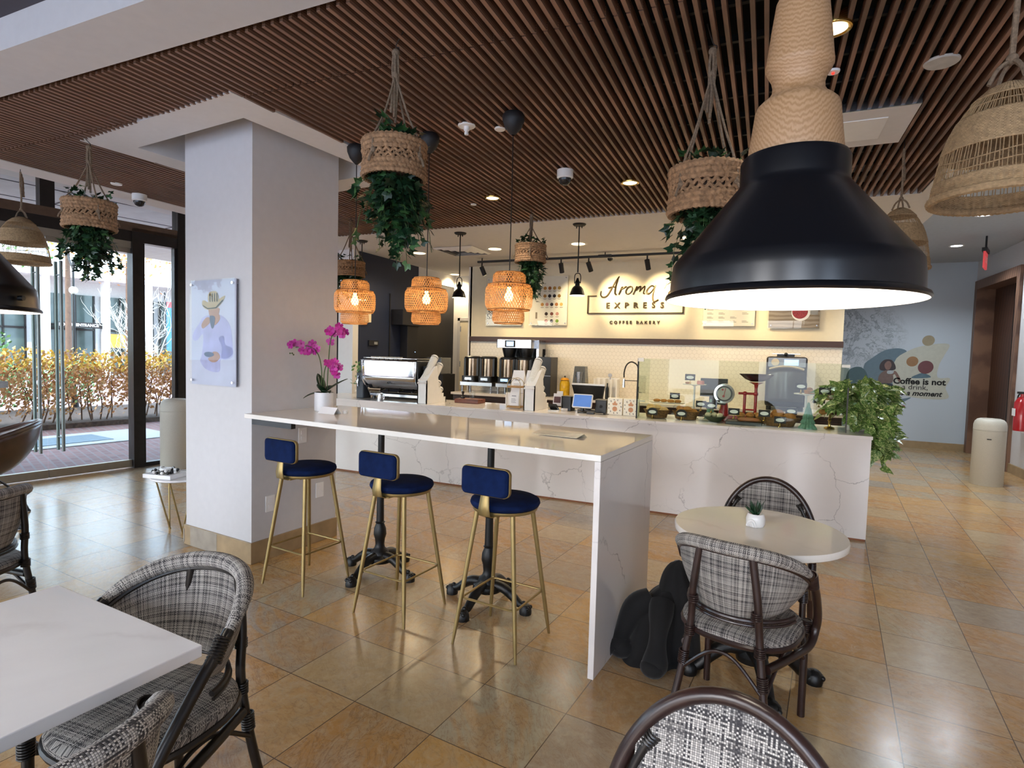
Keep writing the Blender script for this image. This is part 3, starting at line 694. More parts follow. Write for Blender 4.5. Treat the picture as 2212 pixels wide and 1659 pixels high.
def leaf_quad(m, p, size, r):
    d = Vector((r.uniform(-1, 1), r.uniform(-1, 1), r.uniform(-1, 1))).normalized(); u = d.orthogonal().normalized() * size; w = d.cross(u).normalized() * size * .6
    p = Vector(p); m.add([p - u, p + w, p + u, p - w], [(0, 1, 2, 3)])
def bush(name, label, cat, cen, dims, n, size, mats, group=None, stems=14, rz=0, top=0.0, seed=1):
    r = random.Random(seed); t = thing(name, label, cat, (cen[0], cen[1], cen[2]), rz, group)
    m = MB()
    for i in range(n):
        z = r.betavariate(2.2, 1.6) * dims[2]; m.cur = 1 if (z > dims[2] * .72 and r.random() < .7) else 0
        leaf_quad(m, (r.gauss(0, .33) * dims[0] if False else r.uniform(-.5, .5) * dims[0], r.uniform(-.5, .5) * dims[1], .08 + z + .05 * sin(i)), size * r.uniform(.6, 1.3), r)
    f = obj('foliage', m, mats, t, smooth=False); m = MB()
    for i in range(stems):
        x, y = r.uniform(-.5, .5) * dims[0], r.uniform(-.3, .3) * dims[1]
        m.tube(cr([(x, y, 0), (x + r.uniform(-.1, .1), y, .3 * dims[2]), (x + r.uniform(-.3, .3), y + r.uniform(-.1, .1), .85 * dims[2])], 3), [.014, .013, .012, .01, .008, .006, .004], 5)
    obj('stems', m, 'twig', t); return t
for i in range(7):
    p = gw(-1.1 + i * 1.35, .07, 4.75)
    bush('hedge', ['bushy autumn hedge plant with orange leaves outside, behind the far door leaf', 'orange and yellow hedge plant outside seen between the two door handles', 'rust coloured hedge plant outside under the ivy basket by the door', 'yellow topped hedge plant outside beside the dark door post', 'autumn hedge plant outside seen through the narrow side pane', 'sparse autumn hedge plant outside just beyond the narrow side pane', 'farthest autumn hedge plant outside, past the column'][i], 'hedge', p, (1.32, .8, 1.22), 2300, .038, ['hedge', 'hedgey'], 'autumn hedge plants outside the glass doors', 12, GA, seed=30 + i)
for i in range(3):
    p = gw(-.6 + i * 1.6, .05, 7.3)
    bush('shrub', ['green shrub outside behind the hedge, nearest the brick pillar', 'green shrub outside behind the hedge below the entrance sign', 'green shrub outside behind the hedge beside the bare tree'][i], 'shrub', p, (1.9, 1.1, [1.75, 1.6, 1.0][i]), 1300, .05, ['green', 'green'], 'green shrubs behind the hedge', 6, GA, seed=60 + i)
# brick pier just outside
m = MB(); m.box(-.55, .03, 0, .6, 0, 3.4); t = struct('wall_brick_pier', m, 'brickwall', loc=gw(-.42, -.02, 1.25), rz=GA, smooth=False)
# pale bare tree
t = thing('bare_tree', 'pale leafless tree with curling branches outside beyond the hedge', 'tree', gw(4.15, 0, 6.9))
m = MB(); rt = random.Random(5)
def branch(m, p, d, L, r, dep):
    n_ = 5; path = [p]; dd = d.copy()
    for i in range(n_):
        dd = (dd + Vector((rt.uniform(-.35, .35), rt.uniform(-.35, .35), rt.uniform(-.12, .3)))).normalized(); path.append(path[-1] + dd * L / n_)
    m.tube(path, [r * (1 - .45 * i / n_) for i in range(n_ + 1)], 6)
    if dep > 0:
        for k in range(3):
            q = path[rt.choice((2, 3, 4, 5))]; nd = (dd + Vector((rt.uniform(-1.1, 1.1), rt.uniform(-1.1, 1.1), rt.uniform(-.25, .7)))).normalized(); branch(m, q, nd, L * .68, r * .55, dep - 1)
for k in range(3):
    a = k * 2.1 + .4; branch(m, Vector((0, 0, 0)), Vector((.25 * cos(a), .25 * sin(a), 1)).normalized(), 1.25, .034, 4)
obj('branches', m, 'bark', t)
# building across the court
BO = 20.0
bt = thing('limestone_building', 'pale building with tall columns and dark glazing across the court', 'building', gw(0, 0, BO), GA)
obj('facade', MB().box(-16, 34, 1.2, 1.6, 0, 5.3), 'facade', bt, smooth=False)
obj('eave', MB().box(-16, 34, -.6, 1.6, 4.05, 5.3), 'white', bt, smooth=False)
for x_, w_ in ((-2.0, .3), (.6, .3), (2.6, .3), (4.4, .3), (6.22, .27), (8.32, .2), (9.84, .32), (11.6, .25), (13.6, .3), (16, .3), (19, .3), (22, .3)): obj('column', MB().box(x_, x_ + w_, -.4, 0, 0, 4.05), 'white', bt, smooth=False)
for i in range(9):
    x_ = -3.0 + i * 2.35; w_ = obj('window', MB().box(x_, x_ + 2.1, 1.1, 1.19, .2, 3.5), 'darkglass', bt, smooth=False)
    mm = MB()
    for xx in (0, .68, 1.36, 2.04): mm.box(x_ + xx, x_ + xx + .06, 1.04, 1.1, .2, 3.5)
    mm.box(x_, x_ + 2.1, 1.04, 1.1, 2.0, 2.08); obj('mullions', mm, 'bronze', w_, smooth=False)
obj('lit_entrance', MB().box(9.0, 9.6, .9, 1.05, 1.3, 1.9), simple('lit_entrance_glow', '#c98a3a', .5, emit='#e09a40', estr=.5), bt, smooth=False)
sg = thing('entrance_sign', 'dark sign with white letters over the far entrance across the court', 'sign', gw(7.50, 2.20, BO - .15), GA)
obj('board', MB().box(-.80, .80, -.04, .04, -.115, .115), 'bronze', sg, smooth=False)
put_text('lettering', 'SOUTH ENTRANCE', .155, 'whiteink', sg, (0, -.046, 0), ext=.004, bold=.004)
obj('bracket', MB().box(-.80, .80, .04, 1.15, -.03, .03), 'bronze', sg, smooth=False)
r_ = random.Random(77)
for i, (tt, hh) in enumerate(((2.2, 3.4), (4.4, 3.9), (6.3, 3.5))):
    t = thing('autumn_tree', ['thin leaved tree crown above the left door leaf outside', 'thin leaved tree crown outside above the bare tree', 'thin leaved tree crown outside above the side pane'][i], 'tree', gw(tt, 0, 10.5 + i)); m = MB(); m.cyl((0, 0, 0), (0, 0, hh + .6), .09, .05); obj('trunk', m, 'twig', t); m = MB()
    for k in range(900): leaf_quad(m, (r_.gauss(0, .9), r_.gauss(0, .8), hh + 1.0 + r_.gauss(0, .45)), .06, r_)
    obj('foliage', m, ['green', 'hedgey', 'hedge'][i], t, smooth=False)
t = thing('street_lamp', 'dark twin headed street lamp with a globe outside beyond the hedge', 'lamp post', gw(3.15, 0, 7.4))
m = MB(); m.cyl((0, 0, 0), (0, 0, 3.3), .03, .022); m.cyl((0, 0, 0), (0, 0, .35), .09, .05); obj('post', m, 'blackmatte', t)
m = MB(); m.tube(cr([(0, 0, 3.1), (-.15, .0, 3.35), (-.25, 0, 3.6)], 4), .02, 6); m.tube(cr([(0, 0, 3.1), (.15, .0, 3.35), (.25, 0, 3.6)], 4), .02, 6); obj('arms', m, 'blackmatte', t)
m = MB(); m.ball((-.25, 0, 3.62), .07, 12, 8); m.ball((.25, 0, 3.62), .07, 12, 8); m.ball((0, 0, 2.65), .085); obj('globes', m, 'white', t)
t = thing('hanging_banner', 'blue banner with a red band hanging outside beyond the side pane', 'banner', gw(10.95, 1.2, 19.3), GA)
obj('cloth', MB().box(-.35, .35, -.01, .01, 0, 2.2), simple('blue_banner', '#3c6f9f', .7), t, smooth=False)
obj('band', MB().box(-.35, .35, -.016, .016, 1.95, 2.2), 'red', t, smooth=False)
obj('pole', MB().cyl((-.42, 0, -1.2), (-.42, 0, 2.6), .03), 'blackmatte', t)

# ------------------------------------------------------------------ bar table
bar = thing('bar_table', 'long white veined stone bar table with a waterfall end standing out from the column', 'bar table', CO, BA)
m = MB(); m.box(.0, 2.565, -.058, .80, 1.033, 1.063); obj('top', m, 'quartz2', bar, smooth=False, bevel=.002)
m = MB(); m.box(2.535, 2.565, -.058, .80, .0, 1.032); obj('waterfall_panel', m, 'quartz', bar, smooth=False, bevel=.002)
m = MB(); m.box(.005, .40, .0, .035, .985, 1.032); m.box(.0, .03, .0, .76, .985, 1.032); obj('wall_bracket', m, 'black', bar, smooth=False)
def pedestal(x, y):
    t = thing('bar_pedestal', '', 'table base', b2(x, y), BA, 'cast iron pedestals under the bar table')
    m = MB(); m.lathe([(.0005, .085), (.085, .085), (.092, .10), (.088, .12), (.062, .135), (.055, .16), (.036, .175), (.030, .20), (.034, .24), (.043, .27), (.040, .31), (.026, .345), (.034, .352), (.026, .36), (.024, .50), (.024, .53), (.034, .535), (.038, .55), (.034, .565), (.024, .57), (.024, .70), (.038, .712), (.036, .722), (.0215, .73), (.0215, 1.033)], 20); obj('stem', m, 'iron', t)
    for k in range(4):
        a = pi/4 * 0 + k * pi/2 + .0; q = Matrix.Rotation(a, 3, 'Z'); m = MB()
        m.tube([q @ Vector(p) for p in cr([(.03, 0, .125), (.11, 0, .118), (.17, 0, .085), (.215, 0, .052), (.245, 0, .045)], 5)], [.034 - .014 * i / 20 for i in range(21)], 10)
        m.tube([q @ Vector(p) for p in cr([(.06, .018, .135), (.13, .018, .115), (.18, .012, .085)], 4)], .008, 6); m.tube([q @ Vector(p) for p in cr([(.06, -.018, .135), (.13, -.018, .115), (.18, -.012, .085)], 4)], .008, 6)
        l_ = obj('leg', m, 'iron', t)
        m = MB(); c = q @ Vector((.262, 0, 0)); m.lathe([(.0005, 0), (.036, 0), (.037, .016), (.033, .04), (.022, .056), (.0005, .062)], 14, c)
        for s_ in (-.018, 0, .018): m.ball(q @ Vector((.285, s_, .04)), .012, 8, 6)
        m.ball(q @ Vector((.25, 0, .06)), .014, 8, 6); obj('paw_foot', m, 'iron', l_)
    return t
p1 = pedestal(.84, .375); p2 = pedestal(1.71, .375)
p1['label'] = 'black cast iron pedestal under the bar between the column side stool and the middle stool'
p2['label'] = 'black cast iron pedestal under the bar behind the stool nearest the waterfall end'

# ------------------------------------------------------------------ stools
def stool(x, y, label):
    t = thing('bar_stool', label, 'stool', b2(x, y), BA, 'navy velvet bar stools along the bar table')
    m = MB(); m.lathe([(.0005, .722), (.165, .722), (.178, .728), (.185, .742), (.180, .758), (.160, .768), (.10, .772), (.0005, .773)], 36); obj('seat', m, 'velvet', t)
    m = MB(); m.lathe([(.0005, .706), (.168, .706), (.172, .712), (.172, .722), (.0005, .722)], 32); m.box(-.05, .05, -.17, .17, .698, .706); m.cyl((.05, -.09, .69), (.05, -.09, .70), .008); obj('seat_plate', m, 'gold', t)
    for sx, sy in ((-1, -1), (1, -1), (-1, 1), (1, 1)):
        m = MB(); m.cyl((sx * .188, sy * .188, 0), (sx * .176, sy * .176, .10), .007, .011, 12); m.cyl((sx * .176, sy * .176, .10), (sx * .105, sy * .105, .71), .011, .013, 12); obj('leg', m, 'gold', t)
    m = MB(); c = .158; z = .245
    path = [];
    for (sx, sy), a0 in (((1, 1), 0), ((-1, 1), pi/2), ((-1, -1), pi), ((1, -1), 3*pi/2)):
        for i in range(5): a = a0 + i/4*pi/2; path.append((sx*(c-.03) + .03*cos(a), sy*(c-.03) + .03*sin(a), z))
    m.tube(path, .006, 8, True)
    for sx, sy in ((-1, -1), (1, -1), (-1, 1), (1, 1)): m.cyl((sx * .15, sy * .15, z - .004), (sx * .155, sy * .155, z + .02), .005)
    obj('footrest', m, 'gold', t)
    # flat curved bracket from under the seat up to the back pad
    def br(u, v):
        pts = [(-.11, .700), (-.175, .700), (-.205, .712), (-.212, .75), (-.205, .80), (-.198, .86)]
        k = v * (len(pts) - 1); i = min(int(k), len(pts) - 2); f = k - i
        y_ = pts[i][0] + (pts[i+1][0] - pts[i][0]) * f; z_ = pts[i][1] + (pts[i+1][1] - pts[i][1]) * f
        w = .032 - .012 * max(0, (v - .55) / .45)
        return ((u - .5) * 2 * w, y_, z_)
    m = MB(); m.grid(br, 2, 15); obj('back_bracket', m, 'gold', t, solid=.005)
    # back pad: shallow curved block with a gold band round its edge
    def pad(y0, y1, ins, mat, nm):
        m = MB(); w, h, r = .135 - ins, .068 - ins, .026
        prof = []
        for (sx, sz), a0 in (((1, 1), 0), ((-1, 1), pi/2), ((-1, -1), pi), ((1, -1), 3*pi/2)):
            for i in range(6):
                a = a0 + i/5*pi/2; prof.append((sx*(w-r) + r*cos(a), sz*(h-r) + r*sin(a)))
        N = len(prof); v = []
        cv = lambda x_: .9 * x_ * x_
        lay = [(y0 - .004, .90), (y0, .985), (y0 + .004, 1.0), (y1 - .004, 1.0), (y1, .985), (y1 + .004, .90)]
        for yy, k in lay: v += [(p[0]*k, yy + cv(p[0]*k), .885 + p[1]*k) for p in prof]
        f = []
        for j in range(len(lay)-1): f += [(j*N+i, j*N+(i+1) % N, (j+1)*N+(i+1) % N, (j+1)*N+i) for i in range(N)]
        f += [tuple(range(N)), tuple(reversed(range((len(lay)-1)*N, len(lay)*N)))]
        m.add(v, f); return obj(nm, m, mat, t)
    bk = pad(-.232, -.206, 0, 'velvet', 'backrest')
    def band(u, v):
        pass
    m = MB(); w, h, r = .1365, .0695, .027; prof = []
    for (sx, sz), a0 in (((1, 1), 0), ((-1, 1), pi/2), ((-1, -1), pi), ((1, -1), 3*pi/2)):
        for i in range(6): a = a0 + i/5*pi/2; prof.append((sx*(w-r) + r*cos(a), sz*(h-r) + r*sin(a)))
    N = len(prof); v = []
    for yy in (-.222, -.202): v += [(p[0], yy + .9*p[0]*p[0], .885 + p[1]) for p in prof]
    m.add(v, [(i, (i+1) % N, N + (i+1) % N, N+i) for i in range(N)]); obj('edge_band', m, 'gold', bk, solid=.004)
    return t
stool(.533, .018, 'navy velvet and gold bar stool nearest the column')
stool(1.313, .036, 'middle one of the three navy velvet and gold bar stools')
stool(2.002, .052, 'navy velvet and gold bar stool nearest the waterfall end of the bar')

# ------------------------------------------------------------------ things on the bar table
t = thing('potted_orchid', 'magenta orchid in a white ribbed pot on the bar beside the column', 'plant', b2(.24, .42, 1.063), 0)
m = MB(); m.lathe([(.0005, 0), (.062, 0), (.068, .006), (.069, .13), (.066, .137), (.060, .133), (.058, .10), (.0005, .10)], 40, fn=lambda a, z: .0012 * sin(z * 520)); obj('pot', m, 'ceramic', t)
m = MB(); m.lathe([(.0005, .112), (.0585, .108)], 24); obj('soil', m, 'soil', t)
def strap_leaf(m, az, L, lift, droop, w):
    def f(u, v):
        s = v; r_ = L * s; z = .13 + lift * s - droop * s * s; ww = w * sin(pi * min(1, .12 + .86 * s)) * (1 if s < .97 else .4)
        x_ = r_; y_ = (u - .5) * 2 * ww; z += abs(u - .5) * .3 * ww * 2
        return (x_ * cos(az) - y_ * sin(az), x_ * sin(az) + y_ * cos(az), z)
    m.grid(f, 4, 10)
for az, L, li, dr_, w in ((2.8, .10, .17, .03, .032), (3.6, .15, .02, .06, .026), (.45, .17, .14, .03, .028), (-.5, .12, .05, .04, .03), (1.5, .10, .10, .05, .03), (4.9, .09, .09, .02, .028)):
    m = MB(); strap_leaf(m, az, L, li, dr_, w); obj('leaf', m, 'orchleaf', t, solid=.004)
ro = random.Random(11)
def flower(m, p, d, s):
    d = Vector(d).normalized(); u = d.orthogonal().normalized(); w = d.cross(u)
    for k, (sz, wd) in enumerate(((1, .45), (1.1, .62), (1, .45), (1, .45), (1.1, .62))):
        a = k * 2*pi/5 + .3; e = u * cos(a) + w * sin(a); g = d.cross(e)
        pts = [Vector(p)] + [Vector(p) + e * s * sz * r_ + g * s * wd * q + d * s * .12 * (r_) for r_, q in ((.35, .6), (.75, .85), (1.0, .35), (1.0, -.35), (.75, -.85), (.35, -.6))]
        m.add(pts, [(0, 1, 2, 3, 4, 5, 6)])
    m.ball(Vector(p) + d * s * .2, s * .2, 6, 5)
CR = Vector((.9126, .4079, 0)); CT = Vector((.4079, -.9126, 0))    # sideways and towards the seats
stems = (([(-.02, .0, .12), (-.02, 0, .30), (-.05, 0, .42), (-.12, 0, .47), (-.21, 0, .46)], 9), ([(.02, 0, .12), (.03, 0, .35), (.045, 0, .52), (.09, 0, .60), (.15, 0, .57)], 9), ([(0, 0, .12), (.0, 0, .28), (.03, 0, .36), (.06, 0, .34), (.085, 0, .28)], 7))
for pts, nf in stems:
    P_ = cr([CR * p[0] + Vector((0, 0, p[2])) for p in pts], 8); st = obj('flower_stem', MB().tube(P_, .0035, 6), 'stem', t)
    m = MB(); lo = int(len(P_) * .52)
    for i in range(nf + 3):
        q = P_[min(len(P_) - 1, lo + int((len(P_) - 1 - lo) * i / (nf + 2)))]; off = Vector((ro.uniform(-.03, .03), ro.uniform(-.03, .03), ro.uniform(-.035, .03)))
        flower(m, q + off, CT + Vector((ro.uniform(-.7, .7), ro.uniform(-.4, .4), ro.uniform(-.4, .5))), .030)
    obj('flowers', m, 'orchid', st, smooth=False)
m = MB()
for a in (-.235, -.225, -.25): m.ball(CR * a + Vector((0, 0, .47 + a * .2 + ro.uniform(-.02, .03))), .006, 6, 5)
obj('buds', m, 'stem', t)
t = obj('tent_card', MB().add([(-.075, -.045, 0), (.075, -.045, 0), (.075, -.01, .045), (-.075, -.01, .045), (-.075, .03, 0), (.075, .03, 0)], [(0, 1, 2, 3), (3, 2, 5, 4)]), 'paper', loc=b2(.405, .33, 1.064), rz=BA + .05, smooth=False, solid=.0012)
tag(t, 'blank white folded card standing on the bar in front of the orchid', 'card')
t = obj('tea_light', MB().lathe([(.0005, 0), (.018, 0), (.02, .006), (.02, .022), (.016, .026), (.0005, .026)], 20), 'white', loc=b2(.475, .40, 1.063)); tag(t, 'small round white tealight behind the folded card on the bar', 'candle')
t = obj('menu_card', MB().add([(-.14, -.045, .004), (.14, -.045, .004), (.15, .03, .018), (-.13, .03, .018), (-.12, .055, .0), (.16, .055, .0)], [(0, 1, 2, 3), (3, 2, 5, 4)]), simple('cream_card', '#d9cfb8', .35), loc=b2(2.13, .40, 1.063), rz=BA, smooth=False, solid=.003)
tag(t, 'clear plastic menu holder lying near the far end of the bar', 'menu holder')
for (yy, zz, lb) in ((.148, .40, 'white wall outlet low on the column side, nearer the corner'), (.60, .41, 'white wall outlet low on the column side, farther from the corner'), (.43, .86, 'blank white wall plate on the column just under the bar top')):
    t = thing('wall_outlet', lb, 'outlet', b2(.0005, yy, zz), BA); obj('plate', MB().box(0, .006, -.038, .038, -.058, .058), 'white', t, smooth=False, bevel=.002)
    obj('sockets', MB().rbox((.0065, 0, .022), (.003, .032, .028), .001).rbox((.0065, 0, -.022), (.003, .032, .028), .001), 'paper', t, smooth=False)

# ------------------------------------------------------------------ rattan chairs
def wuv(k=1.0): return lambda u, v: (u * k, v)
def seat_disc(t, mat, w=.235, d=.225, z=.455, cy=.0):
    m = MB(); n = 40; prof = [(0, z + .006), (.55, z + .010), (.93, z + .004), (1.0, z - .010), (1.0, z - .03), (.9, z - .036), (0, z - .036)]
    v = []; uv = []; f = []
    for r_, zz in prof:
        for i in range(n):
            a = 2*pi*i/n; q = (abs(cos(a))**2.6 + abs(sin(a))**2.6) ** (-1/2.6); v.append((w*r_*q*cos(a), cy + d*r_*q*sin(a), zz))
    for j in range(len(prof)-1):
        for i in range(n):
            i2 = (i+1) % n; fc = (j*n+i, j*n+i2, (j+1)*n+i2, (j+1)*n+i); f.append(fc); uv.append([(v[q][0], v[q][1] + v[q][2]) for q in fc])
    m.add(v, f, uv); return obj('seat', m, mat, t)
def wraps(m, p, d, r, n=5, gap=.008):
    d = Vector(d).normalized(); q = d.to_track_quat('Z', 'Y').to_matrix()
    for i in range(n): m.torus(Vector(p) + d * (i - n/2) * gap, r, .0035, 14, 6, q)
def barrel_chair(label, loc, rz, wv='rattan', group=None, cane='cane'):
    # faces local +y; back towards -y
    t = thing('barrel_chair', label, 'chair', loc, rz, group)
    seat_disc(t, wv, .225, .225, .455)
    def rimp(a, k=0.0):      # a: -1..1 round the back from left arm end to right arm end
        th = a * R(84); rr = .262 + k; ex = 1.0
        x_ = rr * sin(th); y_ = -rr * cos(th) * (1.0 if cos(th) > 0 else .75) ; z_ = .80 - .115 * abs(a) ** 2.4
        return Vector((x_, y_ , z_))
    def shell(u, v):
        a = u * 2 - 1; th = a * R(81); top = rimp(a * .97, -.002); bot = Vector((.200 * sin(th), -.205 * cos(th) * (1 if cos(th) > 0 else .6), .515 + .05 * abs(a) ** 2))
        p = bot.lerp(top, v); bow = sin(pi * v) * .014; n_ = Vector((sin(th), -cos(th), 0)); return p + n_ * bow
    m = MB(); m.grid(shell, 44, 14, lambda u, v: (u * .86, v * .31)); obj('backrest', m, wv, t, solid=.008)
    m = MB(); path = [rimp(-1 + 2*i/48) for i in range(49)]; rad = [.010 + .016 * (1 - (abs(i - 24) / 24) ** 5) for i in range(49)]
    m.tube(path, rad, 12); obj('rolled_rim', m, wv, t)
    m = MB(); m.tube([rimp(-1 + 2*i/40, -.006) - Vector((0, 0, .026)) for i in range(41)], .009, 8)
    m.tube([Vector((.212 * sin(a), -.216 * cos(a), .515)) for a in [R(-80 + 160*i/30) for i in range(31)]], .009, 8)
    m.tube([Vector((.218 * sin(a), -.222 * cos(a), .500)) for a in [R(-80 + 160*i/30) for i in range(31)]], .006, 8)
    obj('back_hoop', m, cane, t)
    m = MB(); n = 40; ring = []
    for i in range(n): a = 2*pi*i/n; q = (abs(cos(a))**2.6 + abs(sin(a))**2.6) ** (-1/2.6); ring.append((.222*q*cos(a), .222*q*sin(a), .418))
    m.tube(ring, .013, 8, True); obj('seat_frame', m, cane, t)
    for s_ in (-1, 1):      # rear posts from rim to floor
        m = MB(); top = rimp(s_ * .27) - Vector((0, -.0, .02)); m.tube(cr([top, (s_ * .125, -.232, .60), (s_ * .135, -.218, .44), (s_ * .165, -.235, .22), (s_ * .20, -.27, 0)], 6), .015, 10)
        wraps(m, (s_ * .137, -.219, .42), (0, 0, 1), .018); wraps(m, (s_ * .155, -.228, .30), (s_ * .1, 0, -1), .018, 7); wraps(m, (s_ * .122, -.232, .56), (0, 0, 1), .017, 4)
        obj('leg', m, cane, t)
    for s_ in (-1, 1):      # arm runs from the rim end down in front of the seat and becomes the front leg
        m = MB(); e = rimp(s_ * 1.0) - Vector((0, 0, .004)); e2 = rimp(s_ * .93)
        m.tube(cr([e2, e, (s_ * .262, .055, .60), (s_ * .255, .155, .475), (s_ * .245, .185, .40), (s_ * .235, .13, .345), (s_ * .205, -.02, .345), (s_ * .16, -.20, .35)], 7), .017, 10); wraps(m, e + Vector((0, .015, -.015)), (0, .5, -.8), .02, 9)
        m.tube([(s_ * .205, .195, .42), (s_ * .205, .195, .2), (s_ * .205, .195, 0)], .015, 10); wraps(m, (s_ * .208, .197, .40), (0, 0, 1), .019, 7); obj('leg', m, cane, t)
    m = MB()
    def arc(p, q, h): return cr([p, (Vector(p) * .7 + Vector(q) * .3) + Vector((0, 0, h * .8)), (Vector(p) + Vector(q)) / 2 + Vector((0, 0, h)), (Vector(p) * .3 + Vector(q) * .7) + Vector((0, 0, h * .8)), q], 5)
    m.tube(arc((-.165, -.235, .25), (.165, -.235, .25), .125), .0075, 8); m.tube(arc((-.205, .195, .25), (.205, .195, .25), .12), .0075, 8)
    for s_ in (-1, 1): m.tube(arc((s_ * .165, -.235, .25), (s_ * .205, .195, .25), .12), .0075, 8)
    obj('brace', m, cane, t); return t
def hoop_chair(label, loc, rz, wv='rattan', group=None):
    t = thing('hoop_back_chair', label, 'chair', loc, rz, group); seat_disc(t, wv, .215, .22, .455)
    def arch(a, w, h, yb, tilt=.16):  # a 0..pi
        x_ = w * cos(a); z_ = .50 + h * sin(a); return Vector((x_, yb - (z_ - .45) * tilt, z_))
    yb = -.20
    m = MB(); m.tube([(.235, yb + .0, .36), (.24, yb - .005, .45)] + [arch(pi*i/36, .245, .345, yb) for i in range(37)] + [(-.24, yb - .005, .45), (-.235, yb, .36)], .0165, 12); obj('back_hoop', m, 'cane', t)
    for s_ in (-1, 1):
        m = MB(); m.tube([arch((pi/2) - s_ * (pi/2) * (1 - .47 * i/10), .216, .325, yb + .006) for i in range(11)], .011, 10); wraps(m, arch(pi/2 - s_ * (pi/2) * .55, .216, .325, yb), (s_ * .5, 0, -.8), .015, 5); obj('inner_hoop', m, 'canebl', t)
    def pan(u, v):
        z_ = .50 + .330 * v; hw = min(.19, .235 * sqrt(max(0.0, 1 - (v * .985) ** 2)) ); x_ = (u - .5) * 2 * hw
        return (x_, yb - (z_ - .45) * .16 + .012 - .05 * (1 - (x_ / .2) ** 2) * .35 , z_)
    m = MB(); m.grid(pan, 24, 20, lambda u, v: ((u - .5) * 2 * min(.19, .235 * sqrt(max(0.0, 1 - (v * .985) ** 2))), v * .33)); obj('backrest', m, wv, t, solid=.007)
    m = MB(); m.tube([(-.215, yb - .01, .505), (0, yb + -.03, .500), (.215, yb - .01, .505)], .010, 8); n = 40; ring = []
    for i in range(n): a = 2*pi*i/n; q = (abs(cos(a))**2.6 + abs(sin(a))**2.6) ** (-1/2.6); ring.append((.213*q*cos(a), .217*q*sin(a), .418))
    m.tube(ring, .013, 8, True); obj('seat_frame', m, 'cane', t)
    for s_ in (-1, 1):
        m = MB(); m.tube(cr([(s_ * .235, yb, .44), (s_ * .232, yb - .005, .25), (s_ * .245, yb - .05, 0)], 6), .0155, 10); wraps(m, (s_ * .235, yb, .40), (0, 0, 1), .019, 7); obj('leg', m, 'cane', t)
        m = MB(); m.tube([(s_ * .20, .19, .42), (s_ * .20, .19, 0)], .0155, 10); wraps(m, (s_ * .20, .19, .38), (0, 0, 1), .019, 7); obj('leg', m, 'cane', t)
        m = MB()
    m = MB()
    def arc(p, q, h): return cr([p, (Vector(p) + Vector(q)) / 2 + Vector((0, 0, h)), q], 8)
    m.tube(arc((-.235, yb, .22), (.235, yb, .22), .15), .0075, 8); m.tube(arc((-.20, .19, .24), (.20, .19, .24), .13), .0075, 8)
    for s_ in (-1, 1): m.tube(arc((s_ * .235, yb, .22), (s_ * .20, .19, .22), .15), .0075, 8)
    obj('brace', m, 'cane', t); return t

# round table by the counter
rt_ = thing('round_table', 'round glossy cream stone table on an iron pedestal in front of the counter', 'table', (0.0, 2.90, 0), .0)
m = MB(); m.lathe([(.0005, .698), (.372, .698), (.377, .702), (.378, .724), (.374, .730), (.0005, .730)], 72); obj('top', m, 'quartz2', rt_)
m = MB(); m.lathe([(.0005, .09), (.07, .09), (.075, .12), (.05, .15), (.045, .19), (.055, .25), (.05, .30), (.036, .33), (.032, .5), (.045, .52), (.032, .54), (.032, .66), (.11, .688), (.12, .697), (.0005, .697)], 20); obj('stem', m, 'iron', rt_)
for k in range(4):
    a = R(-72) + k * pi/2; q = Matrix.Rotation(a, 3, 'Z'); m = MB()
    m.tube([q @ Vector(p) for p in cr([(.04, 0, .15), (.12, 0, .15), (.19, 0, .10), (.24, 0, .05), (.27, 0, .04)], 5)], [.040 - .016 * i / 20 for i in range(21)], 10); l_ = obj('leg', m, 'iron', rt_)
    m = MB(); c = q @ Vector((.288, 0, 0)); m.lathe([(.0005, 0), (.038, 0), (.042, .018), (.038, .045), (.022, .062), (.0005, .066)], 14, c)
    for s_ in (-.02, 0, .02): m.ball(q @ Vector((.318, s_, .035)), .014, 8, 6)
    obj('paw_foot', m, 'iron', l_)
t = thing('potted_succulent', 'small spiky succulent in a white arched pot on the round table', 'plant', (-.012, 2.925, .731), R(-25))
m = MB(); m.lathe([(.0005, 0), (.036, 0), (.042, .012), (.043, .035), (.038, .055), (.033, .06), (.029, .056), (.0005, .053)], 28); m.tube([( .021*cos(a), -.042, .003 + .032*sin(a)) for a in [pi*i/10 for i in range(11)]], .005, 8); m.tube([( .012*cos(a), -.0435, .003 + .020*sin(a)) for a in [pi*i/10 for i in range(11)]], .004, 8); obj('pot', m, 'white', t)
m = MB(); rs = random.Random(3)
for i in range(26):
    a = rs.uniform(0, 2*pi); el = rs.uniform(.5, 1.45); L = rs.uniform(.05, .075); d = Vector((cos(a)*cos(el), sin(a)*cos(el), sin(el))); b0 = Vector((cos(a)*.008, sin(a)*.008, .055)); m.cyl(b0, b0 + d*L*.5, .006, .005, 5); m.cyl(b0 + d*L*.5, b0 + d*L, .005, .0004, 5)
obj('leaves', m, 'ivy', t)
barrel_chair('barrel back rattan chair seen from behind, pushed up to the round table', (-.045, 2.55, 0), R(-15.5), 'rattan', None)
hoop_chair('hoop back rattan chair on the counter side of the round table', (.03, 3.27, 0), R(176), 'rattan')
hoop_chair('nearest hoop back rattan chair at the bottom edge, with coarse black and white weave', (-.06, .93, 0), R(172), 'rattanf')

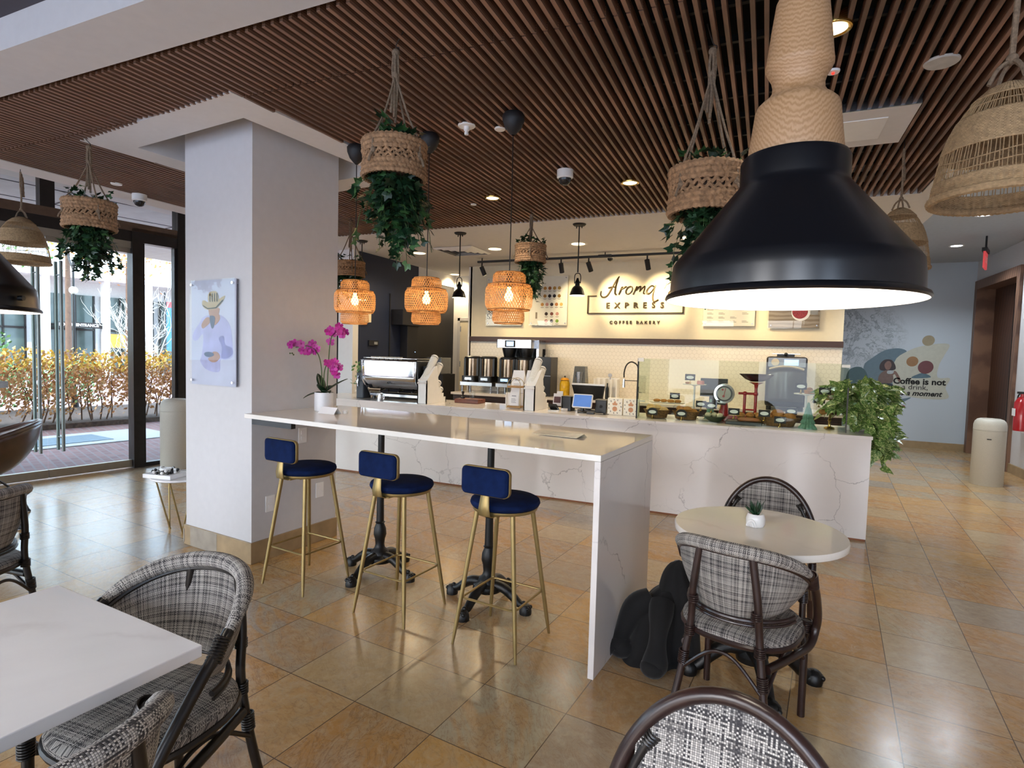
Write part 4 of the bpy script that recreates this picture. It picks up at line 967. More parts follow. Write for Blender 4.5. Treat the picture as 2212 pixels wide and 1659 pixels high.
# coat over a bag on the floor
t = thing('black_coat_bundle', 'black coat slumped over a bag on the floor beside the bar end panel', 'coat', (-.43, 2.90, 0), R(-12))
def lump(cx, cy, rx, ry, h, seed, fold=5, top=.5, lean=(0, 0)):
    m = MB(); rr_ = random.Random(seed); ph = [rr_.uniform(0, 6) for _ in range(6)]
    def f(u, v):
        a = 2*pi*u; s_ = sin(pi * min(1, .10 + v * .90) * .5 + 0); k = sqrt(max(0, 1 - v ** 5)) * (1 - (1 - top) * v) * (1 + (.07*sin(fold*a + ph[0] + v*2) + .05*sin(3*a + ph[1]) + .025*sin(11*a + ph[2] + v*5)))
        if v < .06: k *= 1.05
        return (cx + rx*k*cos(a) + lean[0]*v, cy + ry*k*sin(a) + lean[1]*v, h * v + .012*sin(4*a + ph[4])*v*(1-v)*4)
    m.grid(f, 72, 30); return m
obj('coat_body', lump(-.03, -.02, .15, .15, .37, 4, 6, .75, (.06, .06)), 'bag', t); obj('coat_collar', lump(.075, .06, .11, .12, .49, 9, 4, .9, (-.02, .02)), 'bag', t)
m = MB(); m.tube(cr([(-.04, -.02, .30), (-.11, -.07, .24), (-.155, -.10, .12), (-.16, -.125, .06), (-.15, -.13, .045)], 6), [.055 + .012*sin(i*.35) for i in range(25)], 14)
m.tube(cr([(.02, -.04, .30), (.04, -.12, .22), (.05, -.17, .12), (.055, -.20, .06), (.05, -.215, .045)], 6), [.052 + .010*sin(i*.4 + 1) for i in range(25)], 14); m.ball((-.15, -.14, .055), .06, 12, 8, (1.1, .9, .85)); m.ball((.05, -.215, .05), .055, 12, 8, (1.1, .9, .85)); obj('sleeve', m, 'bag', t)

# ------------------------------------------------------------------ square table front left with its chairs
tb = thing('square_table', 'glossy white square stone table in the near left corner', 'table', (-1.72, .668, 0), R(-3.9))
m = MB(); m.box(-.37, .37, -.37, .37, .697, .73); obj('top', m, 'tabletop', tb, smooth=False, bevel=.003)
m = MB(); m.lathe([(.0005, .09), (.07, .09), (.075, .12), (.05, .15), (.045, .19), (.055, .25), (.036, .33), (.032, .66), (.11, .688), (.12, .697), (.0005, .697)], 20); obj('stem', m, 'iron', tb)
for k in range(4):
    q = Matrix.Rotation(pi/4 + k*pi/2, 3, 'Z'); m = MB(); m.tube([q @ Vector(p) for p in cr([(.04, 0, .15), (.12, 0, .15), (.19, 0, .10), (.24, 0, .05), (.27, 0, .04)], 5)], [.040 - .016 * i / 20 for i in range(21)], 10); m.ball(q @ Vector((.285, 0, .036)), .036, 10, 8); obj('leg', m, 'iron', tb)
barrel_chair('barrel back rattan chair at the far side of the square white table', (-1.625, 1.06, 0), R(184), 'rattan', 'barrel chairs round the square table', 'canebl')
barrel_chair('barrel back rattan chair at the bottom left edge, its rolled rim nearest the camera', (-1.29, .56, 0), R(90), 'rattanf', 'barrel chairs round the square table', 'canebl')
barrel_chair('barrel back rattan chair cut by the left edge beyond the square table', (-3.48, 1.36, 0), R(110), 'rattan', None, 'canebl')

# leather bucket chair, side table, beads, bins
t = thing('bucket_chair', 'brown leather bucket armchair on thin black legs by the glass doors', 'armchair', (-5.83, 2.40, 0), R(150))
def bk_(u, v):
    th = 2*pi*u; ph = v * 1.42; back = .5 - .5*cos(th)           # th=pi is the back
    r_ = .39 * sin(ph); z_ = .40 + .34*(1 - cos(ph)) * (.55 + .95*back)
    return (r_ * sin(th) * 1.02, r_ * cos(th) * .95 - .06 * back, z_)
m = MB(); m.grid(bk_, 48, 16); obj('shell', m, 'leather', t, solid=.03)
m = MB(); m.tube([bk_(i/48, 1.0) for i in range(48)], .019, 8, True); obj('piping', m, 'leather', t)
m = MB(); m.lathe([(.0005, .46), (.20, .46), (.22, .475), (.20, .50), (.0005, .51)], 28); obj('cushion', m, 'leather', t)
for s_ in (-1, 1):
    m = MB(); m.tube(cr([(s_*.10, .10, .40), (s_*.22, .26, .20), (s_*.30, .34, .03), (s_*.30, .30, .011), (s_*.30, -.26, .011), (s_*.30, -.31, .03), (s_*.22, -.22, .22), (s_*.10, -.08, .40)], 6), .009, 8); obj('leg', m, 'blackmatte', t)
t = thing('side_table', 'small marble topped side table on gold hairpin legs behind the column', 'table', (-4.32, 3.13, 0), 0)
m = MB(); m.lathe([(.0005, .435), (.225, .435), (.235, .442), (.235, .455), (.0005, .455)], 40); obj('top', m, 'tabletop', t)
for k in range(3):
    a = R(200) + k*2*pi/3; m = MB()
    for da in (-.42, .42): m.cyl((.20*cos(a+da), .20*sin(a+da), .435), (.12*cos(a), .12*sin(a), .01), .0065, n=8)
    m.cyl((.12*cos(a), .12*sin(a), 0), (.12*cos(a), .12*sin(a), .012), .010); obj('leg', m, 'gold', t)
t = obj('book', MB().box(-.13, .13, -.10, .10, 0, .032), 'paper', loc=(-4.37, 3.02, .456), rz=.2, smooth=False, bevel=.003); tag(t, 'pale closed book on the marble side table under the bead string', 'book')
t = thing('bead_garland', 'string of black and white wooden beads coiled on the book', 'ornament', (-4.37, 3.02, .489), 0)
rg = random.Random(8); mb_, mw = MB(), MB(); 
for i in range(58):
    a = i * .43; r_ = .035 + .0012*i; p = (r_*cos(a)*1.1, r_*sin(a)*.85, .012 + .014*(1 if i % 3 == 0 and r_ < .09 else 0)); (mb_ if i % 2 else mw).ball(p, .0125, 8, 6)
obj('black_beads', mb_, 'black', t); obj('white_beads', mw, 'white', t)
obj('bead_ring', MB().torus((.02, -.02, .034), .035, .010, 24, 8), 'white', t)
def bin_(label, loc):
    t = thing('waste_bin', label, 'bin', loc, 0, 'round topped pale bins'); m = MB()
    m.lathe([(.0005, 0), (.168, 0), (.17, .005), (.17, .70), (.1705, .705)], 48); obj('body', m, 'bin', t)
    m = MB(); m.lathe([(.1705, .707), (.170, .77), (.158, .815), (.135, .842), (.105, .852), (.09, .850), (.082, .838), (.08, .79), (.075, .72)], 48); obj('lid', m, 'bin', t)
    m = MB(); m.lathe([(.0005, .72), (.078, .73)], 32); obj('opening', m, 'black', t); return t
bin_('round topped off-white litter bin beside the glass doors', (-6.62, 4.70, 0))
b_2 = bin_('round topped pale bin by the brown doorway on the right', (2.655, 9.13, 0))
obj('badge', MB().cbox((-.048, -.167, .60), (.045, .004, .012), rz=-.28), 'inkblack', b_2, smooth=False)

# ------------------------------------------------------------------ service counter
ct = thing('service_counter', 'long white veined stone service counter with a thin overhanging top', 'counter', (0, 0, 0))
m = MB(); m.box(-5.38, .84, 5.595, 5.625, .018, .876); m.box(.81, .84, 5.625, 6.30, .018, .876); obj('front_panel', m, 'quartz', ct, smooth=False)
m = MB(); m.box(-5.38, .845, 5.562, 6.32, .876, .905); obj('worktop', m, 'quartz', ct, smooth=False, bevel=.002)
m = MB(); m.box(-5.38, .838, 5.60, 5.628, 0, .018); obj('plinth', m, simple('terracotta_strip', '#8a5434', .6), ct, smooth=False)
m = MB(); m.box(-5.3, .80, 5.64, 6.28, .0, .875); obj('carcass', m, 'nearblack', ct, smooth=False)
bc = thing('back_counter', 'dark fronted back counter with a pale top along the tiled wall', 'counter', (0, 0, 0))
m = MB(); m.box(-4.45, .85, 7.74, 8.36, 0, .865); obj('cabinets', m, 'brownwood', bc, smooth=False)
m = MB(); m.box(-4.47, .87, 7.70, 8.366, .865, .90); obj('worktop', m, 'quartz', bc, smooth=False)
ZT = .906; ZB = .901

# espresso machine: polished back panel faces the guests
e = thing('espresso_machine', 'wide polished chrome espresso machine on the left of the counter', 'coffee machine', (-4.19, 5.98, ZT), 0)
def panel(u, v):
    z_ = .135 + .36 * v; y_ = -.26 + .12 * max(0, (.45 - v) / .45) ** 2 - .006 * sin(pi * v); x_ = (u - .5) * .80 * (1 - .06 * (1 - v) ** 1.5); return (x_, y_, z_)
m = MB(); m.grid(panel, 20, 20); obj('back_panel', m, 'chrome', e, solid=.012)
m = MB(); m.box(-.385, .385, -.14, .22, .14, .40); obj('body', m, 'black', e, smooth=False, bevel=.01)
for s_ in (-1, 1):
    m = MB(); m.prism([(-.28, .49), (.20, .47), (.23, .36), (.12, .20), (.10, .03), (-.10, .03), (-.16, .13), (-.25, .24)], -.012, .012, Matrix(((0, 0, 1, s_ * .41), (1, 0, 0, 0), (0, 1, 0, 0), (0, 0, 0, 1)))); obj('side_cheek', m, 'black' if s_ > 0 else 'chrome', e, smooth=False, bevel=.004)
m = MB(); m.box(-.39, .39, -.25, .20, .485, .495); m.tube([(-.39, -.25, .515), (.39, -.25, .515), (.39, .19, .515), (-.39, .19, .515)], .006, 8, True); obj('cup_rail', m, 'chrome', e)
m = MB(); m.box(-.40, .40, -.05, .27, .03, .06); obj('drip_tray', m, 'steel', e, smooth=False)
for x_ in (-.22, .06, .26):
    m = MB(); m.cyl((x_, .02, .12), (x_, .02, .20), .035, n=16); m.tube([(x_, -.02, .13), (x_, -.10, .115), (x_, -.15, .10)], .010, 8); obj('group_head', m, 'steel', e)
m = MB()
for x_ in (-.34, .34):
    for y_ in (-.10, .18): m.cyl((x_, y_, 0), (x_, y_, .035), .022)
obj('feet', m, 'black', e)
for i in range(9):
    c_ = obj('espresso_cup', MB().lathe([(.0005, 0), (.02, 0), (.034, .03), (.034, .034), (.030, .034), (.018, .004)], 16), 'cup', loc=(-4.19 - .33 + i * .045, 5.98 - .14 + .03 * (i % 3), ZT + .497)); tag(c_, 'small white cup on top of the espresso machine', 'cup', 'cups on the espresso machine')
# portafilter knobs and milk jug by the machine
t = thing('steel_milk_jug', 'small steel milk jug under the espresso machine', 'jug', (-4.30, 5.70, ZT)); m = MB(); m.lathe([(.0005, 0), (.036, 0), (.038, .03), (.030, .07), (.032, .085)], 24); obj('body', m, 'chrome', t); m = MB(); m.tube(cr([(.03, 0, .07), (.06, 0, .06), (.055, 0, .02), (.036, 0, .015)], 5), .004, 6); obj('handle', m, 'chrome', t)
t = thing('coffee_grinder', 'dark grey grinder standing left of the espresso machine', 'grinder', (-4.68, 5.86, ZT)); m = MB(); m.rbox((0, 0, .11), (.12, .16, .22), .02); m.cbox((0, -.01, .27), (.11, .13, .10)); obj('body', m, simple('slate_grey_casing', '#343c46', .5), t, smooth=False, bevel=.004)
m = MB(); m.lathe([(.03, .32), (.055, .35), (.06, .42), (.0005, .425)], 24); obj('hopper', m, 'acrylic', t); m = MB(); m.tube([(-.02, -.08, .28), (-.02, -.10, .20), (-.02, -.09, .15)], .008, 8); obj('spout', m, 'chrome', t)
t = thing('coffee_grinder', 'tall slate coloured cylinder beside the right end of the espresso machine', 'grinder', (-3.72, 5.86, ZT)); m = MB(); m.lathe([(.0005, 0), (.075, 0), (.075, .42), (.07, .43), (.0005, .43)], 28); obj('body', m, simple('slate_cylinder', '#2c333d', .4), t); m = MB(); m.lathe([(.076, .37), (.078, .375), (.078, .385), (.076, .39)], 28); obj('band', m, 'steel', t)
for i, x_ in enumerate((-4.86, -4.78)):
    t = thing('water_bottle', ['pale plastic bottle at the far left end of the counter', 'second pale plastic bottle at the left end of the counter, beside the grinder'][i], 'bottle', (x_, 5.95, ZT)); m = MB(); m.lathe([(.0005, 0), (.035, 0), (.037, .01), (.037, .15), (.02, .18), (.016, .20)], 20); obj('body', m, 'acrylic', t); m = MB(); m.lathe([(.017, .19), (.018, .215), (.0005, .216)], 16); obj('cap', m, 'white', t)
t = thing('leafy_plant', 'small green plant at the left end of the counter', 'plant', (-4.98, 6.2, ZT)); m = MB(); m.lathe([(.0005, 0), (.05, 0), (.06, .10), (.05, .10), (.0005, .09)], 20); obj('pot', m, 'white', t)
m = MB(); rp = random.Random(21)
for i in range(120): leaf_quad(m, (rp.gauss(0, .06), rp.gauss(0, .06), .12 + abs(rp.gauss(.14, .09))), .028, rp)
obj('leaves', m, 'green', t, smooth=False)

# slanted cup dispensers
def dispenser(loc, label):
    t = thing('cup_dispenser', label, 'dispenser', loc, 0, 'white slanted cup dispensers')
    m = MB(); MX = lambda x0: Matrix(((0, 0, 1, x0), (1, 0, 0, 0), (0, 1, 0, 0), (0, 0, 0, 1)))
    m.prism([(0, 0), (.44, 0), (.44, .06), (.38, .06), (.38, .11), (.32, .11), (.32, .18), (.26, .18), (.26, .24), (.18, .30), (.02, .285), (0, .27)], 0, .012, MX(-.065)); m.prism([(0, 0), (.44, 0), (.44, .06), (.38, .06), (.38, .11), (.32, .11), (.32, .18), (.26, .18), (.26, .24), (.22, .44), (.19, .44), (0, .27)], 0, .012, MX(.053))
    m.box(-.065, .065, 0, .012, 0, .27); m.box(-.065, .065, .425, .44, 0, .06); m.cbox((0, .10, .33), (.12, .012, .30), rx=R(-50)); obj('box', m, 'white', t, smooth=False)
    return t
CUPM = {}
def cup_stack(loc, d, n, r, label, grp):
    d = Vector(d).normalized(); q = d.to_track_quat('Z', 'Y')
    if r not in CUPM:
        a = MB(); a.lathe([(.0005, -.07), (r * .72, -.07), (r * .96, -.004)], 20); a.torus((0, 0, -.002), r, .0034, 20, 6); CUPM[r] = (a.mesh('paper_cup'), MB().lathe([(r + .003, -.004), (r + .004, .006), (r * .9, .012), (r * .86, .020), (.0005, .020)], 24).mesh('cup_lid'))
        CUPM[r][0].materials.append(M['cup']); CUPM[r][1].materials.append(M['white'])
    for i in range(n + 1):
        o = bpy.data.objects.new('paper_cup' if i < n else 'cup_lid', CUPM[r][0 if i < n else 1]); C.objects.link(o)
        if i == n: o.name = 'lid'; o.parent = prev; o.location = (0, 0, .014); continue
        prev = o; o.location = Vector(loc) + d * (.014 * i); o.rotation_mode = 'QUATERNION'; o.rotation_quaternion = q
        tag(o, ('white paper cup in the ' if i < n else 'white lid topping the ') + label, 'cup' if i < n else 'lid', grp if i < n else None)
dispenser((-3.66, 5.64, ZT), 'white slanted cup dispenser beside the espresso machine')
dispenser((-2.33, 5.70, ZT), 'white slanted cup dispenser beside the gold wire rack')
dsp = (.0, .64, .77)
for x0, y0, nm in ((-3.66, 5.64, 'by the espresso machine'), (-2.33, 5.70, 'by the card reader')):
    cup_stack((x0 - .02, y0 + .10, ZT + .30), dsp, 22, .043, 'taller slanted stack of the dispenser ' + nm, 'cups in the taller stack ' + nm)
    cup_stack((x0 - .005, y0 + .22, ZT + .24), dsp, 19, .040, 'second slanted stack of the dispenser ' + nm, 'cups in the second stack ' + nm)
    cup_stack((x0, y0 + .30, ZT + .17), dsp, 6, .038, 'short lower stack of the dispenser ' + nm, 'cups in the short stack ' + nm)
    cup_stack((x0, y0 + .37, ZT + .11), dsp, 4, .036, 'lowest stack of the dispenser ' + nm, 'cups in the lowest stack ' + nm)
t = thing('wooden_tray', 'reddish wooden tray with tamping tools behind the cup dispenser', 'tray', (-3.28, 6.12, ZT)); obj('base', MB().box(-.16, .16, -.10, .10, 0, .05), 'woodtray', t, smooth=False, bevel=.004)
t = thing('coffee_tamper', 'black handled coffee tamper standing on the wooden tray', 'tamper', (-3.38, 6.12, ZT + .051)); m = MB(); m.lathe([(.0005, 0), (.028, 0), (.028, .018), (.010, .026), (.010, .05), (.016, .06), (.017, .085), (.0005, .09)], 20); obj('body', m, 'black', t)
t = thing('glass_tumbler', 'clear glass tumbler on the wooden tray', 'glass', (-3.24, 6.10, ZT + .051)); m = MB(); m.lathe([(.0005, .003), (.033, .003), (.038, .10), (.036, .10), (.031, .008), (.0005, .008)], 24); obj('body', m, 'acrylic', t)
t = thing('wire_rack', 'gold wire display rack holding a coffee bag near the middle of the counter', 'rack', (-2.56, 5.80, ZT)); m = MB()
for y_ in (0, .10): m.tube([(-.08, y_, .0), (-.08, y_, .26)] + [(-.08 * cos(a), y_, .26 + .08 * sin(a)) for a in [pi * i / 14 for i in range(15)]] + [(.08, y_, 0)], .003, 6)
obj('frame', m, 'gold', t); obj('shelf', MB().box(-.08, .08, 0, .10, .008, .03), simple('tan_wooden_shelf', '#a37b4a', .5), t, smooth=False); obj('shelf', MB().box(-.08, .08, 0, .10, .232, .252), simple('tan_wooden_shelf', '#a37b4a', .5), t, smooth=False)
def bagm(w, d, h, mat='paper'):
    m = MB(); m.add([(-w, -d, 0), (w, -d, 0), (w, d, 0), (-w, d, 0), (-w*1.03, -d*1.1, h*.5), (w*1.03, -d*1.1, h*.5), (w*1.03, d*1.1, h*.5), (-w*1.03, d*1.1, h*.5), (-w*.92, -d*.15, h*.95), (w*.92, -d*.15, h*.95), (w*.92, d*.15, h*.95), (-w*.92, d*.15, h*.95), (-w*.92, -.002, h), (w*.92, -.002, h), (w*.92, .002, h), (-w*.92, .002, h)],
      [(3, 2, 1, 0)] + [(j*4+i, j*4+(i+1) % 4, (j+1)*4+(i+1) % 4, (j+1)*4+i) for j in range(3) for i in range(4)] + [(12, 13, 14, 15)]); return m
def bag(loc, w, d, h, label, g=None):
    t = thing('coffee_bag', label, 'bag', loc, 0, g); obj('body', bagm(w, d, h), 'paper', t, smooth=False); m = MB()
    for i in range(4): m.box(-w*.6, w*(.5 - .15*(i % 2)), -d*1.1 - .0015, -d*1.1 - .0005, h*(.18 + .07*i), h*(.18 + .07*i) + .004)
    m.box(-w*.45, w*.45, -d*1.0 - .004, -d*.9 - .002, h*.56, h*.60); obj('print', m, simple('grey_print', '#8a8690', .7), t, smooth=False); return t
bag((-2.56, 5.85, ZT + .031), .055, .035, .19, 'white coffee bag standing inside the gold wire rack')
bag((-2.62, 6.08, ZT + .16), .075, .04, .26, 'large white coffee bag raised behind the gold wire rack'); obj_ = obj('display_block', MB().box(-.22, .16, -.06, .07, 0, .158), 'quartz', loc=(-2.54, 6.08, ZT), smooth=False, bevel=.003); tag(obj_, 'pale block carrying the two large coffee bags', 'stand')
bag((-2.45, 6.09, ZT + .16), .075, .04, .265, 'second large white coffee bag, next to the slanted cups')
t = thing('card_reader', 'small black payment terminal on the counter right of the cup dispenser', 'card reader', (-2.10, 5.86, ZT)); obj('body', MB().cbox((0, 0, .035), (.09, .12, .03), rx=R(-35)), 'black', t, smooth=False, bevel=.004); obj('stand', MB().box(-.05, .05, -.05, .05, 0, .012), 'white', t, smooth=False)
t = thing('leaflet_stand', 'clear stand of small printed leaflets beside the black napkin box', 'leaflet stand', (-2.12, 6.03, ZT)); obj('leaflet', MB().cbox((0, 0, .11), (.10, .006, .14), rx=R(-12)), 'paper', t, smooth=False); obj('print', MB().cbox((0, -.006, .11), (.08, .003, .07), rx=R(-12)), simple('dark_red_photo_print', '#5c3a3a', .5), t, smooth=False); obj('holder', MB().box(-.055, .055, -.03, .03, 0, .02), 'acrylic', t, smooth=False)
obj('leaflet', MB().cbox((.01, .05, .17), (.07, .006, .07)), 'paper', t, smooth=False)
t = thing('napkin_box', 'black rounded napkin box between the leaflets and the tablet', 'napkin holder', (-1.99, 6.02, ZT)); obj('body', MB().rbox((0, 0, .08), (.13, .15, .16), .03), 'black', t, smooth=False, bevel=.006); obj('tray', MB().box(-.05, .03, -.10, -.07, 0, .03), 'chrome', t, smooth=False)
t = thing('payment_tablet', 'white framed tablet with a blue lit screen on a black stand', 'tablet', (-1.78, 5.88, ZT), .05); obj('stand', MB().lathe([(.0005, 0), (.055, 0), (.055, .01), (.02, .02), (.016, .06), (.0005, .065)], 20), 'black', t)
obj('frame', MB().rbox((0, -.01, .125), (.215, .155, .012), .012, rx=R(66)), 'white', t, smooth=False); obj('screen', MB().rbox((0, -.018, .128), (.19, .13, .004), .006, rx=R(66)), 'screen', t, smooth=False)
t = thing('till_monitor', 'black till monitor with its back to the room behind the tablet', 'monitor', (-1.80, 6.14, ZT)); m = MB(); m.add([(-.19, -.02, .28), (.19, -.02, .28), (.15, .02, .12), (-.15, .02, .12), (-.19, .02, .29), (.19, .02, .29), (.15, .06, .12), (-.15, .06, .12)], [(3, 2, 1, 0), (4, 5, 6, 7), (0, 1, 5, 4), (2, 3, 7, 6), (1, 2, 6, 5), (0, 4, 7, 3)]); obj('casing', m, 'black', t, smooth=False); obj('top_edge', MB().box(-.19, .19, -.021, .022, .282, .30), 'white', t, smooth=False); m = MB(); m.box(-.03, .03, .02, .05, 0, .16); m.box(-.10, .10, -.06, .10, 0, .012); obj('foot', m, 'black', t, smooth=False)
t = thing('receipt_printer', 'square black box between the tablet and the patterned gift boxes', 'printer', (-1.60, 6.02, ZT)); obj('body', MB().box(-.065, .055, -.06, .06, 0, .135), 'black', t, smooth=False, bevel=.004); obj('top', MB().box(-.066, .056, -.061, .061, .135, .145), simple('grey_lid', '#77756f', .5), t, smooth=False); obj('label_badge', MB().cyl((0, -.0615, .07), (0, -.0625, .07), .018), 'inkblack', t)
t = thing('cable_hub', 'small black hub with a cable in front of the tablet', 'hub', (-1.66, 5.78, ZT)); obj('body', MB().box(-.04, .04, -.02, .02, 0, .025), 'black', t, smooth=False, bevel=.003); obj('cable', MB().tube(cr([(.04, 0, .01), (.10, -.03, .006), (.16, .0, .006), (.12, .06, .006), (.18, .06, .006)], 6), .004, 6), 'black', t)
def giftbox(loc, label):
    t = thing('gift_box', label, 'box', loc, 0, 'patterned gift boxes'); obj('box', MB().box(-.078, .078, 0, .07, 0, .175), 'paperw', t, smooth=False, bevel=.002)
    rq = random.Random(4); m = MB(); m.cyl((0, -.0006, .062), (0, -.0012, .062), .026, n=20); m.prism([(0, .15), (.014, .125), (.03, .118), (.02, .10), (-.02, .10), (-.03, .118), (-.014, .125)], .0006, .0012, Matrix(((1, 0, 0, 0), (0, 0, -1, 0), (0, 1, 0, 0), (0, 0, 0, 1)))); obj('emblem', m, simple('orange_print', '#c9906a', .6), t, smooth=False)
    m = MB()
    for i in range(22):
        a = i * .2856 * 2; x_ = .062 * cos(a) * (1 + .1 * rq.random()); z_ = .088 + .075 * sin(a) * (.85 + .2 * rq.random()); m.cbox((x_, -.0009, z_), (.006, .0008, .013), ry=rq.uniform(-1, 1))
    obj('pattern', m, simple('grey_green_print', '#77756c', .6), t, smooth=False); return t
giftbox((-1.43, 5.88, ZT), 'patterned white gift box next to the black printer'); giftbox((-1.262, 5.88, ZT), 'patterned white gift box next to the glass display case')

# ------------------------------------------------------------------ glass display case and what stands in it
g = thing('display_case', 'clear glass pastry case on the right half of the counter', 'display case', (0, 0, 0))
obj('front_pane', MB().box(-1.16, .66, 5.70, 5.706, ZT, 1.50), 'case_glass', g, smooth=False); obj('end_pane', MB().box(-1.16, -1.154, 5.71, 6.28, ZT, 1.50), 'case_glass', g, smooth=False, label='greenish glass end pane'); obj('end_pane', MB().box(.654, .66, 5.71, 6.28, ZT, 1.50), 'case_glass', g, smooth=False, label='greenish glass end pane'); obj('top_pane', MB().box(-1.16, .66, 5.70, 6.28, 1.500, 1.506), 'case_glass', g, smooth=False)
m = MB(); m.box(-1.170, -1.158, 5.692, 5.708, ZT, 1.505); obj('corner_post', m, 'blackmatte', g, smooth=False)
m = MB(); m.box(.655, .665, 5.692, 5.704, ZT, 1.30); obj('corner_post', m, 'bronze', g, smooth=False)
m = MB(); m.box(-1.165, -1.11, 5.69, 5.712, 1.475, 1.512); m.box(.60, .665, 5.69, 5.712, 1.475, 1.50); m.cbox((-1.12, 5.72, 1.08), (.06, .02, .012)); obj('clamps', m, 'rail', g, smooth=False)
def price_card(loc, label, rnd_=False):
    t = thing('price_card', label, 'price card', loc, 0, 'black price cards with white ovals'); m = MB()
    if rnd_: m.prism([(-.042, -.024), (.042, -.024), (.042, .008)] + [(.042*cos(a), .008 + .03*sin(a)) for a in [pi*i/10 for i in range(1, 10)]] + [(-.042, .008)], 0, .003, Matrix(((1, 0, 0, 0), (0, 0, -1, 0), (0, 1, 0, .055), (0, 0, 0, 1))))
    else: m.box(-.042, .042, -.003, 0, .031, .085)
    obj('card', m, 'cardbl', t, smooth=False); m = MB(); m.lathe([(.0005, 0), (1, 0)], 28); m.v = [(p[0]*.031, -.0036, .057 + p[1]*.0145) for p in m.v]; obj('oval', m, 'white', t, smooth=False)
    m = MB(); m.cyl((0, .002, .008), (0, .002, .035), .003); m.lathe([(.0005, 0), (.011, 0), (.007, .008), (.0005, .010)], 14); obj('foot', m, 'brass', t); t.scale = (1.18,) * 3; return t
def basket(loc, w, d, h, label):
    t = thing('bread_basket', label, 'basket', loc, 0, 'wicker baskets of pastries'); m = MB()
    m.lathe([(.0005, .004), (.72, .004), (.82, h*.5), (1.0, h), (.94, h), (.78, h*.5), (.68, .012), (.0005, .012)], 40, fn=lambda a, z: .02*sin(a*30 + z*300), ell=(w, d)); obj('body', m, 'wicker', t); return t
def roll(m, p, r, sx=1.5, rr_=rnd):
    a = rr_.uniform(-.6, .6); k = len(m.v); m.ball((0, 0, 0), r, 12, 8, (sx, 1, .8), lambda ph, th: .06*sin(6*ph) + .05*sin(9*th)); q = Matrix.Rotation(a, 3, 'Z'); m.v[k:] = [tuple(q @ Vector(v) + Vector(p)) for v in m.v[k:]]; return m
def pastries(pts, r, sx, mat, name, label, cat, grp):
    for i, p in enumerate(pts):
        o = obj(name, roll(MB(), (0, 0, 0), r, sx), mat, loc=p); tag(o, label, cat, grp)
basket((-1.0, 5.90, ZT), .135, .10, .085, 'wicker basket of wrapped pastries at the left end of the glass case'); basket((-.715, 5.92, ZT), .135, .10, .085, 'wicker basket of pastries second from the left in the glass case'); basket((.12, 5.90, ZT), .19, .11, .085, 'large wicker basket of golden rolls in front of the oven')
rr = random.Random(17)
pastries([(-1.0 + .06*(i % 3 - 1) + rr.uniform(-.01, .01), 5.88 + .04*(i // 3), ZT + .085 + .02*(i % 2)) for i in range(5)], .038, 1.3, 'pastry2', 'wrapped_pastry', 'golden pastry heaped in the leftmost wicker basket of the case', 'pastry', 'pastries in the leftmost basket')
pastries([(-.70 + .06*(i % 3 - 1) + rr.uniform(-.01, .01), 5.89 + .04*(i // 3), ZT + .085 + .02*(i % 2)) for i in range(5)], .037, 1.3, 'pastry', 'ring_pastry', 'brown pastry in the second wicker basket from the left of the case', 'pastry', 'pastries in the second basket')
pastries([(.12 + .10*(i % 3 - 1), 5.87 + .06*(i // 3), ZT + .085 + (.03 if i == 4 else 0)) for i in range(6)], .050, 1.2, 'pastry', 'golden_roll', 'golden roll in the large wicker basket in front of the oven', 'bread roll', 'golden rolls in the large basket')
t = thing('pastry_platter', 'flat platter of caramel pastries on a riser above the leftmost basket', 'platter', (-.93, 6.10, ZT)); m = MB(); m.lathe([(.0005, .14), (.13, .14), (.145, .152), (.0005, .146)], 36, ell=(1.3, .8)); obj('plate', m, 'white', t); m = MB(); m.box(-.12, .12, -.06, .06, 0, .14); obj('riser', m, 'acrylic', t, smooth=False)
pastries([(-1.03 + .07*i, 6.07, ZT + .165) for i in range(4)], .022, 1.8, 'pastry', 'caramel_bar', 'flat caramel pastry on the platter above the leftmost basket', 'pastry', 'caramel pastries on the platter')
t = thing('cake_stand', 'tall white cake stand with a pink cake in the left part of the case', 'cake stand', (-.66, 6.08, ZT)); m = MB(); m.lathe([(.0005, 0), (.05, 0), (.05, .008), (.010, .02), (.010, .33), (.03, .34), (.115, .345), (.117, .352), (.0005, .352)], 36); obj('body', m, 'white', t)
t = obj('pink_cake', MB().lathe([(.0005, 0), (.035, 0), (.037, .02), (.033, .035), (.0005, .038)], 20), 'pink', loc=(-.60, 6.06, ZT + .353)); tag(t, 'small pink iced cake on the tall white cake stand', 'cake')
t = obj('small_tart', MB().lathe([(.0005, 0), (.025, 0), (.03, .018), (.0005, .022)], 18), 'pastry', loc=(-.72, 6.05, ZT + .353)); tag(t, 'small brown tart on the tall white cake stand', 'cake')
t = thing('glass_bowl', 'shallow green glass bowl of pale meringues next to the second basket', 'bowl', (-.44, 5.90, ZT)); m = MB(); m.lathe([(.0005, .0), (.05, .0), (.09, .035), (.11, .055), (.105, .055), (.08, .035), (.0005, .012)], 32); obj('body', m, simple('dark_green_bowl', '#3d4a36', .3), t)
pastries([(-.50 + .055*i, 5.89 + .03*(i % 2), ZT + .065) for i in range(3)], .03, 1.0, simple('meringue', '#ddd2ae', .6), 'meringue', 'pale meringue in the shallow green glass bowl', 'pastry', 'meringues in the green bowl')
t = thing('dark_tray', 'dark tray of muffins and sausage rolls in front of the red scale', 'tray', (-.17, 5.86, ZT)); obj('base', MB().box(-.16, .16, -.10, .12, 0, .03), 'black', t, smooth=False, bevel=.003)
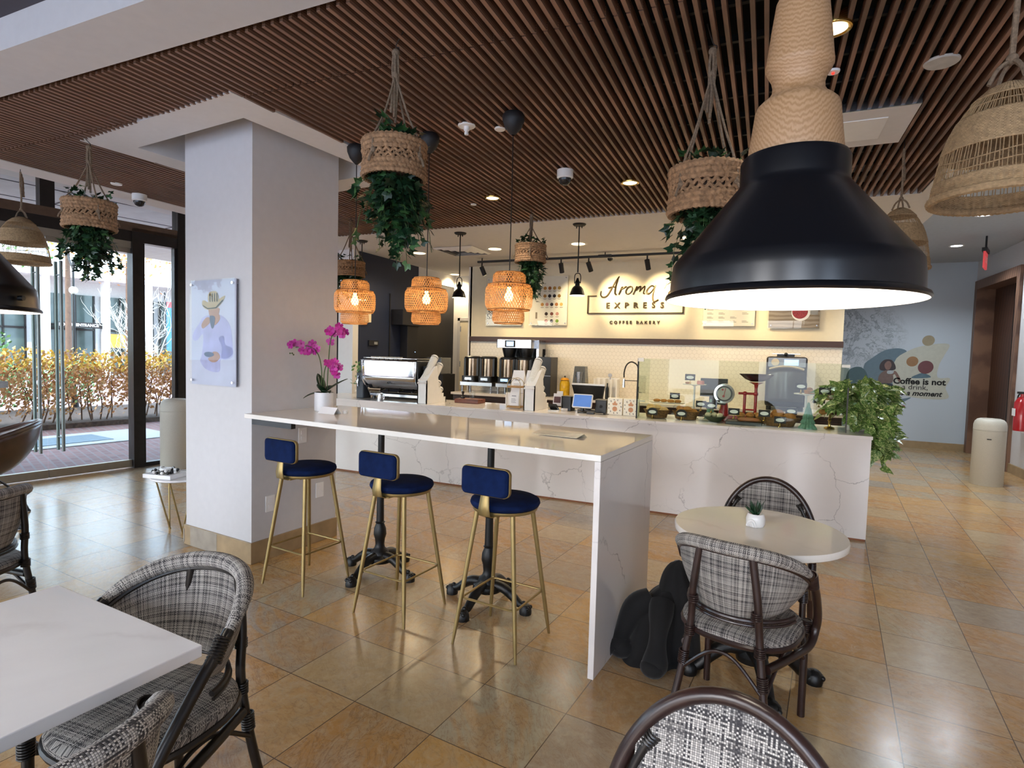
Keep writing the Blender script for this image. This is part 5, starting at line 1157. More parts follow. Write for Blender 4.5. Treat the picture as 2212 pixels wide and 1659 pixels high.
for i, (x_, y_) in enumerate(((-.20, 5.88), (-.12, 5.93), (-.03, 5.89), (-.06, 5.97))):
    t = obj('muffin', MB().lathe([(.0005, 0), (.024, 0), (.032, .035), (.040, .045), (.036, .062), (.018, .075), (.0005, .078)], 20, fn=lambda a, z: .0025*sin(5*a + z*90)), 'pastry', loc=(x_, y_, ZT + .031)); tag(t, 'golden muffin on the dark tray in front of the red scale', 'muffin', 'muffins on the dark tray')
t = obj('sausage_roll', MB().tube(cr([(-.09, 0, .02), (0, -.004, .022), (.09, 0, .02)], 5), [.012, .017, .018, .018, .018, .018, .018, .018, .018, .016, .011], 12), simple('browned_roll', '#a5683f', .5), loc=(-.13, 5.79, ZT + .031)); tag(t, 'long browned roll lying along the front of the dark tray', 'pastry')
# red kitchen scale
sc_ = thing('kitchen_scale', 'red enamel kitchen scale with a chrome dial and a dark pan in the case', 'scale', (-.24, 6.10, ZT)); m = MB(); m.rbox((-.02, 0, .03), (.40, .16, .06), .03); m.cyl((-.13, 0, .06), (-.13, 0, .20), .05, .03, 16); m.cyl((.06, 0, .05), (.06, 0, .30), .014); m.cyl((.16, 0, .05), (.16, 0, .36), .014); m.cyl((.0, 0, .28), (.17, 0, .28), .012); m.ball((.06, 0, .28), .022); m.ball((.16, 0, .28), .024); m.cyl((.06, 0, .12), (.16, 0, .12), .008); m.lathe([(.015, .34), (.02, .37), (.07, .395), (.0005, .395)], 20, (.16, 0, 0)); obj('body', m, 'red', sc_)
m = MB(); m.cyl((-.13, -.05, .27), (-.13, .03, .27), .098, n=36); obj('dial_case', m, 'chrome', sc_); m = MB(); m.cyl((-.13, -.054, .27), (-.13, -.049, .27), .078, n=36); d_ = obj('dial_ring', m, 'black', sc_); m = MB(); m.cyl((-.13, -.057, .27), (-.13, -.053, .27), .063, n=36); dl_ = obj('dial', m, simple('dial_face', '#b9b4aa', .5), sc_)
m = MB(); m.cbox((-.125, -.059, .285), (.006, .003, .085), ry=.18); m.cyl((-.135, -.058, .245), (-.135, -.060, .245), .012); m.cyl((-.145, -.058, .31), (-.145, -.060, .31), .010); obj('pointer', m, 'red', dl_)
m = MB(); m.lathe([(.0005, .40), (.05, .402), (.10, .425), (.155, .475), (.15, .475), (.095, .432), (.0005, .41)], 32, (.16, 0, 0), ell=(1.05, .7)); m.v = [(p[0] if True else 0, p[1], p[2]) for p in m.v]; obj('pan', m, simple('dark_steel_pan', '#54525c', .25, .9), sc_)
# ceramic trees
def cer_tree(loc, h, r, label):
    t = thing('ceramic_tree', label, 'ornament', loc, 0, 'green ceramic trees'); prof = [(.0005, 0), (r, 0)]; n_ = 5
    for i in range(n_):
        z0 = h * i / n_; r0 = r * (1 - i / n_) ; prof += [(r0, z0 + .006), (r0 * .96, z0 + .012), (r0 * .60 + .003, z0 + h / n_)]
    prof.append((.0005, h * 1.03)); m = MB(); m.lathe(prof, 48, fn=lambda a, z: .26 * r * (abs(sin(a * 7)) - .5) * (1 - z / h)); obj('body', m, 'treegreen', t); return t
cer_tree((.37, 5.83, ZT), .235, .072, 'large green glazed ceramic tree at the right of the glass case'); cer_tree((-.50, 6.12, ZT), .20, .055, 'small green glazed ceramic tree behind the glass bowl')
t = thing('cake_stand', 'white raised cake plate with a brown tart beside the oven', 'cake stand', (.36, 6.08, ZT)); m = MB(); m.lathe([(.0005, 0), (.05, 0), (.05, .008), (.010, .02), (.010, .285), (.03, .295), (.105, .30), (.107, .308), (.0005, .308)], 36); obj('body', m, 'white', t)
t = obj('chocolate_tart', MB().lathe([(.0005, 0), (.042, 0), (.048, .032), (.030, .036), (.022, .055), (.0005, .062)], 24), 'pastry', loc=(.385, 6.05, ZT + .309)); tag(t, 'round tart with a chocolate top on the white raised plate beside the oven', 'tart')
t = thing('tiered_stand', 'two tier brass and glass cake stand at the right end of the case', 'cake stand', (.56, 6.00, ZT)); m = MB(); m.lathe([(.0005, 0), (.045, 0), (.04, .012), (.012, .02), (.009, .06), (.016, .075), (.009, .09), (.008, .265), (.0005, .27)], 20); obj('stem', m, 'brass', t); obj('plate', MB().lathe([(.0005, .268), (.10, .268), (.102, .276), (.0005, .276)], 36), 'brass', t); obj('plate', MB().lathe([(.0005, .12), (.10, .12), (.102, .126), (.0005, .126)], 36), 'acrylic', t)
t = thing('glass_cloche', 'clear glass dome over a small cake on the top tier of the brass stand', 'glass dome', (.56, 6.00, ZT + .277)); obj('dome', MB().lathe([(.062, 0), (.062, .05), (.05, .085), (.02, .10), (.0005, .102)], 28), 'acrylic', t); obj('knob', MB().ball((0, 0, .112), .012), 'acrylic', t)
t = obj('glazed_bun', MB().ball((0, 0, .024), .034, 16, 10, (1, 1, .7)), 'pastry2', loc=(.56, 6.00, ZT + .278)); tag(t, 'small pale cake under the clear glass dome', 'cake')
t = obj('glazed_bun', MB().ball((0, 0, .024), .036, 16, 10, (1, 1, .7)), 'pastry', loc=(.50, 5.97, ZT + .127)); tag(t, 'round golden bun on the lower tier of the brass stand', 'bun')
t = obj('chocolate_cake', MB().lathe([(.0005, 0), (.035, 0), (.035, .04), (.0005, .042)], 20), 'choc', loc=(.60, 6.05, ZT + .127)); tag(t, 'dark chocolate cake on the lower tier of the brass stand', 'cake')
t = obj('swiss_roll', MB().cyl((0, -.03, .034), (0, .03, .034), .034, n=24).cyl((0, -.031, .034), (0, -.0315, .034), .030, n=24), simple('swiss_roll_sponge', '#c08a6c', .6), loc=(.25, 6.02, ZT + .075)); tag(t, 'pink swiss roll lying above the large basket', 'cake')
t = obj('cake_riser', MB().box(-.07, .07, -.06, .06, 0, .074), 'acrylic', loc=(.25, 6.02, ZT), smooth=False); tag(t, 'clear block under the swiss roll', 'stand')
for i, (x_, y_, z_, lb, rd_) in enumerate(((-1.02, 5.775, 0, 'round topped black price card before the leftmost basket', 1), (-.74, 5.785, 0, 'round topped black price card before the second basket', 1), (-.84, 6.0, .155, 'black price card above the leftmost basket', 0), (-.70, 6.02, .353, 'black price card on the tall white cake stand', 0), (-.58, 5.98, .09, 'black price card between the second basket and the green bowl', 0), (-.47, 5.86, .09, 'black price card in front of the green bowl', 0), (-.40, 6.06, .12, 'black price card beside the scale dial', 0), (-.26, 5.80, .05, 'black price card standing at the left of the dark tray', 0), (.005, 5.80, .05, 'black price card at the right front of the dark tray', 0), (.14, 5.775, 0, 'black price card in front of the large basket', 0), (.235, 5.94, .075, 'black price card beside the swiss roll', 0), (.31, 6.02, .309, 'black price card on the raised plate beside the oven', 0), (.505, 5.95, .277, 'black price card on the top tier of the brass stand', 0), (.465, 6.0, .19, 'black price card just under the top brass tier', 0))):
    price_card((x_, y_, ZT + z_ + .0005), lb, rd_)
    if z_ and (x_, y_) not in ((-.70, 6.02), (-.84, 6.0), (.235, 5.94), (.31, 6.02), (.505, 5.95)):
        r_ = obj('card_riser', MB().box(-.02, .02, -.012, .012, 0, z_ - .0005), 'acrylic', loc=(x_, y_ + .002, ZT), smooth=False); tag(r_, 'clear riser under the ' + lb.split(' ', 1)[1] if False else 'clear plastic riser carrying the ' + lb, 'riser', 'clear price card risers')
# pothos at the counter end
def heart_leaf(m, p, d, n_, s, r):
    d = Vector(d).normalized(); n_ = Vector(n_); n_ = (n_ - d * n_.dot(d)); n_ = n_.normalized() if n_.length > 1e-5 else d.orthogonal().normalized(); w = d.cross(n_); p = Vector(p)
    o2 = [(-.12, .0, 0), (-.18, .22, .03), (.05, .40, .05), (.45, .34, .04), (.8, .14, 0), (1.08, 0, -.10)]; cen = [(-.10, 0, 0), (.2, 0, -.03), (.6, 0, -.03), (1.08, 0, -.10)]
    P_ = lambda q: p + d * q[0] * s + w * q[1] * s + n_ * q[2] * s
    L_ = [P_(q) for q in o2]; R_ = [P_((q[0], -q[1], q[2])) for q in o2]
    m.add([P_(cen[0]), P_(cen[1]), P_(cen[2]), P_(cen[3])] + L_[1:5] + R_[1:5], [(0, 1, 5, 4), (1, 2, 6, 5), (2, 7, 6), (2, 3, 7), (0, 8, 9, 1), (1, 9, 10, 2), (2, 10, 11), (2, 11, 3)])
pt = thing('potted_pothos', 'variegated trailing pothos spilling over the right end of the counter', 'plant', (.765, 6.02, ZT))
obj('pot', MB().lathe([(.0005, 0), (.075, 0), (.095, .16), (.085, .16), (.0005, .14)], 28), 'white', pt)
rq = random.Random(31); m = MB(); ms = MB()
for i in range(96):
    a = rq.uniform(0, 2*pi); out = rq.uniform(.08, .25); up = rq.uniform(.02, .33); hang = rq.random() < .45
    if hang: a = rq.uniform(-1.9, .5); up = rq.uniform(.0, .12)
    e1 = Vector((cos(a)*out, sin(a)*out, .15 + up)); L = rq.uniform(.12, .46) if hang else rq.uniform(.02, .10)
    e2 = e1 + Vector((cos(a)*.06, sin(a)*.06, -L)); 
    if e2.x < .10 and e2.z < .02: e2.z = rq.uniform(.03, .12)
    path = cr([Vector((0, 0, .14)), e1 * .6 + Vector((0, 0, .12)), e1, (e1 + e2)/2 + Vector((cos(a)*.04, sin(a)*.04, 0)), e2], 4); ms.tube(path, .0025, 4)
    for k in range(4, len(path)):
        if rq.random() < .66:
            q = path[k]; dd = Vector((cos(a) * .6 + rq.uniform(-.6, .6), sin(a) * .6 + rq.uniform(-.6, .6), rq.uniform(-.9, .15)))
            heart_leaf(m, q, dd, Vector((cos(a) * .6, sin(a) * .6 - .5, .6)), rq.uniform(.07, .115), rq)
obj('leaves', m, 'pothos', pt, ang=180); obj('vines', ms, 'stem', pt)

# ------------------------------------------------------------------ things on the back counter
for i, (x_, lb) in enumerate(((-4.24, 'left steel coffee urn of the pair on the low stand'), (-3.96, 'right steel coffee urn of the pair on the low stand'), (-3.62, 'left steel coffee urn under the tall brewer'), (-3.35, 'right steel coffee urn under the tall brewer'))):
    t = thing('coffee_urn', lb, 'coffee urn', (x_, 7.98, ZB + .165), 0, 'steel coffee urns'); obj('tank', MB().lathe([(.0005, .09), (.112, .09), (.112, .36), (.0005, .36)], 32), simple('bronzed_steel', '#a08d78', .2, 1), t)
    m = MB(); m.lathe([(.0005, .36), (.128, .36), (.13, .385), (.10, .40), (.0005, .40)], 32); obj('lid', m, 'black', t)
    m = MB(); m.rbox((0, -.02, .045), (.24, .26, .09), .03); m.box(-.128, -.095, -.06, .04, .09, .37); m.box(.095, .128, -.06, .04, .09, .37); b_ = obj('base', m, 'black', t, smooth=False)
    obj('badge', MB().rbox((-.0, -.152, .045), (.12, .005, .04), .001), 'lcd' if i == 2 else 'steel', b_, smooth=False); obj('tap', MB().cyl((.0, -.15, .02), (.0, -.17, .0), .012), 'black', b_)
for i, x_ in enumerate((-4.10, -3.48)):
    t = thing('urn_stand', ['steel legged stand under the left pair of coffee urns', 'steel legged stand under the tall brewer urns'][i], 'stand', (x_, 7.98, ZB), 0, 'urn stands'); obj('tray', MB().box(-.28, .28, -.16, .16, .10, .163), 'steel', t, smooth=False, bevel=.006)
    for sx in (-.25, .25):
        for sy in (-.13, .13): obj('leg', MB().cyl((sx, sy, 0), (sx, sy, .10), .018), 'steel', t)
t = thing('coffee_brewer', 'tall steel twin coffee brewer with a blue lit display', 'coffee machine', (-3.48, 8.14, ZB)); m = MB(); m.rbox((0, -.07, .765), (.58, .46, .13), .02); obj('head', m, 'steel', t, smooth=False, bevel=.004)
m = MB(); m.box(.29, .33, -.10, .18, 0, .83); m.box(-.29, .33, .06, .18, .20, .70); obj('back_column', m, 'steel', t, smooth=False); obj('display', MB().rbox((-.06, -.303, .765), (.12, .006, .07), .002), 'lcd', t, smooth=False)
obj('display_surround', MB().rbox((-.06, -.301, .765), (.17, .004, .10), .001), 'inkblack', t, smooth=False)
for s_ in (-1, 1):
    obj('brew_basket', MB().lathe([(.0005, .565), (.085, .565), (.115, .68), (.115, .70), (.0005, .70)], 24, (s_ * .14, -.13, 0)), 'black', t)
t = thing('bulk_grinder', 'tall black coffee grinder with clear jars on top', 'grinder', (-2.98, 8.0, ZB)); obj('body', MB().box(-.12, .10, -.15, .15, 0, .58), 'black', t, smooth=False, bevel=.004); obj('seam', MB().box(-.121, .101, -.152, -.149, .30, .305), 'steel', t, smooth=False)
for i in range(2):
    j = thing('glass_jar', ['clear jar on the left of the tall black grinder top', 'clear jar on the right of the tall black grinder top'][i], 'jar', (-3.02 + .09*i, 8.0, ZB + .581), 0, 'jars on the grinder'); obj('body', MB().lathe([(.0005, 0), (.035, 0), (.035, .10), (.03, .11)], 20), 'acrylic', j)
t = thing('drink_jar', 'yellow tapped drink jar right of the tall grinder', 'jar', (-2.70, 7.98, ZB)); obj('body', MB().lathe([(.0005, 0), (.065, 0), (.075, .02), (.075, .20), (.06, .24), (.05, .245)], 28), 'yellow', t); obj('lid', MB().lathe([(.055, .245), (.07, .25), (.045, .28), (.0005, .285)], 24), simple('amber_lid', '#c98d1e', .3), t); obj('knob', MB().ball((0, 0, .30), .014), 'black', t); obj('tap', MB().cyl((0, -.07, .04), (0, -.10, .03), .010), 'black', t)
t = thing('blender', 'square bodied blender with a smoky shield on the back counter', 'blender', (-2.47, 8.0, ZB)); obj('shield', MB().add([(-.10, -.09, .16), (.10, -.09, .16), (.10, .10, .16), (-.10, .10, .16), (-.08, -.05, .46), (.08, -.05, .46), (.08, .08, .46), (-.08, .08, .46)], [(3, 2, 1, 0), (4, 5, 6, 7), (0, 1, 5, 4), (1, 2, 6, 5), (2, 3, 7, 6), (3, 0, 4, 7)]), simple('smoky_shield', '#6b6e70', .12, .3), t, smooth=False, bevel=.008); obj('base', MB().rbox((0, 0, .08), (.22, .22, .16), .03), simple('pale_base', '#b3ab9e', .4), t, smooth=False); obj('jug', MB().lathe([(.0005, .18), (.05, .18), (.06, .38), (.0005, .38)], 20, (0, -.06, 0)), 'steel', t)
t = thing('lid_organizer', 'white wall organizer of lids and napkins below the hexagon tiles', 'organizer', (-2.10, 8.1, ZB)); m = MB(); m.box(-.17, .17, .05, .065, 0, .30)
for x_ in (-.17, -.09, -.01, .08, .16): m.box(x_, x_ + .012, -.10, .065, 0, .29)
obj('box', m, 'white', t, smooth=False); obj('bottle', MB().lathe([(.0005, 0), (.022, 0), (.022, .15), (.010, .19), (.010, .23)], 16, (.03, -.08, 0)), 'black', t); obj('steel_badge', MB().cyl((.04, .02, .34), (.04, .01, .34), .03), 'steel', t); obj('badge_post', MB().cyl((.04, .03, .28), (.04, .03, .33), .006), 'steel', t)
t = thing('spring_tap', 'black spring arm kitchen tap left of the glass case', 'tap', (-1.64, 8.05, ZB)); m = MB(); m.cyl((0, 0, 0), (0, 0, .20), .016); m.tube(cr([(0, 0, .20), (0, 0, .40), (-.02, 0, .50), (-.10, 0, .545), (-.17, 0, .50), (-.20, 0, .40), (-.20, 0, .32)], 6), .010, 8); m.cyl((0, 0, .28), (-.19, 0, .28), .005); obj('arm', m, 'blackmatte', t); m = MB(); m.cyl((-.20, 0, .30), (-.20, 0, .18), .016, .024); m.cyl((0, -.02, .12), (.07, -.06, .12), .008); obj('spray_head', m, 'chrome', t)
ov = thing('speed_oven', 'black countertop oven with a rounded dark door and lit display behind the case', 'oven', (.23, 8.02, ZB)); m = MB(); m.rbox((0, .02, .36), (.46, .56, .62), .06, 5); obj('body', m, 'black', ov, smooth=False, bevel=.03)
m = MB()
def odoor(u, v):
    x_ = (u - .5) * .40; return (x_, -.275 - .03 * sin(pi * u), .12 + .36 * v + .04 * (1 - (2*u - 1)**2) * v)
m.grid(odoor, 16, 10); dr_ = obj('door', m, simple('grey_oven_glass', '#4b4d4f', .15, .1), ov, solid=.02)
m = MB(); m.tube([(x_, odoor(.5 + x_ / .40, 1)[1] - .02, odoor(.5 + x_ / .40, 1)[2] + .03) for x_ in [-.19 + .38*i/16 for i in range(17)]], .014, 8); obj('handle', m, simple('pale_handle', '#b6ac98', .4), dr_)
obj('display', MB().rbox((.05, -.268, .60), (.16, .012, .07), .002), 'lcd', ov, smooth=False); obj('control_panel', MB().rbox((.0, -.264, .60), (.42, .010, .11), .004), simple('grey_panel', '#7c8086', .3, .5), ov, smooth=False); obj('dial', MB().cyl((-.13, -.27, .60), (-.13, -.30, .60), .045, n=24), simple('cream_dial', '#cfc6b2', .35), ov)
m = MB()
for sx in (-.18, .18): m.cyl((sx, -.15, 0), (sx, -.15, .06), .03); m.cyl((sx, .2, 0), (sx, .2, .06), .03)
obj('feet', m, 'black', ov); t = thing('metal_tray', 'thin metal tray with a black knob lying on the oven', 'tray', (.22, 8.0, ZB + .672)); obj('tray', MB().box(-.16, .16, -.10, .10, .03, .036), 'steel', t, smooth=False); obj('knob', MB().ball((.0, -.11, .028), .022), 'black', t); obj('foot', MB().box(-.1, .1, -.05, .05, 0, .03), 'black', t, smooth=False)
t = thing('black_till_screen', 'black screen seen through the glass between the cake stand and the scale', 'monitor', (-.62, 7.98, ZB)); obj('casing', MB().box(-.17, .17, -.02, .02, .12, .36), 'black', t, smooth=False); obj('foot', MB().box(-.05, .05, -.03, .05, 0, .12), 'black', t, smooth=False)
t = thing('steel_appliance', 'small steel appliance standing behind the espresso machine', 'appliance', (-5.0, 8.2, 0)); obj('cabinet', MB().box(-.20, .20, -.2, .2, 0, 1.15), 'nearblack', t, smooth=False); obj('steel_box', MB().box(-.14, .14, -.16, .16, 1.15, 1.42), 'steel', t, smooth=False, bevel=.004)

# ------------------------------------------------------------------ hanging ivy baskets
def ivy_leaf(m, p, d, n_, s):
    d = Vector(d).normalized(); n_ = Vector(n_); n_ = (n_ - d * n_.dot(d)); n_ = n_.normalized() if n_.length > 1e-5 else d.orthogonal().normalized(); w = d.cross(n_); p = Vector(p)
    o2 = [(0, 0), (-.25, .35), (.05, .55), (.35, .62), (.42, .28), (1.0, 0), (.42, -.28), (.35, -.62), (.05, -.55), (-.25, -.35)]
    P_ = [p + d * a * s + w * b * s + n_ * (-.12 * abs(b) * s) for a, b in o2]; c = p + d * .3 * s + n_ * .04 * s
    m.add([c] + P_, [(0, 1 + i, 1 + (i + 1) % 10) for i in range(10)])
def braid_ring(m, R_, z, r, n, ph, tw=0.0):
    def f(u, v):
        a = 2*pi*u; b = 2*pi*v; k = .72 + .38*abs(sin(n*a/2 + ph)); rr_ = R_ + r*k*cos(b); return (rr_*cos(a), rr_*sin(a), z + tw*sin(n*a + ph) + r*k*sin(b)*1.15)
    m.grid(f, 160, 6)
def ivy_basket(loc, zt, zb, hook, label, seed, spread=.17, drop=.42, bright='ivy', lean=(0, 0), dens=1.0, R_=.142):
    # loc: ground point below; zt/zb top and bottom of the basket; the ropes meet below a wire hook in the slats
    t = thing('hanging_ivy_basket', label, 'hanging plant', (loc[0], loc[1], zb), 0, 'ivy baskets hanging from the slats'); h = zt - zb; r = random.Random(seed)
    m = MB(); n_ = 8; step = h / n_
    for i in range(n_):
        z = step * (i + .5)
        if i in (3, 4): braid_ring(m, R_, z, step * .42, 26, i * 1.6 + seed, step * .35)
        else: braid_ring(m, R_ + .003 * (1 if i in (0, 7) else 0), z, step * .62, 44, i * 1.57 + seed)
    for i in range(26): a = 2*pi*i/26; m.cyl((R_*cos(a), R_*sin(a), step*2.4), (R_*cos(a), R_*sin(a), step*5.6), .0025, n=5)
    obj('basket', m, 'hyacinth', t); m = MB(); m.lathe([(.0005, .012), (R_ * .55, .012), (R_ * .62, .02), (R_ * .9, h * .45), (R_ * .9, h * .75), (.0005, h * .75)], 24); obj('liner', m, 'soil', t)
    kz = ZC - .05 - zb; top = Vector((lean[0], lean[1], kz)); m = MB()
    knot = top - Vector((0, 0, .10)); 
    for k in range(4):
        a = .5 + k*pi/2 + seed; side = Vector((R_*1.03*cos(a), R_*1.03*sin(a), h*.55)); m.tube(cr([side + Vector((0, 0, -.02)), side + Vector((0, 0, .06)), (side + knot)/2 + Vector((.004*cos(a), 0, 0)), knot], 6), .005, 7)
        m.ball(side, .014, 8, 6, (1, 1, 1.2)); m.tube(cr([side, side + Vector((cos(a)*.02, sin(a)*.02, -.03)), side + Vector((cos(a)*.028, sin(a)*.028, -.055))], 4), .006, 6)
    obj('ropes', m, 'rope', t); m = MB()
    for k in range(5): a = k*1.3; m.tube(cr([top + Vector((.008*cos(a), .008*sin(a), .01)), knot + Vector((.014*cos(a), .014*sin(a), .02)), knot + Vector((.011*cos(a+1), .011*sin(a+1), -.05)), knot + Vector((.012*cos(a+2) - .012, .012*sin(a+2), -.13 - .02*k))], 6), .006, 6)
    m.ball(top, .019, 10, 8); m.ball(knot, .018, 10, 8); obj('knot', m, 'rope', t)
    obj('hook', MB().tube(cr([top + Vector((.012, 0, -.005)), top + Vector((.016, 0, .02)), top + Vector((0, 0, .035)), Vector((hook[0]-loc[0], hook[1]-loc[1], ZC + .03 - zb))], 5), .0025, 6), 'blackmatte', t)
    m = MB(); mv = MB()
    def leafrun(path, dens_, out):
        for q in path:
            if r.random() < dens_:
                d = Vector((out.x + r.uniform(-.9, .9), out.y + r.uniform(-.9, .9), r.uniform(-1.3, .2))); m.cur = 1 if r.random() < .22 else 0; ivy_leaf(m, Vector(q) + Vector((r.uniform(-.012, .012), r.uniform(-.012, .012), 0)), d, out + Vector((0, 0, r.uniform(-.2, .9))), r.uniform(.028, .048))
    for i in range(int(46 * dens)):
        a = r.uniform(0, 2*pi); rad = sqrt(r.random()) * spread * .72; out = Vector((cos(a), sin(a), 0)); L = drop * (1 - .45 * (rad / spread) ** 2) * r.uniform(.45, 1.0)
        s0 = Vector((cos(a)*rad*.8, sin(a)*rad*.8, .02)); e_ = Vector((cos(a)*rad*1.1 + .03, sin(a)*rad*1.1, -L)); path = cr([s0, (s0 + e_)/2 + Vector((r.uniform(-.02, .02), r.uniform(-.02, .02), 0)), e_], 11); mv.tube(path, .0014, 4); leafrun(path, .62, out)
    for i in range(9):
        a = r.uniform(0, 2*pi); out = Vector((cos(a), sin(a), 0)); s0 = out * R_ * .6 + Vector((0, 0, .02)); e_ = out * spread * 1.12 + Vector((0, 0, -r.uniform(.08, .34))); path = cr([s0, (s0 + e_)/2 + out*.02, e_], 8); mv.tube(path, .0014, 4); leafrun(path, .6, out)
    obj('trailing_ivy', m, [bright, 'ivy2'], t, smooth=False); m = MB(); 
    for i in range(int(60 * dens)):
        a = r.uniform(0, 2*pi); rad = r.uniform(.2, 1.0) * R_ * .98; out = Vector((cos(a), sin(a), 0)); m.cur = 1 if r.random() < .25 else 0
        ivy_leaf(m, out * rad + Vector((0, 0, h + r.uniform(-.01, .075))), Vector((cos(a) + r.uniform(-.8, .8), sin(a) + r.uniform(-.8, .8), r.uniform(-.1, 1.0))), Vector((cos(a)*.5, sin(a)*.5, 1)), r.uniform(.028, .046))
    obj('top_ivy', m, [bright, 'ivy2'], t, smooth=False); obj('vines', mv, 'stem', t); return t
ivy_basket((-1.615, 2.22), 2.475, 2.31, (-1.52, 2.17), 'ivy basket hanging just right of the column, in front of the bamboo lamps', 1, .16, .40, R_=.137)
ivy_basket((-.28, 2.72), 2.365, 2.165, (-.30, 2.64), 'ivy basket half hidden behind the big black pendant', 2, .15, .42, R_=.155)
ivy_basket((-2.18, 5.26), 2.595, 2.42, (-2.186, 5.256), 'ivy basket hanging near the sign wall beside the rightmost bamboo lamp', 3, .13, .40)
ivy_basket((-4.40, 2.49), 2.505, 2.315, (-4.42, 2.45), 'ivy basket hanging in front of the glass doors', 4, .15, .38, R_=.15)
ivy_basket((-4.14, 4.935), 2.46, 2.30, (-4.13, 4.94), 'ivy basket half hidden behind the column', 5, .13, .25, dens=.6)

# ------------------------------------------------------------------ bamboo pendant lamps
def bamboo_lamp(loc, label):
    x0, y0 = loc; t = thing('bamboo_pendant', label, 'pendant lamp', (x0, y0, 1.70), 0, 'lit three tier bamboo pendants')
    m = MB(); m.lathe([(.010, ZC-1.70-.125), (.024, ZC-1.70-.112), (.048, ZC-1.70-.085), (.064, ZC-1.70-.045), (.066, ZC-1.70-.015), (.055, ZC-1.70), (.0005, ZC-1.70)], 28); obj('ceiling_canopy', m, 'blackmatte', t)
    m = MB(); m.tube([(0, 0, ZC-1.70-.13), (.002, 0, .8), (0, 0, .30)], .0032, 6); obj('cord', m, 'black', t)
    tiers = ((.0, .085, .099, .094), (.080, .228, .142, .142), (.223, .300, .100, .097))
    sh = MB()
    for k, (z0, z1, ra, rb_) in enumerate(tiers):
        nst = 50 if k == 1 else 42; seg = 7; tw = .62 if k == 1 else .42; w = .0026
        def rad(z): f = (z - z0)/(z1 - z0); e_ = .016 * (abs(2*f - 1) ** 5); return ra + (rb_ - ra)*f - e_
        for dr_ in (-1, 1):
            for i in range(nst):
                a0 = 2*pi*i/nst; vs = []
                for j in range(seg + 1):
                    z = z0 + (z1 - z0)*j/seg; a = a0 + dr_*tw*j/seg; r_ = rad(z) + (.0008 if (dr_ > 0) else -.0008); da = w / r_
                    vs += [(r_*cos(a-da), r_*sin(a-da), z), (r_*cos(a+da), r_*sin(a+da), z)]
                sh.add(vs, [(2*j, 2*j+1, 2*j+3, 2*j+2) for j in range(seg)])
        for z in (z0, z1): sh.torus((0, 0, z), rad(z), .0035, 40, 6)
    for z_, r1, r2 in ((.082, .085, .126), (.226, .088, .128)):
        vs = []; 
        for i in range(60): a = 2*pi*i/60; vs += [(r1*cos(a), r1*sin(a), z_), (r2*cos(a+.05), r2*sin(a+.05), z_), (r2*cos(a+.10), r2*sin(a+.10), z_), (r1*cos(a+.06), r1*sin(a+.06), z_)]
        sh.add(vs, [(4*i, 4*i+1, 4*i+2, 4*i+3) for i in range(60)])
    vs = []
    for i in range(70):
        a = 2*pi*i/70
        for dr_ in (-1, 1):
            pass
    for i in range(-9, 10):
        c = i*.0105; hw = sqrt(max(0, .084**2 - c*c))
        for A in (0, pi/3, 2*pi/3):
            d = Vector((cos(A), sin(A), 0)); n_ = Vector((-sin(A), cos(A), 0)); p, q = n_*c - d*hw, n_*c + d*hw; sh.add([p - n_*.0018 + Vector((0, 0, .300)), p + n_*.0018 + Vector((0, 0, .300)), q + n_*.0018 + Vector((0, 0, .300)), q - n_*.0018 + Vector((0, 0, .300))], [(0, 1, 2, 3)])
    obj('lamp_shade', sh, 'bamboo', t); m = MB(); m.cyl((0, 0, .30), (0, 0, .215), .018, .02); obj('bulb_holder', m, 'black', t)
    m = MB(); m.lathe([(.010, .215), (.012, .20), (.024, .175), (.026, .155), (.018, .135), (.0005, .128)], 20); obj('bulb', m, 'bulb', t)
    lamp('bamboo_lamp_light', 'POINT', (x0, y0, 1.70 + .155), 7, (1, .67, .37), .034); return t
bamboo_lamp((-1.425, 3.12), 'lit bamboo pendant farthest right of the three over the bar')
bamboo_lamp((-2.07, 3.222), 'middle one of the three lit bamboo pendants over the bar')
bamboo_lamp((-2.667, 3.23), 'lit bamboo pendant nearest the column')
# small black pendants over the counter
def small_pendant(x0, y0, label):
    t = thing('black_bell_pendant', label, 'pendant lamp', (x0, y0, 2.165), 0, 'small black pendants over the counter')
    m = MB(); m.lathe([(.0005, ZC-2.165-.02), (.06, ZC-2.165-.018), (.072, ZC-2.165-.006), (.072, ZC-2.165), (.0005, ZC-2.165)], 28); m.cyl((.03, 0, ZC-2.165-.045), (.03, 0, ZC-2.165-.02), .006); m.cyl((-.03, 0, ZC-2.165-.045), (-.03, 0, ZC-2.165-.02), .006); obj('ceiling_canopy', m, 'blackmatte', t)
    obj('rod', MB().cyl((0, 0, .25), (0, 0, ZC-2.165-.02), .007), 'blackmatte', t)
    m = MB(); m.tube(cr([(.032, 0, .13), (.034, 0, .20), (.020, 0, .235), (-.020, 0, .235), (-.034, 0, .20), (-.032, 0, .13)], 5), .005, 8); obj('yoke', m, 'blackmatte', t)
    m = MB(); m.lathe([(.080, 0), (.082, .004), (.074, .035), (.062, .072), (.045, .095), (.026, .106), (.024, .135), (.030, .14), (.018, .165), (.010, .19), (.0005, .192)], 32); obj('lamp_shade', m, 'blackm', t); m = MB(); m.lathe([(.079, .001), (.070, .035), (.058, .070), (.04, .09), (.0005, .095)], 28); obj('shade_inside', m, 'lampin', t)
    obj('bulb', MB().ball((0, 0, .045), .026), 'lampbulb', t); lamp('bell_lamp_light', 'POINT', (x0, y0, 2.165 + .01), 6, WARM2, .03); return t
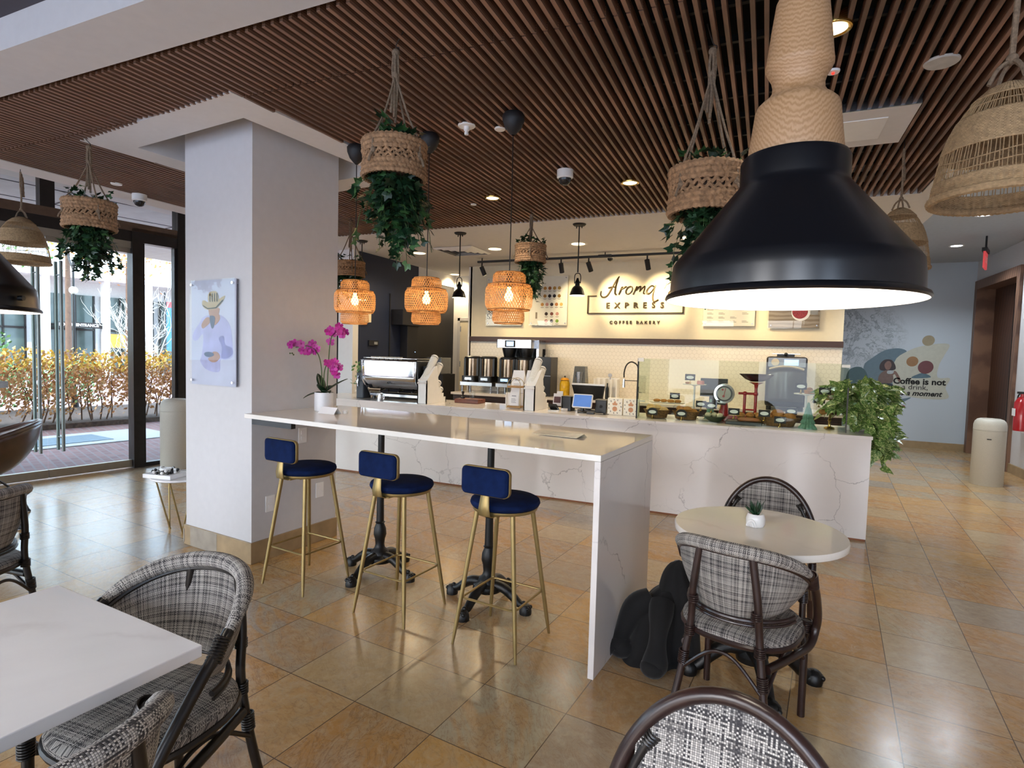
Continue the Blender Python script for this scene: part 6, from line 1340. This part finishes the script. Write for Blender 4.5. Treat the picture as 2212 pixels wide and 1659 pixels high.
small_pendant(-1.905, 5.948, 'small black bell pendant in front of the menu board wall'); small_pendant(-3.38, 5.97, 'small black bell pendant left of the rightmost bamboo lamp'); small_pendant(-4.865, 6.02, 'small black bell pendant behind the bamboo lamp nearest the column')

# ------------------------------------------------------------------ big black pendants with wooden necks
def big_pendant(x0, y0, z0, label, energy):
    t = thing('black_dome_pendant', label, 'pendant lamp', (x0, y0, z0), 0, 'big black pendants with wooden necks')
    m = MB(); m.lathe([(.181, 0), (.184, .003), (.182, .008), (.1765, .011), (.1755, .035), (.173, .055), (.169, .061), (.084, .168), (.0785, .175), (.077, .181), (.077, .212), (.074, .218), (.062, .219)], 72); obj('lamp_shade', m, 'blackm', t)
    m = MB(); m.lathe([(.181, .0005), (.174, .012), (.170, .052), (.162, .062), (.078, .158), (.05, .170), (.0005, .173)], 64); obj('shade_inside', m, 'lampin', t)
    m = MB(); m.lathe([(.058, .217), (.067, .2185), (.0675, .222), (.0625, .262), (.0595, .289), (.057, .296), (.051, .302), (.042, .309), (.0368, .318), (.0362, .328), (.0388, .338), (.0452, .349), (.0474, .354), (.0477, .358), (.0467, .364), (.041, .415), (.0365, .450), (.034, .455), (.0005, .456)], 64); obj('wooden_neck', m, 'lampwood', t)
    m = MB(); m.lathe([(.024, .455), (.023, .482), (.012, .487), (.004, .49)], 24); m.tube([(0, 0, .48), (0, 0, ZC - z0 + (.16 if y0 < 1.5 else 0))], .0035, 6); obj('cord', m, 'black', t)
    obj('rim_screw', MB().cyl((.181*CR.x, .181*CR.y, .03), (.192*CR.x, .192*CR.y, .03), .006), 'blackm', t)
    m = MB(); m.cyl((0, 0, .17), (0, 0, .12), .022, .025, 20); obj('bulb_holder', m, 'white', t); m = MB(); m.ball((0, 0, .09), .045, 20, 14); obj('bulb', m, 'lampbulb', t)
    lamp('dome_lamp_light', 'POINT', (x0, y0, z0 + .07), energy, (1, .93, .82), .05)
big_pendant(.025, .987, 1.612, 'big black dome pendant with a turned wooden neck, right in front of the camera', 16)
big_pendant(-1.762, .675, 1.588, 'big black dome pendant cut by the left edge, over the square table', 12)

# ------------------------------------------------------------------ rattan dome lampshades
def rattan_dome(x0, y0, z0, H_, R_, label, seed, ropetop=ZC):
    t = thing('rattan_dome_shade', label, 'pendant lamp', (x0, y0, z0), seed, 'woven rattan dome shades')
    prof = [(1.0, 0), (.985, .10), (.95, .24), (.885, .42), (.79, .58), (.66, .73), (.49, .86), (.30, .95), (.10, 1.0)]
    def rz_(s):
        k = s * (len(prof) - 1); i = min(int(k), len(prof) - 2); f = k - i; return (prof[i][0]*(1-f) + prof[i+1][0]*f) * R_, (prof[i][1]*(1-f) + prof[i+1][1]*f) * H_
    m = MB()
    def band(s0, s1, rows):
        nu = 180
        def f(u, v):
            s = s0 + (s1 - s0)*v; r_, z_ = rz_(s); row = int(v*rows*2); r_ += .0022*sin(u*2*pi*60)*(1 if row % 2 else -1); return (r_*cos(2*pi*u), r_*sin(2*pi*u), z_)
        m.grid(f, nu, rows*2)
    band(.03, .17, 7); band(.36, .60, 12); band(.74, 1.0, 14); obj('woven_bands', m, 'natcane', t, solid=.003)
    m = MB()
    for i in range(110):
        a = 2*pi*i/110; m.tube([(rz_(s)[0]*cos(a + .01*sin(i*2.3 + s*9)), rz_(s)[0]*sin(a + .01*sin(i*2.3 + s*9)), rz_(s)[1]) for s in (.02, .10, .18, .26, .36, .5, .60, .67, .76, .9)], .0011, 4)
    for s in (.23, .29): m.tube([(rz_(s + .02*sin(3*a))[0]*1.003*cos(a), rz_(s + .02*sin(3*a))[0]*1.003*sin(a), rz_(s + .02*sin(3*a))[1]) for a in [2*pi*i/60 for i in range(60)]], .0015, 5, True)
    for s in (.67,): m.tube([(rz_(s)[0]*1.003*cos(a), rz_(s)[0]*1.003*sin(a), rz_(s)[1]) for a in [2*pi*i/60 for i in range(60)]], .0015, 5, True)
    obj('ribs', m, 'natcane', t); m = MB()
    def f2(u, v): a = 2*pi*u; b = 2*pi*v; r_ = .010*(1 + .12*sin(a*70 + b)); return ((R_ + r_*cos(b))*cos(a), (R_ + r_*cos(b))*sin(a), r_*sin(b)*1.1)
    m.grid(f2, 180, 8); obj('rim', m, 'natcane', t)
    m = MB(); top = Vector((0, 0, H_)); kn = top + Vector((0, 0, .06))
    for k in range(4): a = k*pi/2; m.tube(cr([(.05*cos(a), .05*sin(a), H_*.985), kn*.6 + Vector((.03*cos(a), .03*sin(a), H_*.4)), kn], 5), .005, 6)
    rt2 = ropetop - z0; m.tube(cr([kn, kn + Vector((.004, 0, (rt2 - H_)*.3)), Vector((-.004, 0, rt2 - .12)), Vector((0, 0, rt2 - .02))], 8), .007, 7)
    m.tube(cr([Vector((0, 0, rt2 - .03)), Vector((.03, .01, rt2 - .08)), Vector((.022, .0, rt2 - .16)), Vector((.026, 0, rt2 - .22))], 6), [.007 + .003*abs(sin(i)) for i in range(19)], 7); m.ball(kn, .014, 8, 6); obj('rope', m, 'rope', t)
    obj('hook', MB().cyl((0, 0, rt2 - .03), (0, 0, rt2 + .03), .0025), 'blackmatte', t); return t
rattan_dome(.53, 1.855, 1.950, .285, .150, 'large rattan dome shade cut by the right edge', .3)
rattan_dome(.75, 4.447, 2.14, .39, .175, 'rattan dome shade hanging near the right end of the slats', 1.1)
rattan_dome(-5.70, 2.70, 2.17, .37, .19, 'rattan dome shade hanging before the glass doors at the left edge', 2.0)

# ------------------------------------------------------------------ track light, cameras, sprinklers, vents
tr = thing('track_light_rail', 'black ceiling rail carrying the spotlights in front of the sign wall', 'light rail', (0, 7.65, 2.86)); obj('rail', MB().box(-4.02, -.2, -.018, .018, 0, .03), 'blackmatte', tr, smooth=False)
m = MB()
for x_ in (-3.95, -2.07, -.6): m.cyl((x_, 0, .03), (x_, 0, ZC - 2.86), .008)
m.box(-2.16, -1.98, -.03, .03, .0, .035); obj('hangers', m, 'blackmatte', tr)
sp_ = ((-3.95, (-3.55, 8.38, 2.05), 'black spotlight at the left end of the ceiling rail'), (-2.70, (-2.70, 8.38, 2.3), 'black spotlight just right of the small hanging basket'), (-2.30, (-2.02, 8.38, 2.38), 'black spotlight aimed at the first letter of the sign'), (-1.50, (-1.38, 8.38, 2.40), 'black spotlight aimed at the end of the sign script'), (-.95, (-.55, 8.38, 2.1), 'black spotlight behind the ivy basket at the big pendant'), (-.45, (.25, 8.38, 2.0), 'last black spotlight on the right end of the rail'))
for x_, tg, lb in sp_:
    t = thing('track_spotlight', lb, 'spotlight', (x_, 7.65, 2.86), 0, 'spotlights on the ceiling rail'); obj('stem', MB().cyl((0, 0, 0), (0, 0, -.055), .010).ball((0, 0, -.06), .016), 'blackmatte', t)
    d = (Vector(tg) - Vector((x_, 7.65, 2.76))).normalized(); d = Vector((d.x*.7, d.y*.55, -.9)).normalized(); c = Vector((0, 0, -.075)); m = MB(); m.cyl(c - d*.02, c + d*.115, .033, n=24); obj('barrel', m, 'blackmatte', t); obj('lens', MB().cyl(c + d*.1155, c + d*.1165, .027, n=20), 'lens', t)
    p = Vector((x_, 7.65, 2.86)) + c + d*.125; lamp('track_lamp', 'SPOT', p, 85 if -2.4 < x_ < -1.4 else 40, (1, .80, .46), .02, tg, 62, .8)
def dome_cam(loc, label, s=1.0):
    t = thing('dome_camera', label, 'camera', loc, 0, 'white dome security cameras'); obj('housing', MB().lathe([(.0005, 0), (.062*s, 0), (.062*s, -.055*s), (.052*s, -.062*s)], 32), 'white', t); m = MB(); m.lathe([(.05*s, -.06*s), (.049*s, -.075*s), (.037*s, -.100*s), (.018*s, -.112*s), (.0005, -.114*s)], 28); obj('lens_dome', m, simple('smoked_dome', '#1c1d20', .08), t); obj('dome_ring', MB().torus((0, 0, -.061*s), .052*s, .004*s, 32, 6), 'white', t); return t
dome_cam((-1.473, 4.20, ZC), 'white dome security camera in the slats over the small hanging basket'); dome_cam((-5.50, 3.55, ZC), 'white dome security camera near the glass doors'); dome_cam((-2.05, 7.85, ZC), 'small white dome camera above the sign', .8)
def disc(name, label, cat, loc, r, mat='white', sprk=False):
    t = thing(name, label, cat, loc, 0); obj('plate', MB().lathe([(.0005, -.006), (r*.92, -.006), (r, -.001), (r, .004)], 32), mat, t)
    if sprk: obj('head', MB().lathe([(.0005, -.055), (.012, -.055), (.014, -.045), (.010, -.035), (.018, -.028), (.018, -.006)], 20), 'white', t)
    return t
disc('smoke_detector', 'round white plate with a short nozzle in the slats right of the ivy basket', 'detector', (-1.775, 3.185, ZC), .055, sprk=True); disc('ceiling_plate', 'small plain white disc in the slats beside the black cord cup', 'ceiling plate', (-1.60, 3.30, ZC), .035)
disc('ceiling_speaker', 'oval looking white speaker disc in the slats at the upper right', 'speaker', (.681, 3.294, ZC), .072, simple('speaker_grille', '#b9b6b0', .7)); disc('ceiling_plate', 'small white disc in the slats near the left dome camera', 'ceiling plate', (-5.35, 3.25, ZC), .045)
t = disc('smoke_detector', 'small white sensor with a red light beside the wooden neck of the pendant', 'detector', (.229, 3.195, ZC - .01), .03); obj('red_light', MB().ball((0, 0, -.008), .007), simple('red_led', '#d03030', .4, emit='#ff3020', estr=2), t); obj('stem', MB().cyl((0, 0, 0), (0, 0, .06), .006), 'blackmatte', t)
disc('smoke_detector', 'tiny white detector in the slats below the left warm downlight', 'detector', (-2.62, 4.87, ZC), .028)
t = thing('ceiling_vent', 'square white air vent panel in the slats behind the big pendant', 'air vent', (.40, 4.05, ZC - .008), 0); m = MB(); m.box(-.30, .30, -.30, .30, 0, .014); obj('panel', m, 'ceil2', t, smooth=False, bevel=.003); m = MB(); m.box(-.17, .17, -.17, .17, -.006, 0); obj('inner_plate', m, 'white', t, smooth=False, bevel=.003); m = MB(); m.box(-.30, .30, -.31, -.30, .0, .05); obj('upstand', m, 'steel', t, smooth=False)
t = thing('ceiling_vent', 'square white air diffuser in the white ceiling left of the rail', 'air vent', (-3.92, 7.0, ZC - .012), 0); m = MB()
for k in range(4): a0 = .30 - .07*k; b0 = a0 - .035; z_ = .006 + .0*k; m.add([(-a0, -a0, z_), (a0, -a0, z_), (a0, a0, z_), (-a0, a0, z_), (-b0, -b0, -.012), (b0, -b0, -.012), (b0, b0, -.012), (-b0, b0, -.012)], [(0, 1, 5, 4), (1, 2, 6, 5), (2, 3, 7, 6), (3, 0, 4, 7)])
obj('louvres', m, 'white', t, smooth=False, solid=.003); obj('backing', MB().box(-.29, .29, -.29, .29, .006, .011), 'darkceil', t, smooth=False)
t = thing('exit_sign', 'red hanging exit sign in the hall on the right', 'sign', (2.72, 10.0, 2.98), R(70)); obj('panel', MB().box(-.16, .16, -.012, .012, -.1, .12), simple('red_exit_panel', '#c23a3e', .4, emit='#d8484a', estr=.5), t, smooth=False); obj('housing', MB().box(-.17, .17, -.03, .03, .12, .17), 'blackmatte', t, smooth=False); obj('stem', MB().cyl((0, 0, .17), (0, 0, .35), .012), 'blackmatte', t)
put_text('lettering', 'EXIT', .12, 'white', t, (0, -.0135, .01), ext=.0005)
t = thing('fire_extinguisher', 'red fire extinguisher in a white rimmed cabinet at the right edge', 'fire extinguisher', (3.279, 9.80, .62), 0); obj('cabinet', MB().box(-.04, 0, -.16, .16, 0, .66), 'white', t, smooth=False); m = MB(); m.lathe([(.0005, .04), (.075, .04), (.078, .06), (.078, .42), (.04, .49), (.018, .50), (.018, .54)], 24, (-.11, 0, 0)); obj('cylinder', m, 'red', t); obj('label_panel', MB().box(-.192, -.186, -.05, .05, .24, .34), 'paper', t, smooth=False); m = MB(); m.box(-.16, -.05, -.02, .02, .54, .57); m.tube(cr([(-.11, .02, .55), (-.12, .10, .50), (-.13, .10, .30)], 5), .009, 6); obj('handle', m, 'black', t)
t = thing('wall_switch', 'small pale wall plate on the right wall above the extinguisher', 'switch', (3.279, 10.22, 2.25), 0); obj('plate', MB().box(-.008, 0, -.06, .06, -.05, .05), 'white', t, smooth=False); t['label'] = 'small pale wall plate high on the right wall beside the doorway'
t = thing('wall_speaker', 'small cream box mounted on the navy wall', 'wall box', (-5.40, 6.78, 2.02), 0); obj('box', MB().box(0, .06, -.09, .06, -.10, .08), 'cream', t, smooth=False, bevel=.006)
t = thing('wall_keypad', 'small dark keypad on the navy wall', 'keypad', (-5.40, 6.95, 1.62), 0); obj('box', MB().box(0, .03, -.11, .11, -.04, .04), 'nearblack', t, smooth=False, bevel=.004); obj('lens_strip', MB().box(.03, .032, .0, .08, -.02, .02), 'steel', t, smooth=False)
t = thing('water_filter_cabinet', 'black wall mounted unit on the navy wall above the espresso machine', 'wall unit', (-5.398, 7.75, 1.5), 0); obj('upper_box', MB().box(0, .22, -.35, .35, .42, .66), 'nearblack', t, smooth=False, bevel=.004); obj('column_box', MB().box(0, .14, -.10, .2, -.5, .42), 'nearblack', t, smooth=False, bevel=.004); obj('pilot_light', MB().ball((.142, .12, .0), .008), 'lcd', t)

# ------------------------------------------------------------------ wall sign
YW = 8.378
sg = thing('wall_sign', 'bronze cafe sign with script lettering in an open frame on the cream wall', 'sign', (0, YW, 0))
fm = MB()
for (x0, x1, z0, z1) in ((-2.512, -2.495, 2.150, 2.425), (-2.512, -2.37, 2.410, 2.425), (-2.512, -1.10, 2.150, 2.164), (-1.117, -1.10, 2.150, 2.425), (-1.16, -1.10, 2.410, 2.425)): fm.box(x0, x1, -.022, -.006, z0, z1)
obj('frame', fm, 'ink', sg, smooth=False)
def stroke(m, pts, w0=.0115, n=7, closed=False):
    P_ = cr([(p[0], 0, p[1]) for p in pts], n, closed); N = len(P_); rad = [w0 * (.55 + .45 * abs(sin(pi * i / max(1, N-1) * 1.5 + .5))) for i in range(N)]
    if closed: rad = [w0 * .75] * N
    m.tube([(p.x, -.012, p.z) for p in P_], rad, 6, closed)
# letter strokes, in metres on the wall; x from the left foot of the A
X0, Z0 = -2.18, 2.46
def L(name, strokes):
    m = MB()
    for s_, c in strokes: stroke(m, [(X0 + a, Z0 + b) for a, b in s_], closed=c)
    obj(name, m, 'ink', sg)
L('letter_a_capital', [([(-.125, .03), (-.13, -.03), (-.09, -.065), (-.03, -.04), (.03, .06), (.09, .17), (.135, .235), (.12, .20), (.09, .08), (.085, -.01), (.11, -.03)], False), ([(-.02, .07), (.04, .085), (.10, .08)], False)])
L('letter_r', [([(.14, -.03), (.165, .03), (.19, .085), (.175, .06), (.19, .055), (.225, .08), (.25, .085)], False)])
L('letter_o', [([(.30, .085), (.265, .06), (.245, .015), (.26, -.02), (.295, -.015), (.325, .02), (.335, .06), (.32, .085)], True)])
L('letter_m', [([(.35, -.03), (.375, .03), (.40, .085), (.39, .03), (.42, .06), (.46, .085), (.455, .04), (.445, .01), (.48, .05), (.52, .085), (.52, .05), (.505, -.01), (.525, -.025)], False)])
L('letter_a', [([(.66, .075), (.62, .09), (.575, .055), (.55, .005), (.57, -.025), (.61, -.005), (.65, .05), (.675, .095), (.655, .03), (.64, -.05), (.645, -.11), (.67, -.135), (.72, -.11)], False)])
m = MB(); m.prism([(.0, .055), (-.018, .03), (-.016, -.02), (.0, -.05), (.016, -.02), (.018, .03)], .006, .020, Matrix(((1, 0, 0, X0 + .80), (0, 0, -1, 0), (0, 1, 0, Z0 + .10), (0, 0, 0, 1)))); obj('leaf_mark', m, 'brass', sg, smooth=False)
m = MB(); q = Matrix.Rotation(.5, 3, 'Y'); k = len(m.v); m.ball((0, 0, 0), .045, 20, 12, (.62, .22, 1)); m.v = [tuple(q @ Vector(v) + Vector((X0 + .885, -.012, Z0 - .02))) for v in m.v]; bn = obj('bean_mark', m, 'ink', sg)
m = MB(); m.tube([tuple(q @ Vector((.008*sin(i*.8), -.0105, -.036 + .009*i)) + Vector((X0 + .885, -.012, Z0 - .02))) for i in range(9)], .0025, 5); obj('bean_groove', m, 'cream', bn)
put_text('lettering', 'E X P R E S S', .115, 'ink', sg, (-1.80, -.010, 2.268), ext=.005, spacing=1.33, bold=.003); put_text('lettering', 'COFFEE BAKERY', .062, 'ink', sg, (-1.795, -.010, 2.020), ext=.004, spacing=1.75, bold=.002)

# ------------------------------------------------------------------ menu boards
YB = 8.335
def board(x0, x1, z0, z1, label, name='menu_board', mat='paperw'):
    t = thing(name, label, 'menu board', (x0, YB, z0), 0, 'acrylic boards on the cream wall'); w, h = x1 - x0, z1 - z0
    obj('sheet', MB().box(0, w, 0, .012, 0, h), mat, t, smooth=False); obj('acrylic_face', MB().box(-.01, w + .01, -.006, -.001, -.01, h + .01), 'acrylic', t, smooth=False); 
    for a in (.03, w - .03):
        for b in (.03, h - .03): obj('standoff_pin', MB().cyl((a, -.012, b), (a, .04, b), .008), 'steel', t)
    return t, w, h
b1, w, h = board(-3.44, -2.82, 1.975, 2.73, 'menu board with rows of round drinks left of the sign')
cols = ['#c98f3f', '#b97436', '#d1a04a', '#d9b05c', '#2a1512', '#7a3f2c', '#c58a7a', '#7fa03a']
CM = [simple('printed_drink_tone', c, .6, var=.25, nscale=60) for c in cols]
rows = [(2.545, -3.19, 4, .078, [0, 1, 2, 3]), (2.425, -3.19, 4, .078, [0, 4, 4, 2]), (2.295, -3.23, 5, .078, [0, 6, 4, 1, 3]), (2.15, -3.16, 3, .09, [4, 5, 6]), (2.04, -3.16, 3, .09, [6, 4, 7])]
for z_, xs, n_, dx, ci in rows:
    for i in range(n_):
        pm = MB(); pm.cyl((xs + dx*i + 3.44, -.0003, z_ - 1.975), (xs + dx*i + 3.44, -.0010, z_ - 1.975), .027, n=18); o = obj('drink_picture', pm, CM[ci[i]], b1, smooth=False)
m = MB()
for z_, xs, n_, dx, ci in rows:
    for i in range(n_): m.box(xs + dx*i + 3.44 - .028, xs + dx*i + 3.44 + .028, -.001, -.0003, z_ - 1.975 - .046, z_ - 1.975 - .040); m.box(xs + dx*i + 3.44 - .018, xs + dx*i + 3.44 + .018, -.001, -.0003, z_ - 1.975 - .054, z_ - 1.975 - .050)
m.box(.12, .26, -.001, -.0003, .64, .65); m.box(.12, .125, -.001, -.0003, .60, .65); m.box(.10, .13, -.001, -.0003, .10, .20); obj('small_print', m, simple('brown_print', '#8b7a66', .7), b1, smooth=False)
b2_, w, h = board(-4.20, -3.58, 1.97, 2.73, 'menu board partly hidden by the rightmost bamboo lamp')
m = MB(); rz_ = random.Random(9)
for i in range(40): x_, z_ = rz_.uniform(.02, .16), rz_.uniform(.10, .24); m.cyl((x_, -.0003, z_), (x_, -.001, z_), .008, n=8)
obj('bean_print', m, CM[4], b2_, smooth=False); obj('orange_print', MB().box(.30, .55, -.001, -.0003, .01, .03), CM[1], b2_, smooth=False)
b3, w, h = board(-.83, -.17, 1.975, 2.62, 'menu board with small text mostly hidden by the big black pendant')
m = MB()
for r_ in range(9):
    for c_ in range(4):
        if (r_ + c_) % 5 != 4: m.box(.05 + c_*.15, .13 + c_*.15, -.001, -.0003, .05 + r_*.055, .056 + r_*.055); m.box(.05 + c_*.15, .11 + c_*.15, -.001, -.0003, .066 + r_*.055, .071 + r_*.055)
obj('small_print', m, simple('grey_brown_print', '#857c70', .7), b3, smooth=False); m = MB()
for i in range(5): m.cyl((.08 + i*.13, -.0003, .30), (.08 + i*.13, -.0012, .30), .045, n=18)
obj('food_pictures', m, CM[5], b3, smooth=False)
b4, w, h = board(.0, .60, 1.955, 2.62, 'picture board of berries on wood right of the menu boards', 'picture_board', make_wood('weathered_wood_print', '#a79a8c', '#877868', .6, (1, 1, 2), 3, 4)); m = MB(); m.cyl((.38, -.0003, .20), (.38, -.0012, .20), .11, n=28); obj('bowl_print', m, 'white', b4, smooth=False)
m = MB(); m.cyl((.37, -.0012, .21), (.37, -.0022, .21), .092, n=28); obj('berry_print', m, simple('berry_print', '#93303a', .6, var=.5, nscale=60), b4, smooth=False); obj('cloth_print', MB().box(.46, .58, -.001, -.0003, .17, .27), 'white', b4, smooth=False)

# ------------------------------------------------------------------ picture on the column
pc = thing('acrylic_picture', 'clear framed picture of a man in a straw hat drinking coffee, on the column', 'picture', b2(-.648, -.036, 1.235), BA)
obj('backing', MB().box(0, .515, .008, .014, 0, .750), simple('pale_grey_print', '#b9bccb', .5, var=.07, nscale=5), pc, smooth=False); obj('acrylic_face', MB().box(-.004, .519, -.004, .002, -.004, .754), 'picture_acrylic', pc, smooth=False)
for a in (.02, .495):
    for b in (.03, .72): obj('standoff_pin', MB().cyl((a, -.010, b), (a, .034, b), .009), 'chrome', pc)
MPX = Matrix(((1, 0, 0, 0), (0, 0, -1, .008), (0, 1, 0, 0), (0, 0, 0, 1)))
def flat(name, pts, mat, d, par=pc, Mx=None):
    P_ = cr([(p[0], p[1], 0) for p in pts], 4, True); m = MB(); m.prism([(p.x, p.y) for p in P_], d, d + .0006, MPX if Mx is None else Mx); return obj(name, m, mat, par, smooth=False)
# picture coordinates: photo crop (x 80..650, y 105..1510) -> 0.515 x 0.75
def pp(*a): return [((x - 80) / 570 * .515, (1510 - y) / 1405 * .75) for x, y in a]
flat('painted_shirt', pp((330, 570), (235, 600), (180, 690), (110, 800), (95, 890), (150, 915), (230, 820), (235, 950), (215, 1120), (195, 1190), (260, 1290), (370, 1330), (450, 1310), (460, 1160), (520, 1160), (610, 1110), (610, 960), (590, 760), (540, 640), (450, 570)), 'shirt', 0)
flat('painted_sleeve_shadow', pp((440, 880), (500, 850), (520, 960), (600, 1000), (610, 1080), (540, 1140), (470, 1130), (480, 1000)), simple('painted_violet_shade', '#7f7fae', .6, var=.3, nscale=12), .0008)
flat('painted_face', pp((320, 480), (310, 530), (330, 590), (375, 610), (420, 590), (445, 530), (440, 480)), 'skin', .0008); flat('painted_neck', pp((390, 590), (440, 560), (455, 620), (420, 680), (385, 700)), 'skin', .0010)
flat('painted_hand', pp((290, 600), (240, 650), (215, 710), (235, 750), (280, 720), (320, 680), (335, 620)), 'skin', .0016); flat('painted_hand', pp((330, 1130), (300, 1160), (350, 1200), (410, 1190), (455, 1130), (430, 1070), (370, 1060)), 'skin', .0012)
flat('painted_cup', pp((325, 590), (345, 735), (375, 735), (392, 600)), 'paintblue', .0022); flat('painted_cup', pp((250, 1090), (280, 1130), (340, 1130), (380, 1100), (350, 1070), (290, 1065)), 'paintblue', .0020)
flat('painted_hat_brim', pp((225, 400), (240, 460), (300, 500), (400, 490), (450, 450), (500, 380), (520, 320), (460, 350), (400, 400), (300, 400), (250, 370)), 'straw', .0018); flat('painted_hat_crown', pp((310, 400), (305, 300), (340, 262), (400, 255), (430, 300), (435, 390), (370, 410)), 'straw', .0024)
m = MB()
for i in range(4): x_ = 325 + i*30; a = pp((x_, 395), (x_ + 12, 395), (x_ + 10, 285), (x_ - 2, 285)); m.prism(a, .0032, .0036, MPX)
a = pp((232, 430), (300, 478), (400, 470), (490, 370), (500, 385), (410, 484), (300, 492), (240, 450)); m.prism(a, .0026, .0030, MPX); obj('painted_hat_stripes', m, 'inkblack', pc, smooth=False)

# ------------------------------------------------------------------ mural on the hall wall
mu = thing('wall_mural', 'blue grey wall mural with circles, a seated figure and coffee lettering', 'mural', (0, 12.398, 0))
MM = Matrix(((1, 0, 0, 0), (0, 0, -1, 0), (0, 1, 0, 0), (0, 0, 0, 1)))
# photo crop px -> wall metres  (crop 1780,440 scale 2.676)
def wm(*a):
    out = []
    for x, y in a:
        px, py = 1780 + x / 2.676, 440 + y / 2.676; out.append(((px - 1822) * .00694 + 1.33 - (py - 700) * .00016 - (px - 1822) * .00010 * 0, 1.37 - (py - 800) * .00700 + (px - 1822) * .00022)); 
    return out
fl = lambda name, pts, mat, d: flat(name, wm(*pts), mat, d, mu, MM)
fl('blue_crescent', [(245, 940), (300, 870), (370, 820), (450, 808), (500, 835), (450, 900), (420, 980), (440, 1080), (470, 1160), (548, 1150), (480, 1195), (400, 1200), (300, 1100)], simple('mural_slate_blue', '#5f7683', .4, var=.06), 0)
fl('teal_arc', [(150, 975), (190, 940), (240, 945), (275, 1000), (280, 1080), (150, 1080)], simple('mural_teal', '#3c5a60', .4, var=.06), .0008)
fl('cream_sweep', [(430, 905), (500, 830), (600, 790), (735, 782), (715, 860), (690, 930), (690, 1010), (760, 1015), (740, 1080), (760, 1150), (650, 1160), (520, 1140), (440, 1090)], simple('mural_cream', '#bcbdb0', .4, var=.05), .0006)
for nm, c, r_, col_, d in (('tan_circle', (618, 757), 36, '#9b8f75', .0016), ('ochre_circle', (536, 900), 35, '#96714d', .0018), ('maroon_circle', (616, 940), 45, '#6d4145', .0020)):
    fl(nm, [(c[0] + r_*cos(a), c[1] + r_*sin(a)) for a in [2*pi*i/12 for i in range(12)]], simple('mural_' + nm, col_, .4, var=.05), d)
fl('blue_mound', [(540, 1015), (570, 990), (610, 980), (650, 1010)], simple('mural_slate', '#55707e', .4), .0014)
fl('figure_hair', [(350, 960), (345, 920), (370, 888), (410, 888), (435, 920), (440, 955), (400, 965)], simple('mural_dark_hair', '#3a3337', .5), .0024)
fl('figure_top', [(345, 1000), (375, 965), (410, 965), (430, 1000), (425, 1050), (350, 1050)], simple('mural_brown_top', '#6f5d58', .5), .0030)
fl('figure_face', [(385, 900), (372, 925), (385, 955), (405, 955), (415, 925), (405, 900)], simple('mural_face', '#7d625a', .5), .0034)
fl('figure_arm', [(425, 1000), (410, 985), (440, 965), (470, 1010), (480, 1040), (465, 1040), (440, 990)], simple('mural_arm', '#7d625a', .5), .0040); fl('figure_cup', [(395, 965), (395, 985), (425, 985), (430, 965)], simple('mural_white', '#aab3b8', .5), .0044)
fl('figure_legs', [(300, 1060), (420, 1055), (445, 1100), (455, 1180), (470, 1200), (440, 1215), (400, 1160), (380, 1110), (330, 1100)], simple('mural_navy', '#27303d', .5), .0046)
fl('figure_shoe', [(440, 1210), (470, 1195), (520, 1212), (490, 1222)], simple('mural_rust', '#7c5445', .5), .0050); fl('table_print', [(290, 1062), (340, 1058), (400, 1064), (345, 1074)], simple('mural_pale', '#9aa4ab', .5), .0052)
p = wm((585, 1041))[0]; put_text('lettering', 'Coffee is not', .150, 'inkblack', mu, (p[0], -.004, p[1]), ext=.0006, bold=.005)
p = wm((565, 1080))[0]; put_text('lettering', 'a drink,', .130, 'inkblack', mu, (p[0], -.004, p[1]), ext=.0006)
p = wm((575, 1122))[0]; put_text('lettering', 'it is a moment', .128, 'inkblack', mu, (p[0], -.004, p[1]), ext=.0006, shear=.3, bold=.004)
